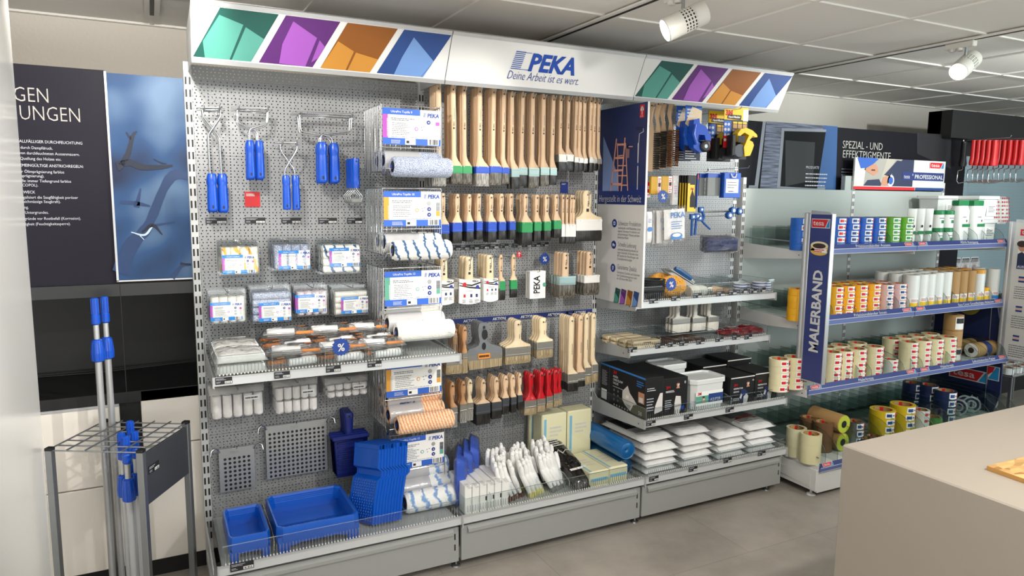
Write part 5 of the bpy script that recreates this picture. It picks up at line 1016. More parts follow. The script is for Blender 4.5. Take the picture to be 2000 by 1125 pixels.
for bi, (x0, x1, y0, y1, rows, nc, look, dx) in enumerate(((412, 517, 752.6, 827, 1, 5, 'five long white rollers', 'left'), (537, 622.7, 739.6, 816, 2, 5, 'two rows of white rollers', 'middle'), (638, 721.5, 734, 784, 2, 5, 'two rows of short white rollers', 'right'))):
    a, c = at(x0, y1, Y=-.15), at(x1, y0, Y=-.15); w, h = c.x-a.x-.012, c.z-a.z; rl = (h-.035)/rows-.006
    kd = Kind(lambda: hang_bag(rows, nc, rl, w, h))
    for i in range(3): kd.put(((a.x+c.x)/2, -.105+.045*i, c.z), (0, 0, 0), 'clear bag of %s, %s of %s hook below shelf' % (look, ('front one', 'second', 'third')[i], dx), 'hanging roller bags below the left shelf')
    hook('wire hook carrying the %s bag of white rollers' % dx, Vector(((a.x+c.x)/2, 0, c.z-.004)), -.16)

# paint grids
def paint_grid(label, x0, x1, z0, z1, y=-.03, step=.0195):
    t = thing('paint_grid', label, 'paint grid', ((x0+x1)/2, y, z1), 0, 'perforated metal paint grids'); w, h = x1-x0, z1-z0; d = MB(); d.box(-w/2, w/2, -.001, .001, -h, 0, 'brushed_pale', .0006); d.tube([(-w/2, -.001, 0), (w/2, -.001, 0)], .002, 'brushed_pale', 6)
    nx = int((w-.012)/step); nz = int((h-.022)/step)
    for i in range(nx):
        for j in range(nz): d.disc((-w/2+(w-(nx-1)*step)/2+i*step, -.0016, -h+.012+j*step), .0060, X3, Z3, 'black', 12)
    d.build('plate', t)
    d = MB(); d.text('PEKA', .016, (-.028, -.0018, -.022), 'steel', bold=.01); d.build('embossed_mark', t)
    for s in (-1, 1): d = MB(); d.tube([(s*(w/2-.004), -.002, -.012), (s*(w/2+.004), -.004, .006), (s*(w/2+.016), -.012, .014), (s*(w/2+.03), -.022, .006), (s*(w/2+.034), -.026, -.016)], .0042, 'chrome', 8); d.build('edge_hook', t)
mat('brushed_pale', '#b3b6b6', .32, .6)
paint_grid('large perforated metal paint grid hanging on the lower left board', .246, .516, .398, .642); paint_grid('small perforated metal paint grid hanging at lower left edge of board', .05, .197, .372, .566)
for s, x, z in (('large', .381, .635), ('small', .123, .558)): hook('short wire hook behind the %s metal paint grid' % s, Vector((x, 0, z)), -.026, ext=.004, up=.008)

# blue paint trays
def tray(w, l, h, ribs=True, thin=.003):
    """roller tray: deep well at the back (+y), ribbed ramp rising to the front (-y); rests on z=0"""
    t = thing('paint_tray', '', 'paint tray'); d = MB(); m = 'tray_blue'; fl = .012
    def ring(k, z, dy=0): return [(x*(w/2-k), y*(l/2-k)+dy, z) for x, y in ((-1, -.86), (-.86, -1), (.86, -1), (1, -.86), (1, .86), (.86, 1), (-.86, 1), (-1, .86))]
    d.loft([ring(-.004, h*.42), ring(-.001, h-.006), ring(0, h), ring(.006, h), ring(.012, h-.008), ring(.014, h*.66)], m, caps=False, smooth=False)
    iw, il = w/2-.014, l/2-.014; zr = h*.66
    for s in (-1, 1): d.poly([(s*iw, -il, zr), (s*iw, il*.15, fl), (s*iw, il, fl), (s*iw, il, zr)][::s], m)
    d.poly([(-iw, il, zr), (-iw, il, fl), (iw, il, fl), (iw, il, zr)], m); d.poly([(-iw, il*.15, fl), (iw, il*.15, fl), (iw, il, fl), (-iw, il, fl)], m); d.poly([(-iw, -il, zr), (iw, -il, zr), (iw, il*.15, fl), (-iw, il*.15, fl)], m)
    # lower outside: corner feet and arched front and sides
    for s in (-1, 1):
        for e in (-1, 1): d.box(s*(w/2-.0), s*(w/2-.045 if w > .2 else w/2-.03), e*(l/2-.0), e*(l/2-.013), 0, h*.5, m, .003)
    d.poly([(-w/2, -l/2, h*.55), (w/2, -l/2, h*.55), (w/2, -l/2, h*.3), (w*.3, -l/2, h*.32), (w*.22, -l/2, h*.42), (-w*.22, -l/2, h*.42), (-w*.3, -l/2, h*.32), (-w/2, -l/2, h*.3)][::-1], m)
    d.build('shell', t)
    d = MB(); n = int(w/.012)
    for i in range(n):
        for j in range(7):
            q = j/7; x = -iw+.01+(2*iw-.02)*(i+.5*(j % 2))/n; y = -il*.92+(il*1.07-.01)*q; z = zr+(fl-zr)*((y+il)/(il*1.15)); d.add([(x-.004, y, z+.0003), (x, y-.006, z+.0003+.003), (x+.004, y, z+.0003), (x, y+.006, z-.002), (x, y, z+.003)], [(0, 1, 4), (1, 2, 4), (2, 3, 4), (3, 0, 4)], m)
    d.build('ramp_ribs', t); return t
kd = Kind(lambda: tray(.15, .285, .085))
for i in range(4): o = kd.put((.121, -.315, .252+.0065*i), (0, 0, 0), 'small blue paint tray, %s of the nested stack on the left base' % ('top one', 'second from top', 'third from top', 'bottom one')[3-i], 'nested small blue trays'); o.scale = (.964+.012*i, .976+.008*i, 1)
kd = Kind(lambda: tray(.325, .335, .088))
for i in range(4): o = kd.put((.385, -.30, .252+.0075*i), (0, 0, 0), 'large blue paint tray, %s of the nested stack on the left base' % ('top one', 'second from top', 'third from top', 'bottom one')[3-i], 'nested large blue trays'); o.scale = (.976+.008*i, .976+.008*i, 1)
def tray_end():
    t = thing('paint_tray', '', 'paint tray'); d = MB(); m = 'tray_blue'; L, H, tk = .335, .155, .009
    # on end: long side up (z), opening towards -x, width along y; the wall follows one wavy profile
    w2 = H/2; prof = [(0, 0), (0, .09), (.010, .185), (.030, .20), (.030, .222), (.008, .235), (.004, L)]
    d.loft([[(x-tk, -w2, z), (x, -w2, z), (x, w2, z), (x-tk, w2, z)] for x, z in prof], m, smooth=False)
    d.box(-.006, .006, -w2-.004, w2+.004, L-.02, L, m, .001)
    for s_ in (-1, 1): d.loft([[(x-tk-.002, s_*w2-.004, z), (x+.003, s_*w2-.004, z), (x+.003, s_*w2+.004, z), (x-tk-.002, s_*w2+.004, z)] for x, z in prof], m, smooth=False)
    d.build('shell', t)
    d = MB()
    for j in range(15):
        for i in range(9):
            z = .015+j*.0115; y = -w2+.012+i*.0155+(.004 if j % 2 else 0); x = -tk-.0005+.010*max(0, (min(z, .185)-.09)/.095); d.add([(x, y, z-.007), (x-.0035, y, z), (x, y, z+.007), (x, y-.005, z), (x, y+.005, z)], [(0, 1, 3), (1, 2, 3), (0, 4, 1), (1, 4, 2)], m)
    d.build('ramp_ribs', t); return t
kd = Kind(tray_end); 
for i in range(10): kd.put((.592+.0132*i, -.335, .256+.0), (math.radians(-8), math.radians(14), math.radians(24)), 'blue paint tray standing on end, %s from the left of the upright stack' % ORD[i], 'upright stack of blue trays')
# dark blue hand trays hanging on the board
def hand_tray():
    t = thing('hand_tray', '', 'paint tray'); d = MB(); w, h = .135, .17; m = 'hand_navy_shaded'
    d.loft([[(-w*.42, 0, -.10-h), (w*.42, 0, -.10-h), (w*.5, 0, -.10), (-w*.5, 0, -.10)], [(-w*.5, -.035, -.10-h-.004), (w*.5, -.035, -.10-h-.004), (w*.58, -.035, -.085), (-w*.58, -.035, -.085)]], m, caps=False, smooth=False); d.poly([(-w*.42, -.001, -.10-h), (w*.42, -.001, -.10-h), (w*.5, -.001, -.10), (-w*.5, -.001, -.10)], m)
    d.box(-w*.62, w*.62, -.04, -.034, -.10, -.082, m, .002)
    for i in range(7): d.box(-w*.4, w*.4, -.006, -.001, -.13-.02*i, -.122-.02*i, m, .001)
    d.build('tray', t); d = MB(); d.loft([rr(a, .024, z, .3) for z, a in ((-.095, .042), (-.07, .034), (-.02, .04), (.005, .044), (.014, .034))], m); d.disc((0, -.0126, 0), .005, X3, Z3, 'black', 10); d.build('grip', t); return t
mat('hand_navy_shaded', '#0a1f6e', .4)  # navy deepened to carry the shadow the trays hang in
kd = Kind(hand_tray); p = at(684, 815, Y=-.14)
for i in range(4): kd.put((p.x, -.11+.026*i, p.z), (0, 0, 0), 'dark blue hand tray hanging beside lowest basket, %s' % ('front one' if i == 0 else ORD[i]+' from front'), 'dark blue hand trays')
hook('wire hook carrying the dark blue hand trays', Vector((p.x, 0, p.z)), -.14)
# ------------------------------------------------------------ middle base: bags, boxes, gloves, rolls
zb = .252
def box_thing(name, label, cat, c, size, rz, m, group=None, deco=None, parts=True, bevel=.002):
    t = thing(name, label, cat, c, rz, group); d = MB(); w, dp, h = size; d.box(-w/2, w/2, -dp/2, dp/2, 0, h, m, bevel); d.build('carton', t)
    if deco: d = MB(); deco(d, w, dp, h); d.build('print', t)
    return t
def soft(name, look, cat, c, size, rot, m, seed, group=None, deco=None, rough=.18, sharp=5, n=14, flat=.2, part='bag'):
    t = thing(name, look, cat, c, 0, group); t.rotation_euler = rot; d = MB(); d.pillow(size[0], size[1], size[2], m, seed, n, rough, sharp, flat); d.build(part, t)
    if deco: d = MB(); deco(d, *size); d.build('print', t)
    return t
# blue sheet packs standing behind the lowest basket
for i, (x, y) in enumerate(((1.075, -.30), (1.135, -.24), (1.19, -.19))):
    t = thing('sheet_pack', 'blue film dust sheet pack standing on middle base, %s of three' % ('front left', 'middle', 'rear right')[i], 'sheet pack', (x, y, zb), math.radians(-24), 'blue sheet packs')
    d = MB(); d.M = Tr(0, 0, .12) @ Ry(PI/2) @ Tr(0, 0, -.03); d.pillow(.235, .22, .055, 'sheet_blue', i+3, 12, .2, 7, .25); d.build('folded_sheet', t)
    d = MB(); d.M = Tr(0, 0, .121) @ Ry(PI/2) @ Tr(0, 0, -.034); d.pillow(.241, .23, .064, 'film', i+9, 12, .3, 7, .25); d.build('clear_bag', t)
mat('sheet_blue', '#1450c0', .5)
# row of thin white boxes
for i in range(6):
    x = 1.045+.037*i; t = box_thing('white_box', 'slim white carton standing on the middle base, %s from the left' % ORD[i], 'box', (x, -.36, zb), (.034, .20, .135-.004*(i % 2)), math.radians(-1), 'carton', 'slim white cartons')
    d = MB(); rect(d, (0, -.1006, .05), X3, Z3, .010, .0165, 0, .02, 'print_black' if i in (2, 3, 4) else 'paper_grey'); lines(d, (-.013, -.07, .1355-.004*(i % 2)), X3, Y3, .026, .06, 5, 'grey_text', i, .3); d.build('print', t)
# knit gloves packed upright, fingers up
def glove(cuff):
    t = thing('work_glove', '', 'glove'); w = .092; d = MB()
    d.loft([rr(w*.62, .018, z, .32) for z in (.03,)]+[rr(w*.72, .022, .06, .32), rr(w*.95, .026, .10, .32), rr(w*1.0, .024, .135, .32), rr(w*.92, .018, .150, .32)], 'cotton_white')
    for i, (x, L_) in enumerate(((-.030, .062), (-.010, .074), (.010, .070), (.030, .054))):
        d.tube([(x, 0, .135), (x*1.03, -.004, .135+L_*.5), (x*1.06, -.010, .135+L_*.85), (x*1.06, -.012, .135+L_)], [.0115, .0112, .010, .0055], 'cotton_white', 10)
    d.tube([(w*.30, -.004, .085), (w*.58, -.012, .115), (w*.66, -.018, .145), (w*.66, -.02, .155)], [.014, .0125, .011, .006], 'cotton_white', 10); d.build('knit_hand', t)
    d = MB(); d.loft([rr(w*.60, .022, -.002, .32), rr(w*.68, .026, .004, .32), rr(w*.60, .020, .02, .32), rr(w*.62, .020, .045, .32)], cuff); d.build('knit_cuff', t); return t
for cuff, cw, x0, y0, n in (('brown_knit', 'brown', 1.32, -.40, 12), ('yellow_knit', 'yellow', 1.435, -.40, 12), ('grey_knit', 'grey', 1.565, -.395, 12)):
    kd = Kind(lambda: glove(cuff))
    for i in range(n):
        r_, c_ = i//4, i % 4
        kd.put((x0-.042+.026*c_+.004*r_, y0+.085*r_+.01*c_, zb+.002), (math.radians(-24+6*r_), math.radians(-12+RND.uniform(-6, 6)), math.radians(68+RND.uniform(-12, 12))), 'white knit glove with %s cuff, %s from left in %s row' % (cw, ORD[c_], ('front', 'second', 'rear')[r_]), 'white gloves with %s cuffs' % cw)
# black sheet pack leaning back
t = soft('black_sheet_pack', 'black plastic sheet pack with white print leaning on middle base', 'sheet pack', (1.60, -.235, zb+.012), (math.radians(34), 0, math.radians(20)), (0, 0, 0), 'film_black', 4) if False else None
t = thing('black_sheet_pack', 'black plastic sheet pack with white print leaning on the middle base', 'sheet pack', (1.655, -.275, zb+.068), 0); t.rotation_euler = (math.radians(20), 0, math.radians(6))
d = MB(); d.pillow(.125, .40, .05, 'film_black', 4, 16, .25, 6, .25); d.build('folded_sheet', t)
d = MB(); d.M = Tr(0, 0, .066); d.text('SWISSPOR', .03, (-.08, .09, 0), 'paper_grey', X3, Y3, bold=.01) if False else lines(d, (-.045, .14, -.01), X3, Y3, .09, .06, 4, 'paper_grey', 12, .4); d.tube([(-.05, .02, -.01), (-.02, .05, -.009), (-.01, .02, -.01), (.02, .04, -.009), (.05, .03, -.01)], .0014, 'paper_grey', 4); lines(d, (-.05, -.09, -.010), X3, Y3, .1, .02, 1, 'paper', 3, .7, .05); d.build('print', t)
# cream paper-towel packs: two blocks standing on end behind, two lying in front
def towel(label, c, size, rz, face):
    t = thing('towel_pack', label, 'towel pack', c, rz, 'cream towel packs'); w, dp, h = size; d = MB(); d.box(-w/2, w/2, -dp/2, dp/2, 0, h, 'cream', .006); d.build('towel_block', t)
    d = MB(); 
    if face == 'f':
        rect(d, (-w/2, -dp/2-.0008, 0), X3, Z3, .012, .026, h*.18, h*.92, 'cream_blue'); lines(d, (w*-.2, -dp/2-.0008, h*.8), X3, Z3, w*.5, h*.2, 3, 'paper_grey', 4, .5); rect(d, (0, -dp/2-.0008, 0), X3, Z3, w*.42, w*.48, .01, h*.25, 'cream_blue')
    else:
        rect(d, (0, 0, h+.0008), X3, Y3, -w/2+.004, -w/2+.014, -dp/2+.004, dp/2-.004, 'cream_blue'); rect(d, (0, -dp/2-.0008, 0), X3, Z3, -w*.45, w*.4, h*.4, h*.58, 'cream_blue'); lines(d, (-w*.2, .05, h+.0008), X3, Y3, w*.5, .1, 3, 'paper_grey', 5, .4)
    d.build('printed_band', t)
    d = MB(); d.box(-w/2-.002, w/2+.002, -dp/2-.002, dp/2+.002, -.0, h+.003, 'clear_pack', .008); d.build('film_wrap', t); return t
a = at(1076, 893, Y=-.12); ztop = at(1110, 815, Y=-.13).z
towel('tall cream towel pack standing on middle base, left of two', (1.66, -.115, zb), (.15, .10, .30), 0, 'f'); towel('tall cream towel pack standing on middle base, right of two', (1.815, -.115, zb), (.15, .10, .30), 0, 'f')
towel('cream towel pack standing behind the left tall towel pack', (1.645, -.045, zb), (.15, .03, .29), 0, 'f')
towel('cream towel pack lying in front on middle base, left of two', (1.712, -.345, zb), (.135, .25, .085), 0, 't') if False else None
# lying packs, placed from the photo
p0, p1 = at(1128, 951, Y=-.45), at(1164, 945, Y=-.45); p2 = at(1206, 938, Y=-.45)
towel('cream towel pack lying in front on middle base, left of two', (1.745, -.335, zb+.0), (.115, .26, .085), 0, 't'); towel('cream towel pack lying in front on middle base, right of two', (1.865, -.325, zb+.0), (.115, .26, .085), 0, 't')
# rolls of blue bags
def bag_roll(m):
    t = thing('bag_roll', '', 'bag roll'); r, L_ = .05, .38; d = MB(); n = 26; rings = []
    for y in (-L_/2, -L_/2+.006, 0, L_/2): rings.append([((r+.0016*mnoise.noise((math.cos(q)*2, y*8, math.sin(q)*2)))*math.cos(q)*(.94 if y == -L_/2 else 1), y, r+(r*.96)*math.sin(q)*(.94 if y == -L_/2 else 1)) for q in (2*PI*i/n for i in range(n))])
    d.loft(rings, m, caps=False); d.loft([rings[-1], [(p[0]*.1, p[1], r+(p[2]-r)*.1) for p in rings[-1]]], m, caps=False, smooth=False)
    k = [(.94, 0), (.80, .006), (.78, .002), (.60, .006), (.57, .002), (.40, .007), (.36, .002), (.2, .012), (.05, .014)]
    d.loft([[(math.cos(2*PI*i/n+j*.3)*r*s, -L_/2+dy, r+math.sin(2*PI*i/n+j*.3)*r*.96*s) for i in range(n)] for j, (s, dy) in enumerate(k)], m, caps=False); d.build('rolled_bags', t)
    d = MB(); d.prism([(r*.2, -L_*.35, r*1.965), (r*.9, -L_*.3, r*1.5), (r*.9, L_*.3, r*1.5), (r*.2, L_*.4, r*1.965)], (.002, 0, .002), m); d.build('loose_edge', t); return t
k1, k2 = Kind(lambda: bag_roll('petrol')), Kind(lambda: bag_roll('petrol_dark'))
k1.put((1.945, -.27, zb+.083), (0, 0, 0), 'light blue roll of bags on top of two darker rolls', 'rolls of blue bags') if False else None
k2.put((1.895, -.265, zb+.0), (0, 0, 0), 'x') if False else None
k2.put((1.983-.05, -.22, zb), (0, 0, 0), 'dark blue roll of bags at the bottom, right end of middle base', 'rolls of blue bags')
k1.put((1.930, -.245, zb+.098), (0, 0, 0), 'bright blue roll of bags lying on the darker blue roll', 'rolls of blue bags')

# ------------------------------------------------------------ right base: folded white coverall packs
def coverall():
    t = thing('coverall_pack', '', 'coverall pack'); d = MB(); d.pillow(.205, .38, .034, 'cover_white', 7, 16, .3, 7, .3); d.build('folded_coverall', t); d = MB(); d.M = Tr(0, 0, .0005); d.pillow(.226, .40, .039, 'film', 8, 16, .45, 6, .3); d.build('clear_bag', t); return t
mat('cover_white', '#f0f0ee', .85, bump=(30, .8, .01))
kc = Kind(coverall)
for ci, (x, n) in enumerate(((2.14, 4), (2.385, 4), (2.625, 4), (2.855, 3))):
    for i in range(n): kc.put((x+RND.uniform(-.005, .005), -.265+RND.uniform(-.008, .008), zb+.0385*i), (0, 0, RND.uniform(-.04, .04)), 'clear-bagged white coverall, %s in the %s stack of the right base' % (('bottom', 'second from bottom', 'third from bottom', 'topmost')[i] if i < n-1 else 'topmost', ('leftmost', 'second', 'third', 'rightmost')[ci]), 'bagged white coveralls on the right base')
def insert_card(label, c, rz, pic, tilt=(0, 0)):
    t = thing('coverall_pack', label, 'coverall pack', c, 0, 'coverall packs with printed cards'); t.rotation_euler = (tilt[0], tilt[1], rz)
    d = MB(); d.pillow(.21, .36, .03, 'cover_white', 5, 14, .2, 8, .4); d.build('folded_coverall', t)
    d = MB(); d.box(-.09, .09, -.10, .15, .0325, .034, 'paper'); rect(d, (0, 0, .0346), X3, Y3, -.085, .085, -.02, .145, 'print_black' if pic != 'red' else 'grey_text')
    if pic == 'red': d.poly([(-.085, -.05, .0352), (.085, -.03, .0352), (.085, .0, .0352), (-.02, .0, .0352)], 'red')
    d.poly([(-.03, .0, .0352), (.04, .0, .0352), (.05, .08, .0352), (.0, .12, .0352), (-.04, .07, .0352)], 'grey_cover'); d.text('3M', .028, (.05, -.06, .0352), 'red', X3, Y3, bold=.03); lines(d, (-.08, -.05, .0352), X3, Y3, .1, .04, 3, 'grey_text', 3); tag(d.build('printed_card', t), 'printed card with dark picture'); 
    d = MB(); d.M = Tr(0, 0, .0005); d.pillow(.222, .37, .04, 'film', 9, 14, .3, 7, .4); d.build('clear_bag', t); return t
insert_card('white coverall pack with dark picture card on the leftmost base stack', (2.125, -.245, zb+.158), .06, 'k'); insert_card('white coverall pack with dark picture card on second base stack', (2.385, -.25, zb+.158), -.03, 'k'); insert_card('white coverall pack with red-striped card on the rightmost base stack', (2.86, -.26, zb+.119), 0, 'red')

# ------------------------------------------------------------ right bay, lower shelf: black mask boxes and tubs
zs3 = .552
def mask_box(label, x, y, w, dp, h, deco, group='black mask boxes'):
    t = thing('mask_box', label, 'box', (x, y, zs3), 0, group); d = MB(); d.box(0, w, 0, dp, 0, h, 'black', .0025); d.build('carton', t); d = MB(); deco(d, w, dp, h); d.build('print', t); return t
def T(d, s, size, x, z, m='sign_white', y=-.0012, bold=.01): d.text(s, size, (x, y, z), m, bold=bold)
def face_print(d, x0, z0, s, y=-.0012):
    d.disc((x0, y, z0), s*.42, X3, Z3, 'skin', 14, s*.55); d.poly([(x0-s*.5, y-.0003, z0-s*.9), (x0+s*.5, y-.0003, z0-s*.9), (x0+s*.3, y-.0003, z0-s*.45), (x0-s*.3, y-.0003, z0-s*.45)], 'skin'); d.poly([(x0-s*.1, y-.0006, z0-s*.4), (x0+s*.3, y-.0006, z0-s*.3), (x0+s*.35, y-.0006, z0+.0), (x0, y-.0006, z0+s*.05)], 'sign_white'); d.poly([(x0-s*.42, y-.0006, z0+s*.2), (x0+s*.42, y-.0006, z0+s*.2), (x0+s*.3, y-.0006, z0+s*.6), (x0-s*.3, y-.0006, z0+s*.6)], 'print_brown')
mat('print_brown', '#3a2a22', .6); mat('mask_print', '#d9d4d0', .6); mat('mask_shade', '#9f9a97', .6); mat('print_blue', '#2f7fd0', .5)
def side_mask(d, w, dp, h):
    # big left face (plane x = 0, seen from the left)
    xd, o = (0, -1, 0), Vector((-.0012, dp, 0)); R_ = lambda y0, y1, z0, z1, m, k=0: rect(d, o+Vector((-.0005*k, 0, 0)), xd, Z3, y0, y1, z0, z1, m)
    R_(.0, dp, h*.955, h, 'print_blue'); k = Vector((-.0006, 0, 0))
    d.text('3M', .026, o+k+Vector((0, -dp*.30, h*.83)), 'red', xd, Z3, bold=.04)
    for i, s in enumerate(('AURA', 'ONE FLOW', 'VALVE')): d.text(s, .017, o+k+Vector((0, -dp*.30, h*(.74-.085*i))), 'sign_white', xd, Z3, bold=.02)
    lines(d, o+k+Vector((0, -dp*.30, h*.53)), xd, Z3, dp*.26, .006, 1, 'sign_white', 3)
    P = lambda y, z: tuple(o+k+Vector((0, -dp*y, h*z)))
    d.poly([P(.58, .16), P(.52, .26), P(.52, .48), P(.63, .66), P(.68, .50), P(.76, .40), P(.84, .28), P(.76, .24), P(.70, .06)], 'mask_print')
    P2 = lambda y, z: tuple(o+k*2+Vector((0, -dp*y, h*z))); d.poly([P2(.58, .20), P2(.72, .20), P2(.68, .09)], 'mask_shade'); d.poly([P2(.60, .34), P2(.66, .34), P2(.66, .42), P2(.60, .42)], 'paper')
    for i in range(3):
        for j in range(2): d.disc(Vector(P(.33+.09*j, .42-.12*i)), .007, xd, Z3, 'grey_text', 12)
    for i in range(6): d.disc(Vector(P(.34+.06*i, .05+.0*i)), .005, xd, Z3, 'sign_white', 10)
    d.text('50', .03, P2(.87, .06), 'sign_white', xd, Z3, bold=-.01); R_(.86*dp, .985*dp, h*.36, h*.62, 'skin', 1); R_(.88*dp, .96*dp, h*.38, h*.5, 'sign_white', 2); lines(d, P(.82, .9), xd, Z3, dp*.15, h*.16, 3, 'print_blue', 4, .5)
    R_(dp*.03, dp*.16, h*.08, h*.34, 'paper', 1); lines(d, P(.04, .85), xd, Z3, dp*.14, h*.4, 12, 'light_text', 6, .35); R_(dp*.21, dp*.214, 0, h*.95, 'grey_text', 1)
    # narrow front
    lines(d, (w*.08, -.0012, h*.78), X3, Z3, w*.6, h*.1, 2, 'light_text', 2, .4); d.poly([(w*.5, -.0012, h*.1), (w*.95, -.0012, h*.16), (w*.95, -.0012, h*.6), (w*.8, -.0012, h*.6), (w*.55, -.0012, h*.3)], 'mask_print'); lines(d, (w*.08, -.0012, h*.55), X3, Z3, w*.4, h*.35, 5, 'light_text', 8, .3)
def front_valve(d, w, dp, h):
    T(d, '3M', .022, w*.12, h*.72, 'red'); lines(d, (w*.12, -.0012, h*.68), X3, Z3, w*.35, .012, 2, 'sign_white', 4, .6); face_print(d, w*.6, h*.82, .024); T(d, '8', .02, w*.85, h*.82)
    lines(d, (w*.1, -.0012, h*.45), X3, Z3, w*.3, h*.28, 5, 'light_text', 9, .35); d.loft([rr(.04, .002, 0, .45), rr(.04, .002, .004, .45)], 'mask_print') if False else None
    c = Vector((w*.62, -.0013, h*.25)); d.poly([tuple(c+Vector((a, 0, b))) for a, b in ((-.02, -.045), (.012, -.05), (.022, .0), (.016, .045), (-.016, .05), (-.024, .01))], 'mask_print'); d.poly([tuple(c+Vector((a, -.0006, b))) for a, b in ((-.02, -.01), (.02, -.006), (.02, .002), (-.02, -.002))], 'mask_shade'); d.poly([tuple(c+Vector((a, -.0003, b))) for a, b in ((.02, -.03), (.04, -.03), (.04, -.005), (.02, -.01))], 'royal')
def front_resp(d, w, dp, h):
    T(d, '3M', .022, w*.12, h*.66, 'red'); T(d, 'RESPIRATOR', .012, w*.12, h*.55, 'sign_white', bold=.02); lines(d, (w*.12, -.0012, h*.5), X3, Z3, w*.3, .01, 2, 'light_text', 5); face_print(d, w*.72, h*.74, .024); T(d, '80', .012, w*.9, h*.8)
    c = Vector((w*.55, -.0013, h*.25)); d.poly([tuple(c+Vector((a, 0, b))) for a, b in ((-.03, -.01), (-.01, -.04), (.02, -.03), (.03, .02), (.01, .04), (-.02, .04))], 'navy'); d.poly([tuple(c+Vector((a, -.0005, b))) for a, b in ((.0, -.045), (.025, -.04), (.035, .0), (.02, .015), (.0, .0))], 'sign_white'); d.poly([tuple(c+Vector((a, -.0005, b))) for a, b in ((-.03, -.005), (-.018, -.012), (-.01, .01), (-.02, .02))], 'sign_white')
    rect(d, (0, -.0012, h), X3, Z3, 0, w, -.006, 0, 'paper_grey'); lines(d, (w*.1, -.0012, h*.25), X3, Z3, w*.3, h*.12, 2, 'light_text', 7)
def yx(px, y): return at(px, 760, Y=y).x
mask_box('largest black mask box, blue top stripe and white mask on its left face', 2.02, -.45, .115, .40, .215, side_mask)
mask_box('black filter box with grey filter print, next to the largest mask box', 2.138, -.44, .165, .36, .195, front_valve)
mask_box('black respirator box right of the white tub', 2.605, -.44, .175, .2, .15, front_resp); mask_box('black respirator box at right end of the lower right shelf', 2.785, -.44, .175, .2, .155, front_resp)
mask_box('black respirator box behind the one next to the tub', 2.60, -.225, .175, .19, .165, front_resp); mask_box('black respirator box behind the right end one', 2.785, -.225, .185, .19, .185, front_resp)
def tub(label, x, y, w, dp, h, lab):
    t = thing('plastic_tub', label, 'tub', (x, y, zs3), 0, 'translucent white tubs'); d = MB(); f = .92
    d.loft([rr(w*f, dp*f, 0, .16), rr(w*f*1.0, dp*f, .006, .16), rr(w*.98, dp*.98, h*.86, .16)], 'tub', smooth=False); d.build('body', t)
    d = MB(); d.loft([rr(w, dp, h*.84, .16), rr(w*1.05, dp*1.05, h*.85, .16), rr(w*1.05, dp*1.05, h*.97, .16), rr(w*1.02, dp*1.02, h, .16), rr(w*.94, dp*.94, h, .16), rr(w*.92, dp*.92, h*.95, .16)], 'tub', smooth=False); d.build('lid', t)
    if lab:
        d = MB(); y_ = -dp*.49-.002; rect(d, (0, y_, 0), X3, Z3, -w*.42, w*.38, h*.12, h*.60, 'paper'); y_ -= .0006; rect(d, (0, y_, 0), X3, Z3, -w*.42, w*.38, h*.22, h*.46, 'sage'); rect(d, (0, y_-.0004, 0), X3, Z3, -w*.05, w*.38, h*.22, h*.5, 'blue_d'); d.text('3M', .022, (-w*.38, y_, h*.49), 'red', bold=.04); d.text('A2/P2R', .024, (0, y_-.0008, h*.25), 'sign_white'); face_print(d, -w*.2, h*.36, .022, y_-.0008); d.build('label', t)
    return t
tub('translucent white tub with printed label, between the black boxes', 2.46, -.355, .235, .17, .165, True); tub('translucent white tub without print, behind the labelled tub', 2.40, -.14, .2, .15, .2, False)

# upper shelf: bowls, sponges, tools, tape
zs1 = 1.138
def bowl():
    t = thing('rubber_bowl', '', 'bowl'); d = MB(); d.lathe([(.0, 0), (.035, 0), (.058, .035), (.062, .055), (.060, .056), (.055, .036), (.033, .004), (0, .003)], 'rubber', 24); d.build('bowl', t); d = MB(); d.lathe([(.058, .052), (.064, .053), (.064, .058), (.058, .058)], 'rubber', 24); d.build('rim', t); return t
kb = Kind(bowl); bx = at(1273, 570, Y=-.25).x
for i in range(5): kb.put((bx, -.26, zs1+.012*i), (0, 0, 0), 'black rubber plaster bowl, %s of the nested stack beside the sponges' % (('bottom one',)+tuple(x+' from bottom' for x in ORD[1:4])+('top one',))[i], 'nested black bowls')
def sponge(label, c, rot):
    t = thing('sponge', label, 'sponge', c, 0, 'oval yellow sponges'); t.rotation_euler = rot; d = MB(); R_ = []
    for z, s in ((-.03, .86), (-.024, .97), (-.01, 1), (.01, 1), (.024, .97), (.03, .86)): R_.append([(.082*s*math.cos(q), .058*s*math.sin(q), z) for q in (2*PI*i/32 for i in range(32))])
    d.loft(R_, 'sponge'); d.build('foam_body', t); d = MB(); r = random.Random(4)
    for i in range(60):
        a, q = math.sqrt(r.random())*.85, r.uniform(0, 2*PI); d.disc((.082*a*math.cos(q), .058*a*math.sin(q), .0305), r.uniform(.0012, .003), X3, Y3, 'sponge_hole', 8)
    d.build('pores', t); return t
mat('sponge_hole', '#8a5a1c', .9)
sponge('front oval yellow sponge leaning on the upper right shelf', (at(1312, 548, Y=-.27).x, -.265, zs1+.060), (math.radians(68), math.radians(0), math.radians(-12))); sponge('rear oval yellow sponge behind the black bowls', (at(1290, 535, Y=-.15).x, -.14, zs1+.062), (math.radians(72), 0, math.radians(8)))
star_badge('blue zigzag percent badge on the upper right shelf fence', at(1310, 555, Y=-.366), .036); star_badge('blue zigzag percent badge in front of the yellow packs', at(1294, 383.5, Y=-.25), .034)
t = thing('wallpaper_tool', 'blue-handled white scraper tool pack lying across the upper right shelf', 'tool', (at(1338, 535, Y=-.18).x, -.17, zs1+.05), 0); t.rotation_euler = (math.radians(10), math.radians(30), math.radians(-8))
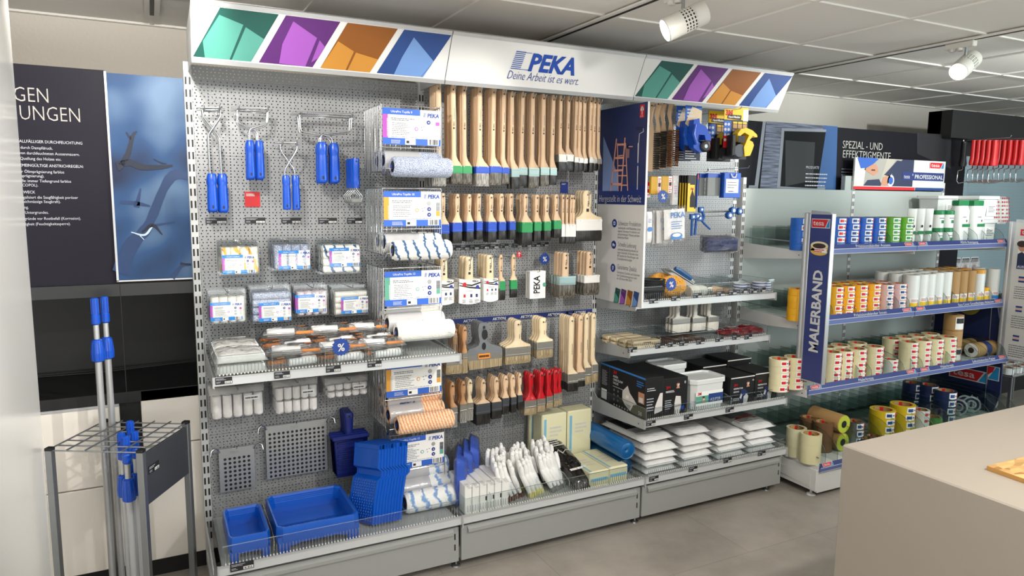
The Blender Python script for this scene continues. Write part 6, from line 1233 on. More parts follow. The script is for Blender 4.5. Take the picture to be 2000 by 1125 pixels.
d = MB(); d.pillow(.30, .12, .03, 'film_milky', 3, 12, .25, 6, .3); d.build('clear_bag', t); d = MB(); d.box(-.15, .13, -.05, .05, .034, .036, 'paper'); lines(d, (-.14, .04, .0366), X3, Y3, .2, .05, 3, 'magenta', 3, .35); d.build('backing_card', t)
d = MB(); d.tube([(-.12, -.03, .05), (-.09, -.03, .052), (-.03, -.03, .052), (.0, -.03, .05)], [.012, .0155, .0155, .012], 'tool_blue', 12); d.tube([(0, -.03, .05), (.03, -.03, .046)], [.007, .004], 'chrome', 8); d.build('grip', t); mat('tool_blue', '#124a7c', .4)
t = thing('white_brush', 'round white bristle brush lying beside wooden grips, upper right shelf', 'brush', (at(1378, 552, Y=-.25).x, -.25, zs1+.025)); d = MB(); d.loft([rr(a, b_, 0, .4) for a, b_ in ((.05, .05),)]+[], 'bristle_white') if False else d.lathe([(.028, -.12), (.034, -.10), (.030, -.02), (.024, 0)], 'bristle_white', 18, 'x', caps=True); d.build('bristles', t); d = MB(); d.lathe([(.025, 0), (.025, .03), (.02, .032)], 'tin', 18, 'x'); d.build('ferrule', t)
d = MB(); d.lathe([(.018, .03), (.022, .06), (.016, .10), (.012, .12), (0, .122)], 'beech', 16, 'x'); d.build('handle', t)
for i, (px, py, r) in enumerate(((1392, 553, .3), (1402, 551, .25))):
    p = at(px, py, Y=-.24-.03*i); t = thing('wooden_grip', 'turned orange-brown wooden grip on upper right shelf, %s one' % ('left', 'right')[i], 'tool', (p.x+.03, p.y, zs1+.018), -.3, 'wooden grips'); d = MB(); d.lathe([(0, -.06), (.012, -.058), (.016, -.03), (.012, .0), (.017, .04), (.012, .065), (0, .068)], 'beech_dark', 16, 'x'); d.build('grip', t); d = MB(); d.lathe([(.006, .065), (.005, .10), (0, .102)], 'chrome', 10, 'x'); d.build('shank', t)
def tape_roll(R_, h, mt, inner='kraft', lab=None):
    t = thing('tape_roll', '', 'tape roll'); d = MB(); d.lathe([(R_*.78, .001), (R_, 0), (R_, h), (R_*.78, h-.0005)], mt, 24); d.build('tape', t); d = MB(); d.lathe([(R_*.79, h-.0002), (R_*.74, h-.0002), (R_*.74, .0002), (R_*.79, .0002)], inner, 24); d.build('core', t)
    if lab: lab(t, R_, h)
    return t
def stripe_lab(t, R_, h):
    d = MB(); d.lathe([(R_+.0005, h*.3), (R_+.0005, h*.7)], 'violet_print', 24); d.build('label', t)
mat('violet_print', '#3a3f9a', .5)
kt = Kind(lambda: tape_roll(.038, .015, 'paper', 'paper_grey', stripe_lab))
for si, (px, n) in enumerate(((1443, 4), (1457, 3), (1480, 4), (1491, 3))):
    for i in range(n): kt.put((at(px, 560, Y=-.28+.08*(si % 2)).x, -.29+.085*(si % 2), zs1+.0155*i), (0, 0, 0), 'violet and white narrow tape roll, %s from bottom, %s stack on upper right shelf' % (ORD[i], ORD[si]), 'violet white tape rolls')
# middle shelf: wooden blocks, white-handled brushes above, red packs
zs2 = .888
def block():
    t = thing('wooden_block', '', 'wooden block'); d = MB(); d.loft([[(x, y, z) for y, z in ((-.024, 0), (.024, 0), (.026, .006), (.024, .020), (-.024, .020), (-.026, .006))] for x in (-.085, .085)], 'beech_pale', smooth=False); d.tube([(-.085, -.018, .01), (-.09, 0, .01), (-.085, .018, .01)], .008, 'beech_pale', 8); d.build('wood_body', t); d = MB(); lines(d, (-.02, -.0262, .014), X3, Z3, .05, .006, 1, 'print_black', 3, .8); d.build('stamp', t); return t
kb2 = Kind(block)
for i in range(4):
    for j in range(2): kb2.put((2.105+.012*(3-i)-.02+.0*j, -.295+.062*i, zs2+.0215*j), (0, 0, RND.uniform(-.05, .05)), 'pale wooden block on the middle right shelf, %s layer, %s from the front' % (('lower', 'upper')[j], ORD[i]), 'wooden blocks on the middle right shelf')
rn = 'row above middle right shelf'
for k, (hx, fx0, fx1, fy0, fy1, by, n) in enumerate(((1326.5, 1314.5, 1348.5, 624, 632, 650, 3), (1361, 1354, 1379.5, 622, 630, 646, 3), (1387.5, 1384.5, 1405, 620, 628, 645, 3))):
    stack(hx, 587, fx0, fx1, fy0, fy1, by, n, 'white-handled flat brush', rn, k, yf=-.20, style='long', hw=7.5, mats=('handle_white', 'tin', 'bristle_white'), text=False, pitch=.026, th=.016, group='white-handled brushes')
mat('handle_white', '#d9d6cc', .4)
for i, (px, py, rz) in enumerate(((1418, 640, .2), (1432, 634, -.2), (1446, 636, .5), (1460, 634, .1), (1473, 634, -.3))):
    p = at(px, py, Y=-.2-.02*(i % 3)); soft('red_pack', 'red and clear bagged part on the middle right shelf, %s from the left' % ORD[i], 'pack', (p.x, p.y, zs2+.002+.012*(i % 2)), (.10, .09, .03), (0, 0, rz), 'red_film', 3+i, 'red bagged parts', lambda d, w, q, h: lines(d, (-.03, .02, h+.001), X3, Y3, .06, .03, 2, 'paper', 3), n=10)
film('red_film', '#d85a5a', .7, '#a02028', 25)
for i in range(4):
    soft('brown_pack', 'flat reddish-brown pack low on the middle right shelf, %s from the left' % ORD[i], 'pack', (2.29+.075*i, -.22, zs2+.001), (.07, .18, .018), (0, 0, 0), 'brown_film', 9+i, 'flat brown packs', None, n=8)
film('brown_film', '#8a5a4a', .7, '#6b4a40', 20)

# ------------------------------------------------------------ right bay, things on hooks
def B8(x, y): return (1150+x/3.514, 180+y/3.514)
YH = -.22
# wire brushes
def wire_brush(mb_):
    t = thing('wire_brush', '', 'wire brush'); d = MB(); Lh, Lb = .135, .20
    pr = [(0.0, .02), (0, .006), (-.008, -.05), (0.004, -.10), (0, -Lh), (0, -Lh-Lb), (.02, -Lh-Lb-.004), (.026, -Lh-Lb+.01), (.026, -Lh-.004), (.022, -Lh+.02), (.012, -.07), (.016, -.03), (.024, 0), (.018, .022)]
    d.prism([(0, -x, z) for x, z in pr], (.026, 0, 0), 'beech'); d.disc((-.0006, -.012, .004), .004, Y3, Z3, 'black', 10); d.build('handle', t)
    d = MB(); r = random.Random(2)
    for j in range(17):
        z = -Lh-.006-j*.0113
        for x in (.004, .010, .016, .022): d.tube([(x, -.026, z), (x+r.uniform(-.003, .003), -.058, z+r.uniform(-.004, .004))], [.0026, .0032], mb_, 5)
    d.build('bristles', t); return t
for i, (x, y, m) in enumerate(((455, 95, 'bristle_black'), (500, 85, 'bristle_black'), (538, 80, 'bristle_brown'), (588, 78, 'bristle_brown'))):
    p = at(*B8(x, y), Y=-.20); wb = wire_brush(m); wb.location = (p.x-.012, -.17, p.z); wb.rotation_euler = (0, 0, math.radians(38)); wb['label'] = 'wooden-backed wire brush with %s bristles, %s from the banner' % ('black' if i < 2 else 'brown', ORD[i]); wb['group'] = 'hanging wire brushes'
    hook('wire hook carrying the %s wire brush' % ORD[i], Vector((p.x, 0, p.z)), -.19)
# blue and yellow tool cards
def quadc(d, x0, x1, z0, z1, m, y): rect(d, (0, y, 0), X3, Z3, x0, x1, z0, z1, m)
def blue_tool(label, c, rz):
    t = thing('tape_dispenser', label, 'tool', c, rz, 'blue carded tape dispensers'); w, h = .10, .29; d = MB(); d.box(-w/2, w/2, 0, .002, -h, 0, 'card_blue'); d.poly([(-w/2, -.0008, -.10), (w/2, -.0008, -.17), (w/2, -.0008, -.03), (-w*.1, -.0008, -.01)], 'card_sand'); d.poly([(-w/2, -.0006, -h), (w/2, -.0006, -h), (w/2, -.0006, -h*.8), (-w/2, -.0006, -h*.72)], 'navy_dark'); lines(d, (-w*.4, -.0012, -.015), X3, Z3, w*.5, .05, 3, 'sign_white', 3, .5); lines(d, (-w*.42, -.0012, -h*.8), X3, Z3, w*.7, .05, 4, 'sign_white', 8, .35); d.build('backing_card', t)
    m = 'blue_plastic'; d = MB(); d.M = Matrix.Diagonal((.8, 1, .84, 1)); pr = [(-.035, -.10), (.005, -.09), (.01, -.12), (.06, -.14), (.10, -.20), (.10, -.225), (.06, -.22), (.05, -.19), (.005, -.19), (.0, -.23), (.05, -.26), (.06, -.29), (.02, -.30), (-.03, -.27), (-.045, -.18)]
    d.prism([(x, -.05, z) for x, z in pr], (0, .045, 0), m); d.build('dispenser_body', t)
    d = MB(); d.M = Tr(.044, -.03, -.218); d.lathe([(0, -.03), (.022, -.03), (.030, -.026), (.030, .02), (0, .02)], 'black', 20, 'y'); d.lathe([(0, -.0312), (.010, -.0312)], 'steel', 16, 'y'); d.build('wheel', t)
    d = MB(); d.M = Matrix.Diagonal((.8, 1, .84, 1)); d.tube([(-.03, -.055, -.13), (-.045, -.06, -.19), (-.02, -.06, -.25)], .010, m, 10); d.build('grip_guard', t); return t
mat('card_blue', '#1d5cb8', .5); mat('card_sand', '#d9c3a0', .5)
for i, (x, y) in enumerate(((640, 95), (702, 85))):
    yy = -.20-.07*i; p = at(*B8(x+20, y), Y=yy); blue_tool('carded blue tape dispenser with black wheel, %s' % ('rear one', 'front one')[i], (p.x, yy, p.z), math.radians(-8))
hook('wire hook carrying the blue carded dispensers', Vector((at(*B8(725, 90), Y=-.27).x, 0, at(*B8(725, 90), Y=-.27).z-.006)), -.27)
def yellow_tool(label, c, rz):
    t = thing('masking_tool', label, 'tool', c, rz, 'yellow and black carded masking tools'); w, h = .15, .275; d = MB(); d.box(-w/2, w/2, 0, .002, -h, 0, 'black')
    quadc(d, -w/2, w/2, -h*.24, 0, 'yellow', -.0008); d.text('3M', .036, (-w*.46, -.0014, -.042), 'red', bold=.05); d.poly([(-w*.38, -.0014, -h*.22), (w*.2, -.0014, -h*.24), (w*.22, -.0014, -h*.15), (-w*.36, -.0014, -h*.14)], 'print_black'); d.text('Hand-Masker', .017, (-w*.33, -.002, -h*.205), 'sign_white', bold=.03, shear=.1, width=w*.5); quadc(d, w*.28, w*.5, -h*.26, -.01, 'paper', -.0012)
    quadc(d, -w/2, -w*.2, -h*.55, -h*.26, 'card_blue', -.0012); quadc(d, -w/2, -w*.2, -h*.78, -h*.55, 'red', -.0012)
    for i in range(3): quadc(d, -w*.12+i*w*.2, w*.05+i*w*.2, -h*.31, -h*.275, 'yellow', -.0014); quadc(d, -w*.12+i*w*.2, w*.05+i*w*.2, -h*.40, -h*.32, 'kraft', -.0014); lines(d, (-w*.12+i*w*.2, -.0014, -h*.42), X3, Z3, w*.16, h*.08, 3, 'light_text', i)
    for i in range(2):
        for j in range(4): d.disc((-w*.43+i*w*.13, -.0018, -h*(.33+.1*j)), .008, X3, Z3, 'light_text', 10)
    d.build('backing_card', t)
    d = MB(); d.M = Matrix.Diagonal((.82, 1, .86, 1)); pr = [(-.03, -.165), (-.01, -.14), (.03, -.130), (.08, -.145), (.115, -.170), (.118, -.185), (.105, -.186), (.085, -.178), (.06, -.205), (.085, -.215), (.095, -.235), (.085, -.265), (.07, -.30), (.03, -.305), (.02, -.25), (.04, -.205), (.055, -.175), (.02, -.16), (-.005, -.175), (-.01, -.215), (-.03, -.215)]
    d.prism([(x, -.06, z) for x, z in pr], (0, .05, 0), 'yellow'); d.build('masker_body', t); d = MB(); d.box(-.12*.2, .02, -.062, -.06, -.19, -.155, 'print_black'); d.M = Tr(-.005, -.035, -.232); d.lathe([(0, -.02), (.034, -.02), (.034, .02), (0, .02)], 'graphite', 20, 'y'); d.build('roll_hub', t)
    d = MB(); d.box(-.06, -.036, -.064, -.01, -.262, -.15, 'black', .004); d.build('blade_bar', t); return t
for i, (x, y) in enumerate(((905, 130), (1015, 105))):
    yy = -.20-.10*i; p = at(*B8(x, y), Y=yy); yellow_tool('yellow and black carded masking tool, %s' % ('rear one', 'front one')[i], (p.x, yy, p.z), math.radians(-10))
hook('wire hook carrying the yellow carded tools', Vector((at(*B8(1015, 118), Y=-.3).x, 0, at(*B8(1015, 118), Y=-.3).z)), -.31)
p = at(*B8(1088, 505), Y=-.30); hook('empty long wire hook at right edge of the right bay', Vector((p.x, 0, p.z-.012)), -.29, up=.012)
# carded sanding packs
def hang(name, label, cat, x0, y0, x1, y1, yf, dp, m, deco=None, group=None, part='pack'):
    a, c = at(*B8(x0, y1), Y=yf), at(*B8(x1, y0), Y=yf); w, h = c.x-a.x, c.z-a.z
    t = thing(name, label, cat, (a.x, yf, a.z), 0, group); d = MB(); d.box(0, w, 0, dp, 0, h, m, .002); d.build(part, t)
    if deco: d = MB(); deco(d, w, h); d.build('print', t)
    return t
def deco_red(d, w, h): quadc(d, 0, w, 0, h*.3, 'paper', -.0008); d.text('S', w*.9, (w*.2, -.0014, h*.55), 'sign_white', bold=.04); lines(d, (w*.1, -.0014, h*.25), X3, Z3, w*.8, h*.15, 2, 'red', 2)
hang('carded_pack', 'small red and white card beside the banner, right bay', 'pack', 396, 618, 425, 722, -.20, .01, 'red', deco_red)
def deco_yel(d, w, h): quadc(d, w*.66, w, 0, h, 'paper', -.0008); lines(d, (w*.7, -.0014, h*.95), X3, Z3, w*.28, h*.9, 8, 'red', 3, .5); quadc(d, w*.72, w*.95, h*.45, h*.62, 'print_black', -.0016)
for i, (x0, x1, y0, y1) in enumerate(((425, 498, 580, 700), (498, 572, 578, 690))):
    for j in range(3): hang('sanding_pack', 'yellow sanding pack near percent badge, %s stack, %s' % (('left', 'right')[i], ('front one', 'second', 'third')[j]), 'pack', x0, y0, x1, y1, -.22+.02*j, .016, 'mustard', deco_yel, 'yellow sanding packs')
mat('mustard', '#c99a16', .5)
hang('clear_sheet_pack', 'clear bag with reddish edge beside the yellow packs', 'pack', 572, 572, 618, 775, -.22, .02, 'film_milky', lambda d, w, h: (quadc(d, 0, w*.12, 0, h, 'tape_rose', -.001), lines(d, (w*.3, -.001, h*.7), X3, Z3, w*.6, h*.3, 4, 'magenta', 5, .3)))
def deco_by(d, w, h): quadc(d, 0, w, 0, h*.08, 'yellow', -.0008); quadc(d, 0, w*.25, 0, h*.78, 'yellow', -.001); quadc(d, w*.25, w*.8, h*.08, h*.74, 'yellow', -.0008); d.poly([(w*.3, -.0014, h*.12), (w*.95, -.0014, h*.12), (w*.95, -.0014, h*.3), (w*.55, -.0014, h*.62), (w*.3, -.0014, h*.4)], 'print_black'); d.text('3M', w*.28, (w*.3, -.0014, h*.6), 'red', bold=.04)
for i in range(4): hang('sanding_pack', 'tall yellow and black sanding pack, %s of the four beside blue pouches' % (ORD[i]+' from front' if i else 'front one'), 'pack', 672-18*i, 572, 742-18*i, 820-6*i, -.235+.014*i, .012, 'black', deco_by, 'tall yellow black sanding packs')
hang('blue_strip_pack', 'thin blue and red strip pack beside the tall yellow packs', 'pack', 738, 562, 756, 790, -.22, .012, 'royal', lambda d, w, h: quadc(d, 0, w, h*.85, h, 'red', -.001))
for i, (x0, x1) in enumerate(((755, 800), (812, 905))):
    t = hang('felt_pad', 'grey felt pad with blue header, %s one' % ('left', 'right')[i], 'pad', x0, 585, x1, 712, -.24+.03*(1-i), .02, 'felt', None, 'grey felt pads'); a, c = at(*B8(x0, 585), Y=-.24), at(*B8(x1, 558), Y=-.24); d = MB(); d.box(0, a.x*0+(c.x-a.x), -.001, .021, at(*B8(x0, 585), Y=-.24).z-t.location.z, at(*B8(x0, 556), Y=-.24).z-t.location.z, 'royal'); d.build('header_card', t)
def deco_pouch(d, w, h): quadc(d, w*.1, w*.85, h*.2, h*.75, 'paper', -.0008); lines(d, (w*.18, -.0014, h*.7), X3, Z3, w*.6, h*.3, 3, 'grey_text', 4, .3); lines(d, (w*.25, -.0014, h*.3), X3, Z3, w*.4, h*.06, 1, 'navy', 5, .6); d.tube([(w*.35, -.004, h*.96), (w*.42, -.008, h*.82), (w*.6, -.008, h*.82), (w*.68, -.004, h*.96)], .003, 'paper', 6)
for i in range(3): hang('blue_pouch', 'blue pouch with white label at right board edge, %s' % ('front one', 'second', 'rear one')[i], 'pouch', 925-10*i, 555, 1047-10*i, 725, -.27+.02*i, .015, 'pouch_blue', deco_pouch, 'blue labelled pouches')
mat('pouch_blue', '#1552b8', .4)
# blue pliers and rods
def plier(label, pts, w):
    t = thing('blue_clamp', label, 'tool', (0, 0, 0), 0, 'blue hand clamps'); P = [at(*B8(x, y), Y=-.24) for x, y in pts]; o = P[0].copy(); t.location = o; d = MB(); d.tube([tuple(p-o) for p in P], w, 'clamp_blue', 8); d.build('arm', t); d = MB(); d.box(-.018, .018, -.01, .01, -.02, .01, 'clamp_blue', .004); d.disc((0, -.0106, -.004), .006, X3, Z3, 'steel', 12); d.build('hinge', t)
mat('clamp_blue', '#0f4f96', .4)
plier('hanging blue clamp arm, left vertical one under the yellow packs', ((712, 850), (708, 900), (705, 985)), .007); plier('hanging blue clamp arm, second vertical one under the yellow packs', ((742, 845), (735, 900), (728, 980)), .007); plier('slanted blue clamp arm pointing down to the right', ((758, 860), (790, 900), (832, 940)), .006); plier('short blue clamp arm beside the slanted one', ((770, 800), (790, 850), (778, 890)), .008)
for i, (y, x1) in enumerate(((812, 985), (818, 1030), (845, 960))):
    a, c = at(*B8(750, y+8), Y=-.2), at(*B8(x1, y), Y=-.27); t = thing('guide_rod', 'chrome rod with blue round end at right board edge, %s' % ('upper left', 'longest', 'lowest')[i], 'rod', tuple(a), 0, 'rods with blue ends'); d = MB(); d.tube([(0, 0, 0), tuple(c-a)], .0035, 'chrome', 8); d.build('rod', t); d = MB(); d.M = Tr(*(c-a)); d.lathe([(0, -.014), (.018, -.012), (.021, 0), (.018, .012), (0, .014)], 'clamp_blue', 18, 'y'); d.lathe([(0, -.0146), (.010, -.0146)], 'steel', 14, 'y'); d.build('round_end', t)
# clear bags with blue print, navy packs
def bag_print(d, w, h, big):
    if big: d.text('PEKA', .042, (w*.28, -.012, h*.68), 'print_blue2', bold=.02); lines(d, (w*.32, -.012, h*.62), X3, Z3, w*.45, h*.25, 4, 'print_blue2', 3, .35); d.disc((w*.52, -.012, h*.17), .04, X3, Z3, 'print_blue2', 20, .018); d.disc((w*.52, -.0126, h*.19), .028, X3, Z3, 'paper', 16, .010); quadc(d, w*.3, w*.75, h*.07, h*.11, 'print_blue2', -.0126)
    else: lines(d, (w*.2, -.012, h*.75), X3, Z3, w*.5, h*.12, 3, 'print_blue2', 8, .4); d.disc((w*.45, -.012, h*.45), .018, X3, Z3, 'print_blue2', 16, .012)
mat('print_blue2', '#4f86c8', .6)
def hbag(label, x0, y0, x1, y1, yf, big, tilt=0):
    a, c = at(*B8(x0, y1), Y=yf), at(*B8(x1, y0), Y=yf); w, h = c.x-a.x, c.z-a.z; t = thing('clear_bag_pack', label, 'bag', (a.x, yf, a.z), 0, 'hanging clear bags with blue print'); t.rotation_euler = (0, tilt, 0)
    d = MB(); d.M = Tr(w/2, .0, h/2) @ Rx(PI/2) @ Tr(0, 0, -.008); d.pillow(w*.84, h*.84, .016, 'cotton', 4, 10, .15, 8, .4); d.build('folded_cloth', t); d = MB(); bag_print(d, w, h, big); d.build('print', t)
    d = MB(); d.M = Tr(w/2, .0, h/2) @ Rx(PI/2) @ Tr(0, 0, -.011); d.pillow(w, h, .023, 'film', 6, 14, .5, 8, .3); d.build('clear_bag', t); return t
hbag('front clear bag with large blue lettering, right bay', 505, 790, 682, 1035, -.25, True, -.06); hbag('clear bag with blue print behind the front lettered bag', 455, 795, 600, 1060, -.21, False, -.04); hbag('third clear bag with blue print in the lettered bag stack', 425, 790, 560, 1065, -.175, False, -.02); hbag('narrow clear bag with blue print next to the banner', 388, 800, 440, 1055, -.22, False)
for i in range(3):
    a, c = at(*B8(790-14*i, 1105-8*i), Y=-.24+.03*i), at(*B8(1045-14*i, 995-8*i), Y=-.24+.03*i); w, h = c.x-a.x, c.z-a.z; t = thing('navy_glove_pack', 'clear bag of folded navy cloth at lower right board, %s' % ('front one', 'second', 'rear one')[i], 'pack', ((a.x+c.x)/2, -.24+.03*i, a.z), 0, 'bagged navy cloths'); d = MB(); d.M = Tr(0, 0, h/2) @ Rx(PI/2) @ Tr(0, 0, -.012); d.pillow(w*.86, h*.84, .03, 'navy_cloth', i, 12, .3, 6, .3); d.build('folded_cloth', t); d = MB(); d.M = Tr(0, 0, h/2) @ Rx(PI/2) @ Tr(0, 0, -.015); d.pillow(w, h, .038, 'film', i+4, 14, .5, 6, .3); d.build('clear_bag', t)
mat('navy_cloth', '#1f2c56', .9, bump=(80, .5, .004))
hook('wire hook carrying the bagged navy cloths', Vector((at(*B8(920, 990), Y=-.25).x, 0, at(*B8(920, 990), Y=-.25).z)), -.25)
hook('wire hook carrying the clear lettered bags', Vector((at(*B8(590, 795), Y=-.26).x, 0, at(*B8(590, 795), Y=-.26).z)), -.26)
# ------------------------------------------------------------ tape shelving at right
t9 = thing('tape_shelving', 'white-backed metal shelving with blue rails for adhesive tapes, right of the run', 'shelving')
UX = (3.075, 4.065, 5.045)
for x in UX:
    d = MB(); d.box(x-.013, x+.013, 0, .05, .03, 1.80, 'sign_white', .001)
    for k in range(33): z = .13+.05*k; d.box(x-.009, x-.003, -.0006, .01, z, z+.03, 'black'); d.box(x+.003, x+.009, -.0006, .01, z, z+.03, 'black')
    d.build('upright', t9)
for i in range(2):
    for z0, z1 in ((.2, .6), (.602, 1.0), (1.002, 1.735)):
        d = MB(); d.box(UX[i]+.015, UX[i+1]-.015, .004, .018, z0, z1, 'tesa_panel'); d.build('back_panel', t9)
d = MB(); d.box(3.50, 3.56, -.004, .03, 1.735, 1.82, 'tesa_panel') if False else d.box(3.985, 4.05, .01, .04, 1.735, 1.83, 'tesa_panel'); d.build('corner_block', t9)
SH = [(1.385, -.47, 1.416, 1.363), (.985, -.49, 1.009, .955), (.605, -.55, .629, .579), (.190, -.65, .203, .160)]
def tesa_rail(d, x0, x1, yf, zt, zb, txt, tx, txt2=None):
    zm = zb+(zt-zb)*.52
    d.prism([(x0, yf+.012, zt), (x0, yf, zm), (x0, yf+.004, zm)], (x1-x0, 0, 0), 'tesa_blue'); d.prism([(x0, yf, zm-.002), (x0, yf-.001, zb), (x0, yf+.012, zb), (x0, yf+.012, zm)], (x1-x0, 0, 0), 'rail_blue'); d.box(x0, x1, yf-.002, yf, zm-.003, zm, 'light_text'); d.box(x0, x1, yf-.002, yf+.002, zb-.002, zb, 'light_text')
    up = Vector((0, .012, zt-zm)).normalized(); nn = X3.cross(up)
    o = Vector((x0, yf, zm))+nn*.0008
    if txt: d.text(txt, .024, tuple(o+X3*tx+up*.004), 'sign_white', X3, up, width=min(.0135*len(txt), .40))
    if txt2: d.text(txt2, .024, tuple(o+X3*.56+up*.004), 'sign_white', X3, up, width=.26)
    for u in (.02, x1-x0-.11): tesa_logo(d, tuple(o+X3*u+up*.003), X3, up, .085, .02)
mat('rail_blue', '#5a679e', .4)
TX = (('Präzisionsbänder Aussen', 'PEVA Reinigung'), ('Präzisionsbänder Innen', 'Easy Cover Grossflächiges Abdecken'), ('Malerkrepp', 'Malerkrepp'), ('Packbänder', 'Klebebänder'))
for si, (zs_, yf, zt, zb_) in enumerate(SH):
    for b_ in range(2):
        x0, x1 = (3.085 if si < 3 else 3.10)+.985*b_, (4.065 if b_ == 0 else 5.045)
        if si < 3: t = thing('tape_shelf', '%s tape shelf with blue lettered rail, %s half of the tape shelving' % (('upper', 'middle', 'lower')[si], ('left', 'right')[b_]), 'shelf')
        else: t = t9
        d = MB(); d.box(x0, x1, yf+.012, -.002, zs_-.028, zs_-.002, 'sign_white', .001); d.build('shelf_board', t)
        d = MB(); tesa_rail(d, x0, x1, yf, zt, zb_, TX[si][b_], (.42, .45 if si != 2 else .22)[b_], 'Selbstklebendes Papier' if (si, b_) == (2, 1) else None); d.build('price_rail', t)
        for x in ((x0-.002, x1-.002) if b_ == 0 else (x1-.002,)):
            d = MB(); d.prism([(x, -.002, zs_+.02), (x, yf+.02, zs_-.004), (x, yf+.01, zs_-.045), (x, -.03, zs_-.075), (x, -.002, zs_-.075)], (.003, 0, 0), 'sign_white'); d.box(x-.0008, x+.004, yf+.04, yf+.046, zs_-.03, zs_-.024, 'black'); d.build('bracket', t)
        for k in range(10):
            x = x0+.03+.1*k+.02; h = .12 if si != 3 else .17; dp = -yf
            P = [(x, yf+.014, zs_), (x, yf+.014, zs_+h*.32)]+[(x, yf+.014+dp*.34*(1-math.cos(q)), zs_+h*.32+h*.68*math.sin(q)) for q in (PI/2*j/5 for j in range(1, 6))]+[(x, -.02, zs_+h), (x, -.02, zs_)]
            d = MB(); d.prism(P, (.002, 0, 0), 'acrylic_grey'); d.tube([tuple(Vector(p)+Vector((.001, 0, 0))) for p in P[:-1]], .0011, 'acrylic_dark', 4); d.build('divider', t)
        d = MB(); d.box(x0+.02, x1-.02, -.03, -.028, zs_, zs_+.11, 'acrylic_grey'); d.build('rear_fence', t)
        if b_ == 0:
            d = MB(); d.tube([(x0+.003, -.01, zs_+.055), (x0+.003, yf+.02, zs_+.045)], .004, 'steel', 6); d.build('side_rod', t)
clear('acrylic_dark', '#8a9696', .3)
d = MB(); d.box(3.10, 5.04, -.635, -.615, .03, .155, 'sign_white', .002); d.build('plinth', t9)
d = MB(); d.box(3.085, 3.10, -.635, -.0, .04, .165, 'sign_white', .002); d.prism([(3.084, -.6, .06), (3.084, -.3, .075), (3.084, -.3, .12), (3.084, -.6, .13)], (-.004, 0, 0), 'sign_white'); d.build('plinth_side', t9)
for x in (3.12, 4.07, 5.0): d = MB(); d.M = Tr(x, -.58, 0); d.lathe([(0, 0), (.026, 0), (.024, .006), (.007, .012), (.007, .045)], 'sign_white', 16); d.build('levelling_foot', t9)
# topper sign
t = thing('topper_sign', 'white topper sign with worker picture and blue PROFESSIONAL band', 'sign', (4.05, -.004, 1.742)); W, H = .985, .212
d = MB(); d.box(0, W, 0, .01, 0, H, 'sign_white'); d.build('panel', t)
d = MB(); y = -.0008; P = lambda u, v, k=1: (u*W, y-.0006*k, v*H)
q4 = lambda u0, u1, v0, v1, m, k=1: rect(d, (0, y-.0006*k, 0), X3, Z3, u0*W, u1*W, v0*H, v1*H, m)
pl = lambda pts, m, k=2: d.poly([P(u, v, k) for u, v in pts], m)
q4(0, .66, 0, .095, 'tesa_red'); q4(.665, 1, 0, .095, 'blue_d'); q4(.0, .63, .12, 1, 'photo_wall', 0); mat('photo_wall', '#a9a59c', .6); mat('photo_cloth', '#2b3450', .6); mat('helmet', '#2f5fb8', .5); mat('photo_pipe', '#b9b2a6', .6)
pl([(0, .12), (.10, .12), (.12, 1), (0, 1)], 'paper_grey'); pl([(.38, .12), (.63, .12), (.63, 1), (.50, 1), (.40, .6)], 'photo_cloth', 1); pl([(.33, 1), (.42, 1), (.36, .3), (.29, .12), (.26, .12)], 'photo_pipe', 1); pl([(.10, .12), (.30, .12), (.26, .34), (.14, .30)], 'photo_cloth', 2)
pl([(.10, .62), (.2, .44), (.25, .58), (.22, .8), (.12, .84)], 'skin', 2); pl([(.02, .98), (.06, .66), (.12, .68), (.19, .82), (.24, .98), (.2, 1), (.03, 1)], 'helmet', 3); pl([(.28, .12), (.34, .12), (.4, .38), (.36, .48), (.30, .40)], 'skin', 3); d.disc(P(.385, .3, 3), .036, X3, Z3, 'masonry_white', 24, .04); d.disc(P(.385, .3, 4), .024, X3, Z3, 'helmet', 20, .026); pl([(.31, .48), (.44, .96), (.5, .94), (.37, .44)], 'photo_cloth', 3)
pl([(.17, .60), (.21, .60), (.21, .64), (.17, .64)], 'print_brown', 4)
q4(.51, .985, .33, .60, 'tesa_blue', 3); d.text('tesa', H*.19, P(.525, .39, 5), 'sign_white', bold=0); d.text('®', H*.10, P(.615, .48, 5), 'sign_white'); d.text('PROFESSIONAL', H*.19, P(.645, .39, 5), 'sign_white', bold=.015, width=W*.33); tesa_logo(d, P(.81, .74, 3), X3, Z3, W*.17, H*.22); d.build('picture', t)
# flag signs
def flag(label, X, y0, y1, z0, z1, face):
    t = thing('flag_sign', label, 'sign', (X, y0, z0), 0, None); d = MB(); d.box(-.012, .012, y1-y0, 0, 0, z1-z0, face, .001); d.build('panel', t)
    d = MB(); d.M = Tr(0, .03, -.01); d.lathe([(.019, 0), (.019, z1-z0+.015), (0, z1-z0+.018)], 'alu', 20); d.M = Matrix(); d.box(-.015, .015, .0, .03, -.005, z1-z0+.005, 'alu', .002); d.build('pole', t)
    d = MB(); w = y1-y0
    for a, b_ in ((w-.003, w+.001),): d.box(-.0135, .0135, a, b_, -.004, z1-z0+.004, 'alu')
    d.box(-.0135, .0135, w, 0, -.006, 0, 'alu'); d.prism([(-.012, 0, z1-z0), (-.012, w, z1-z0), (-.012, w*.9, z1-z0+.012), (-.012, 0, z1-z0+.02)], (.024, 0, 0), 'alu'); d.build('frame', t)
    return t
t = flag('navy flag sign with upright white MALERBAND lettering at the tape shelves', 3.06, -.523, -.658, .672, 1.59, 'flag_navy'); mat('flag_navy', '#333f7c', .4)
FD = (0, -1, 0); d = MB(); w = .135; o = Vector((-.0128, 0, 0)); tesa_logo(d, tuple(o+Vector((0, -.008, .845))), FD, Z3, .118, .05)
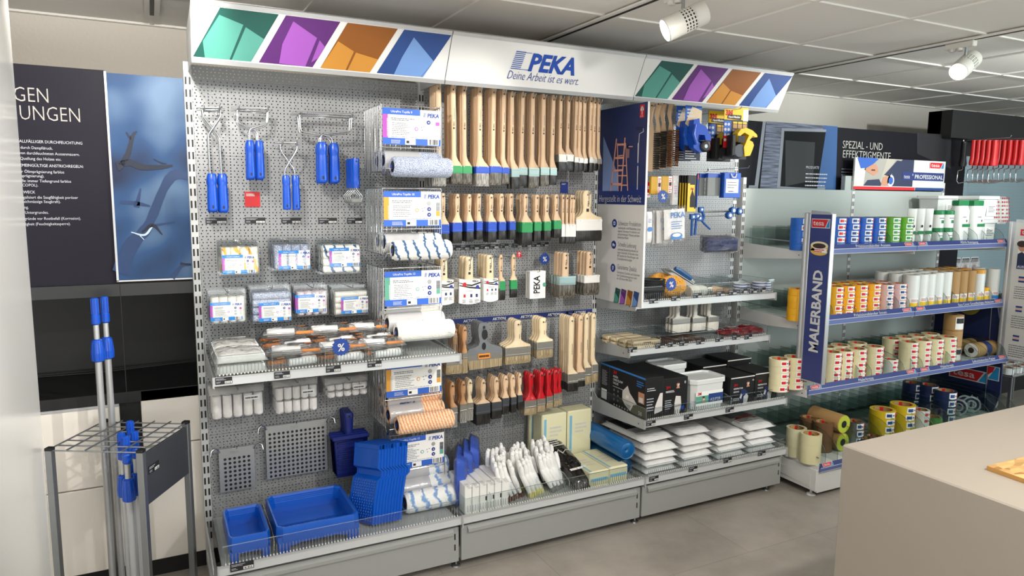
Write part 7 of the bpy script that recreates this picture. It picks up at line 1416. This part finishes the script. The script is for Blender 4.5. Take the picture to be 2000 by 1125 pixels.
zz0, zz1 = at(1600, 690, X=3.06).z-.672, at(1605, 528, X=3.06).z-.672
d.text('MALERBAND', .084, tuple(o+Vector((0, -.098, zz0))), 'sign_white', Z3, (0, 1, 0), bold=.03, width=zz1-zz0)
c = o+Vector((0, -.067, .735)); E_ = lambda cx, cz, rx, rz, m, k: d.disc(tuple(c+Vector((-.0006*k, -cx, cz))), rx, FD, Z3, m, 28, rz)
E_(0, -.014, .056, .024, 'gold', 1); rect(d, tuple(c+Vector((-.0006, 0, 0))), FD, Z3, -.056, .056, -.014, .016, 'gold'); E_(0, .016, .056, .022, 'tape_cream', 2); E_(0, .014, .042, .014, 'print_brown', 3); rect(d, tuple(c+Vector((-.0018, 0, 0))), FD, Z3, -.03, .05, -.022, .0, 'paper'); lines(d, tuple(c+Vector((-.0024, .03, .0))), FD, Z3, .07, .02, 2, 'tesa_red', 3, .6); mat('gold', '#e0b94a', .4); d.build('lettering', t)
t = flag('pale information flag sign at the far right edge of the photo', 5.04, -.52, -.70, .60, 1.53, 'paper_grey'); d = MB(); tesa_logo(d, (-.0128, -.03, .84), FD, Z3, .13, .05); o = Vector((-.0128, 0, 0))
rect(d, o, FD, Z3, .03, .17, .63, .82, 'paper'); d.disc(o+Vector((-.0006, -.055, .77)), .026, FD, Z3, 'skin', 20, .034); d.disc(o+Vector((-.0012, -.05, .788)), .03, FD, Z3, 'print_brown', 20, .022); d.poly([tuple(o+Vector((-.0012, -a, c))) for a, c in ((.03, .63), (.10, .63), (.085, .71), (.055, .735), (.03, .72))], 'photo_cloth'); rect(d, o+Vector((-.0018, 0, 0)), FD, Z3, .03, .17, .62, .65, 'tesa_blue'); d.text('AUSSEN', .022, o+Vector((-.0024, -.035, .627)), 'sign_white', FD, Z3, bold=.02)
for z in (.53, .33, .13): lines(d, o+Vector((-.0006, -.03, z-.02)), FD, Z3, .14, .09, 6, 'grey_text', int(z*30), .35); rect(d, o+Vector((-.0006, 0, 0)), FD, Z3, .05, .09, z, z+.04, 'blue_d'); rect(d, o+Vector((-.0012, 0, 0)), FD, Z3, .05, .09, z+.012, z+.028, 'tape_rose')
d.build('picture', t)
# tapes
def lab_arc(d, R_, z0, z1, a0, a1, m, k=1):
    n = 6; r = R_+.0005*k; d.loft([[(r*math.cos(q), r*math.sin(q), z) for q in (a0+(a1-a0)*i/n for i in range(n+1))] for z in (z0, z1)], m, caps=False, closed=False)
def roll(R_, h, mt, sty, core='kraft'):
    t = thing('tape_roll', '', 'tape roll'); d = MB(); d.lathe([(R_*.76, 0), (R_, 0), (R_, h), (R_*.76, h)], mt, 24); d.build('tape', t)
    d = MB(); d.lathe([(R_*.77, h-.0006), (R_*.70, h-.0006), (R_*.70, 0), (R_*.77, 0)], core, 24)
    n = 10
    for i in range(n): 
        a0 = 2*PI*i/n; r = R_*.695
        if i % 2: d.loft([[(r*math.cos(q), r*math.sin(q), z) for q in (a0, a0+.2, a0+.4)] for z in (h*.3, h*.95)], 'tesa_red' if i % 4 == 1 else 'tesa_blue', caps=False, closed=False)
    d.build('core', t)
    if sty:
        d = MB(); A0 = math.radians(-128); lab_arc(d, R_, h*.12, h*.9, A0, A0+1.25, 'paper'); lab_arc(d, R_, h*.3, h*.72, A0+.1, A0+.55, {'b': 'blue_d', 'r': 'tesa_red', 'g': 'green'}.get(sty, 'tesa_red'), 2); lab_arc(d, R_, h*.12, h*.9, A0+.92, A0+1.25, 'tesa_red' if sty != 'g' else 'paper_grey', 2); lab_arc(d, R_, h*.4, h*.6, A0+.62, A0+.82, 'grey_text', 3); lab_arc(d, R_, h*.2, h*.55, A0+1.0, A0+1.25, 'print_black', 3); d.build('printed_label', t)
    return t
def tapes(px, py, yf, n, R_, h, mt, sty, look, deep, gname, core='kraft', zs_=None):
    p = at(px, py, Y=yf); kd = Kind(lambda: roll(R_, h, mt, sty, core))
    for j in range(deep):
        for i in range(n):
            kd.put((p.x+RND.uniform(-.002, .002), yf+j*(2*R_+.004), zs_+h*i+.0004*i), (0, 0, RND.uniform(-.08, .08)), look+', %s from bottom, %s' % (ORD[i], 'front stack' if j == 0 else ORD[j]+' stack from front'), gname)
Y1 = -.395
for i, (px, mt, sty, c_) in enumerate(((1562, 'tape_blue', 'r', 'blue'), (1631, 'tape_blue', 'r', 'blue'), (1657, 'tape_blue', 'b', 'blue'), (1683, 'tape_blue', 'b', 'blue'), (1709, 'tape_blue', 'b', 'blue'), (1736, 'green_box', 'g', 'green'), (1762, 'green_box', 'g', 'green'))):
    tapes(px, 475, Y1, 5, .055, .036, mt, sty, '%s tape roll, %s column of upper tape shelf' % (c_, ORD[i]), 2 if i else 1, 'tape rolls on the upper tape shelf', zs_=1.384)
mat('tape_blue', '#1563c4', .4)
Y2 = -.415
for i, (px, mt, c_) in enumerate(((1556, 'yellow_box', 'yellow'), (1627, 'yellow_box', 'yellow'), (1649, 'yellow_box', 'yellow'), (1674, 'yellow_box', 'yellow'), (1699, 'yellow_box', 'yellow'), (1725, 'tape_rose', 'rose'), (1750, 'tape_rose', 'rose'))):
    tapes(px, 605, Y2, 5, .053, .036 if i < 5 else .034, mt, 'r' if i < 5 else 'b', '%s tape roll, %s column of middle tape shelf' % (c_, ORD[i]), 2 if i else 1, 'tape rolls on the middle tape shelf', zs_=.984)
Y3_ = -.465
for i, (px, n, c_) in enumerate(((1521, 5, 'cream'), (1550, 5, 'cream'), (1622, 5, 'cream'), (1644, 5, 'cream'), (1670, 5, 'cream'), (1703, 5, 'cream'), (1736, 3, 'white'), (1770, 5, 'cream'), (1795, 5, 'cream'), (1819, 5, 'cream'), (1844, 5, 'cream'))):
    tapes(px, 735, Y3_, n, .056 if n == 5 else .046, .036 if n == 5 else .028, 'tape_cream' if n == 5 else 'tape_white', 'r', '%s tape roll, %s column of lower tape shelf' % (c_, ORD[i]), 2 if i not in (0, 1) else 1, 'tape rolls on the lower tape shelf', zs_=.604)
Y4_ = -.52
for i, (px, py, yf, n, R_, h, mt, c_, sty) in enumerate(((1553, 890, -.45, 3, .056, .055, 'tape_clear', 'clear', None), (1581, 900, -.56, 3, .058, .055, 'tape_cream2', 'pale cream', None), (1577, 880, -.36, 3, .056, .058, 'tape_brown', 'brown', None), (1604, 890, -.46, 3, .058, .058, 'tape_brown', 'brown', None), (1667, 862, -.45, 3, .055, .045, 'steel', 'silver', 'b'), (1720, 850, -.46, 4, .075, .045, 'tape_yellow', 'yellow', 'b'), (1759, 846, -.46, 4, .075, .047, 'tape_yellow', 'yellow', 'b'), (1796, 838, -.46, 3, .052, .042, 'tape_white', 'white', 'r'), (1822, 832, -.46, 2, .05, .03, 'tape_green', 'green', None), (1778, 800, -.22, 4, .062, .055, 'tape_navy', 'navy', 'b'), (1808, 808, -.30, 4, .064, .055, 'tape_navy', 'navy', 'b'), (1842, 820, -.42, 4, .068, .052, 'tape_navy', 'navy', 'b'))):
    tapes(px, py, yf, n, R_, h, mt, sty, '%s tape roll, %s column on base of tape shelving' % (c_, ORD[i]), 1, 'tape rolls on the base of the tape shelving', zs_=.189)
mat('tape_cream2', '#d9d3a8', .3, coat=.3)
# garden kraft rolls lying, and low items at the base
def lying(label, c, L_, R_, mt, end, g, band=None):
    t = thing('kraft_roll', label, 'paper roll', c, 0, g); d = MB(); d.lathe([(R_*.6, -L_/2), (R_, -L_/2+.002), (R_, L_/2-.002), (R_*.6, L_/2)], mt, 24, 'y' if end != 'x' else 'x', caps=False); d.build('rolled_paper', t)
    d = MB(); ax = 'y' if end != 'x' else 'x'; d.lathe([(R_*.95, -L_/2-.001), (0, -L_/2-.001)], 'label_lime' if end == 'lime' else 'paper', 24, ax); d.lathe([(R_*.4, -L_/2-.002), (0, -L_/2-.002)], 'black', 16, ax); d.build('end_label', t)
    if band: d = MB(); d.lathe([(R_+.001, -.03), (R_+.001, .03)], band, 24, ax); d.build('band', t)
    return t
mat('label_lime', '#b9c63a', .5)
p = at(1638, 850, Y=-.5); lying('upper lying brown paper roll with lime end label on base shelf', (p.x, -.42, .189+.165), .22, .055, 'kraft', 'lime', 'lying brown paper rolls'); lying('lower lying brown paper roll with lime end label on base shelf', (p.x, -.42, .189+.055), .22, .055, 'kraft', 'lime', 'lying brown paper rolls')
for i, (px, py) in enumerate(((1690, 843), (1706, 842))): tapes(px, py, -.5, 1, .045, .04, 'graphite', 'r', 'low grey tape roll, %s of two beside yellow rolls' % ('left', 'right')[i], 1, 'low grey tape rolls', zs_=.189)
def reel():
    t = thing('tape_dispenser', '', 'dispenser'); d = MB(); d.M = Rx(.0); d.lathe([(.02, -.012), (.055, -.012), (.055, .012), (.02, .012)], 'masonry_white', 22, 'x'); d.build('reel', t); d = MB(); d.box(-.014, .014, -.02, .05, -.058, -.03, 'tub', .004); d.build('holder', t); d = MB(); d.lathe([(.03, -.013), (.045, -.013)], 'navy', 20, 'x'); d.build('label', t); return t
kd = Kind(reel)
for i, (px, y) in enumerate(((1872, -.40), (1884, -.36), (1897, -.40), (1910, -.36), (1922, -.40), (1930, -.42))): kd.put((at(px, 800, Y=y).x, y, .249), (.3*(i % 2), .15, .5), 'white tape dispenser reel, %s from the left at right end of base' % ORD[i], 'white dispenser reels')
# right half of the upper shelf: tubes, cans, bottles, buckets
def tube_b():
    t = thing('squeeze_tube', '', 'tube'); d = MB(); d.loft([rr(.034, .034, 0, .3), rr(.036, .036, .03, .3)], 'masonry_white'); d.build('cap', t); d = MB(); d.loft([rr(.05, .044, .03, .5), rr(.052, .034, .10, .5), rr(.056, .004, .235, .3)], 'masonry_white'); d.build('body', t); d = MB(); rect(d, (0, -.0225, 0), X3, Z3, -.02, .02, .075, .095, 'green_lid'); d.disc((.006, -.0215, .125), .006, X3, Z3, 'print_black', 10, .009); d.build('label', t); return t
kd = Kind(tube_b)
for i, px in enumerate((1772, 1788, 1804)): kd.put((at(px, 470, Y=-.38).x, -.40, 1.384), (0, 0, -.6), 'white squeeze tube with green band, %s of three on upper tape shelf' % ORD[i], 'white squeeze tubes')
def can():
    t = thing('lidded_can', '', 'can'); d = MB(); d.lathe([(0, 0), (.038, 0), (.038, .085)], 'masonry_white', 22); d.build('body', t); d = MB(); d.lathe([(.0385, .085), (.041, .087), (.041, .108), (.038, .112), (0, .112)], 'green_lid', 22); d.build('lid', t); d = MB(); lab_arc(d, .038, .03, .05, -1.9, -.7, 'green_lid'); lab_arc(d, .038, .06, .065, -2.2, -1.2, 'grey_text'); d.build('label', t); return t
kd = Kind(can)
for i, px in enumerate((1821, 1840)):
    for j in range(2): kd.put((at(px, 470, Y=-.38).x, -.40, 1.384+.1125*j), (0, 0, 0), 'small white can with green lid, %s %s of four' % (('lower', 'upper')[j], ('left', 'right')[i]), 'small green-lidded cans')
def bottle_big():
    t = thing('canister', '', 'canister'); d = MB(); d.loft([rr(.105, .085, 0, .2), rr(.108, .088, .02, .2), rr(.108, .088, .22, .2), rr(.09, .075, .255, .25)], 'masonry_white'); d.build('body', t); d = MB(); d.loft([rr(.092, .077, .255, .25), rr(.096, .08, .258, .25), rr(.096, .08, .285, .25), rr(.09, .075, .29, .25)], 'green_lid', smooth=False); d.build('lid', t)
    d = MB(); rect(d, (0, -.0452, 0), X3, Z3, -.035, .052, .115, .135, 'green_lid'); lines(d, (-.035, -.0452, .19), X3, Z3, .06, .012, 1, 'grey_text', 2, .4); d.disc((.012, -.0456, .155), .005, X3, Z3, 'print_black', 10, .008); lines(d, (-.035, -.0452, .10), X3, Z3, .08, .05, 5, 'paper_grey', 4, .4); d.build('label', t); return t
kd = Kind(bottle_big)
for i, px in enumerate((1865, 1894)): kd.put((at(px, 468, Y=-.36).x, -.375, 1.384), (0, 0, 0), 'large white canister with green lid, %s of two' % ('left', 'right')[i], 'large green-lidded canisters')
def pail():
    t = thing('plastic_pail', '', 'pail'); d = MB(); w, h = .20, .16; d.loft([rr(w*.88, w*.8, 0, .14), rr(w*.97, w*.9, h*.88, .14)], 'tub', smooth=False); d.build('body', t); d = MB(); d.loft([rr(w, w*.93, h*.86, .14), rr(w*1.08, w*1.0, h*.87, .14), rr(w*1.08, w*1.0, h*.98, .14), rr(w*1.04, w*.97, h, .14)], 'tub', smooth=False); d.build('lid', t); d = MB(); rect(d, (0, -w*.44, 0), X3, Z3, -w*.2, w*.36, h*.15, h*.7, 'paper'); lines(d, (-w*.1, -w*.445, h*.62), X3, Z3, w*.4, h*.3, 4, 'grey_text', 3, .35); d.build('label', t); return t
kd = Kind(pail)
for x_, n in ((4.935, 2), (4.76, 2)):
    for j in range(n): kd.put((x_, -.31 if x_ > 4.8 else -.14, 1.384+.1615*j), (0, 0, 0), 'translucent white lidded pail, %s, %s on upper tape shelf' % (('lower', 'upper')[j], 'right stack' if x_ > 4.8 else 'left rear stack'), 'white lidded pails')
# right half of the middle shelf: tall film and paper rolls
def tallroll(mt, h, R_, top, lab):
    t = thing('masking_film_roll', '', 'film roll'); d = MB(); d.lathe([(R_*.5, h), (R_, h-.001), (R_, 0), (0, 0)], mt, 20); d.lathe([(R_*.5, h), (R_*.45, h-.03), (0, h-.03)], 'kraft', 16); d.build('rolled_film', t)
    if top: d = MB(); d.lathe([(R_+.001, h-.025), (R_+.001, h), (R_*.5, h+.001)], top, 20); d.build('tape_edge', t)
    d = MB(); lab_arc(d, R_, .02, .075, -2.6, -1.3, 'paper'); lab_arc(d, R_, .022, .045, -2.6, -1.3, lab, 2); lab_arc(d, R_, .05, .068, -2.4, -1.6, 'tape_rose', 2); d.build('printed_label', t); return t
for i, (px, mt, h, R_, top, lab, c_) in enumerate(((1776, 'masonry_white', .22, .047, None, 'yellow', 'white'), (1796, 'masonry_white', .22, .038, None, 'yellow', 'white'), (1811, 'masonry_white', .22, .036, None, 'yellow', 'white'), (1826, 'masonry_white', .225, .038, None, 'yellow', 'white'), (1842, 'masonry_white', .225, .038, None, 'yellow', 'white'), (1858, 'kraft', .225, .038, None, 'yellow', 'brown'), (1873, 'kraft', .225, .038, None, 'yellow', 'brown'), (1889, 'kraft', .225, .036, None, 'yellow', 'brown'), (1906, 'masonry_white', .225, .038, 'amber', 'yellow', 'orange-edged white'), (1920, 'yellow_box', .10, .028, None, 'yellow', 'short yellow'), (1934, 'masonry_white', .225, .040, None, 'cyan', 'white'))):
    kd = Kind(lambda: tallroll(mt, h, R_, top, lab))
    for j in range(3 if i < 9 else 2): kd.put((at(px, 600, Y=-.42).x, -.42+.1*j, .984), (0, 0, 0), '%s upright masking film roll, %s column from left, %s' % (c_, ORD[i], ('front one', 'second from front', 'rear one')[j]), 'upright masking rolls on the middle tape shelf')
# right half of the lower shelf
p = at(1865, 700, Y=-.45)
for j in range(3):
    t = thing('kraft_roll', 'upright brown paper roll with label, %s of the tall stack of three' % ('bottom', 'middle', 'top')[j], 'paper roll', (p.x, -.42, .604+.105*j), 0, 'stacked upright brown paper rolls'); d = MB(); d.lathe([(.02, .104), (.058, .103), (.058, 0), (0, 0)], 'kraft', 24); d.build('rolled_paper', t)
    if j != 1: d = MB(); lab_arc(d, .058, .01, .09, -2.4, -.6, 'paper'); lab_arc(d, .058, .05, .085, -2.3, -1.3, 'photo_dim', 2); lab_arc(d, .058, .05, .085, -1.2, -.7, 'tesa_red', 2); d.build('printed_label', t)
q = at(1905, 690, Y=-.42)
lying('front lying brown paper roll with blue and red band, right end of lower tape shelf', (q.x+.06, -.43, .604+.05), .26, .05, 'kraft', 'x', 'lying brown paper rolls on the lower tape shelf', 'blue_d'); lying('rear lying brown paper roll, right end of lower tape shelf', (q.x-.0, -.32, .604+.05), .24, .05, 'kraft', 'x', 'lying brown paper rolls on the lower tape shelf')
# ------------------------------------------------------------ display corner beyond the tape shelving
t = thing('display_end_panel', 'curved navy end panel with yellow disc and logo closing the tape shelving', 'panel', (5.06, 0, .03))
EP = [at(x, y, X=5.06) for x, y in ((1930, 585), (1948, 600), (1958, 664), (1957, 720), (1953, 769), (1940, 800))]
d = MB(); out = [(0, -.006, 0), (0, -.006, EP[0].z+.02)]+[(0, p.y, p.z-.03) for p in EP]+[(0, EP[-1].y+.01, 0)]
d.prism(out, (.012, 0, 0), 'end_navy'); d.build('panel', t); mat('end_navy', '#182352', .5)
d = MB(); c = at(1893, 592, X=5.059); d.disc((-.0006, c.y, c.z-.03), .085, FD, Z3, 'disc_yellow', 32); o = at(1853, 734, X=5.059)
tesa_logo(d, (-.0006, o.y, o.z-.03), FD, Z3, .27, .085); o = at(1926, 740, X=5.059); d.poly([(-.0006, o.y-a, o.z-.03+c_) for a, c_ in ((0, 0), (.085, 0), (.085, .1), (0, .1))], 'sign_white'); d.poly([(-.0012, o.y-a, o.z-.03+c_) for a, c_ in ((.004, .03), (.04, .06), (.05, .095), (.004, .095))], 'tesa_red'); d.poly([(-.0012, o.y-a, o.z-.03+c_) for a, c_ in ((.01, .005), (.08, .005), (.08, .094), (.06, .094))], 'tesa_cyan'); d.build('graphics', t); mat('disc_yellow', '#b8a838', .5)
d = MB(); d.tube([(-.004, at(1931, 720, X=5.059).y, .12), (-.004, at(1937, 600, X=5.059).y, .95)], .003, 'steel', 6); d.build('support_rod', t)
t = thing('black_display_unit', 'tall black display unit with pale perforated board at far right', 'shelving', (5.075, .1, 0))
d = MB(); d.box(0, .07, -.02, .08, .0, 2.33, 'black'); d.build('side_panel', t)
d = MB(); d.box(.0, 2.2, -.10, .08, 2.13, 2.33, 'black'); d.build('canopy', t)
d = MB(); d.box(.09, 2.2, .06, .062, .9, 2.02, 'peg_mint'); d.build('perforated_board', t); pegmat('peg_mint', '#93aab2', .0032)
d = MB(); d.box(.07, 2.2, .08, .1, 0, 2.14, 'black'); d.build('back_panel', t)
d = MB(); d.box(.075, .095, .03, .07, .2, 2.1, 'graphite'); d.build('upright', t)
def red_roller(m):
    t = thing('wire_paint_roller', '', 'paint roller frame'); d = MB(); d.loft([rr(.046, .03, 0, .3), rr(.046, .032, -.08, .3), rr(.046, .032, -.12, .3), rr(.064, .036, -.16, .3), rr(.058, .03, -.18, .3)], m); d.disc((0, -.0155, -.012), .005, X3, Z3, 'black', 8); d.build('grip', t)
    d = MB(); d.tube([(.0, 0, -.175), (.0, 0, -.2), (-.02, -.01, -.205), (-.085, -.02, -.215), (-.09, -.02, -.29), (-.07, -.02, -.305), (.13, -.03, -.28)], .0035, 'chrome', 6); d.build('wire_frame', t); return t
mat('red_grip', '#cf2024', .4)
kd, kk = Kind(lambda: red_roller('red_grip')), Kind(lambda: red_roller('black'))
for i, px in enumerate((1904, 1914, 1924, 1934, 1945, 1955, 1964, 1975, 1987, 1998)): 
    yy = -.10-.035*(i % 5); p = at(px, 274, Y=yy); kd.put(tuple(p), (0, 0, 0), 'red-handled wire roller frame on the black unit, %s from the left' % ORD[i], 'red-handled roller frames')
p = at(1884, 277, Y=0); kk.put(tuple(p), (0, 0, 0), 'black-handled wire roller frame left of the red-handled ones')
for i, (px, n) in enumerate(((1918, 0), (1962, 0), (1998, 0))): hook('long wire hook carrying red-handled roller frames, %s of three' % ORD[i], Vector((at(px+20, 272, Y=-.2).x, 0, at(px+20, 271, Y=-.2).z)), -.30) if i < 2 else None
def pink():
    t = thing('printed_pack', '', 'pack'); d = MB(); d.pillow(.12, .22, .05, 'paper', 3, 10, .15, 6, .3); d.build('bag', t); d = MB(); r = random.Random(3)
    for i in range(4):
        for j in range(7): d.disc((-.042+.028*i, -.09+.03*j, .052), .008, X3, Y3, 'tesa_red', 8)
    d.build('print', t); return t
kd = Kind(pink)
for i in range(5): kd.put((5.36+.14*i, .08, 1.60), (math.radians(84), 0, 0), 'white pack with red dots hanging on the pale board, %s from left' % ORD[i], 'red-dotted packs')
def blister():
    t = thing('blister_pack', '', 'pack'); d = MB(); d.box(-.05, .05, 0, .003, -.14, 0, 'paper'); rect(d, (0, -.0006, 0), X3, Z3, -.045, .045, -.04, -.005, 'print_black'); d.disc((0, -.0006, -.09), .03, X3, Z3, 'red', 16); d.build('card', t); d = MB(); d.M = Tr(0, -.001, -.07) @ Rx(PI/2) @ Tr(0, 0, 0); d.pillow(.09, .12, .03, 'film', 4, 8, .3, 5, .1); d.build('clear_bubble', t); return t
kd = Kind(blister)
for i in range(5):
    for j in range(2): kd.put((5.30+.12*i, .154, 1.22-.2*j), (0, 0, 0), 'small blister card on the pale board, %s row, %s from left' % (('upper', 'lower')[j], ORD[i]), 'blister cards on the pale board')
t = thing('wire_bin', 'wire bin full of pale rolls at the lower right edge', 'basket', (5.6, -.30, .35)); 
for nm, z in (('lower_rim', 0), ('upper_rim', .3)):
    d = MB(); d.tube([(0, 0, z), (.7, 0, z), (.7, .35, z), (0, .35, z)], .004, 'chrome', 6, True); d.build(nm, t)
d = MB()
for i in range(15): d.tube([(.05*i, 0, 0), (.05*i, 0, .3)], .0022, 'chrome', 5)
for i in range(8): d.tube([(0, .05*i, 0), (0, .05*i, .3)], .0022, 'chrome', 5)
for i in range(5): d.tube([(0, 0, .06*i), (.7, 0, .06*i)], .0022, 'chrome', 5)
d.build('wire_mesh', t); d = MB(); d.box(.01, .69, .01, .34, -.004, 0, 'steel'); d.build('floor_plate', t)
for x in (.0, .68):
    d = MB(); d.box(x, x+.02, .0, .02, -.35, 0, 'steel'); d.box(x, x+.02, .33, .35, -.35, 0, 'steel'); d.build('leg', t)
kd = Kind(lambda: roll(.045, .05, 'masonry_white', None))
for i in range(6):
    for j in range(3): kd.put((5.66+.11*i, -.23+.1*j, .352+.0), (0, 0, 0), 'pale roll in the wire bin, %s from left, %s row' % (ORD[i], ('front', 'middle', 'rear')[j]), 'pale rolls in the wire bin')
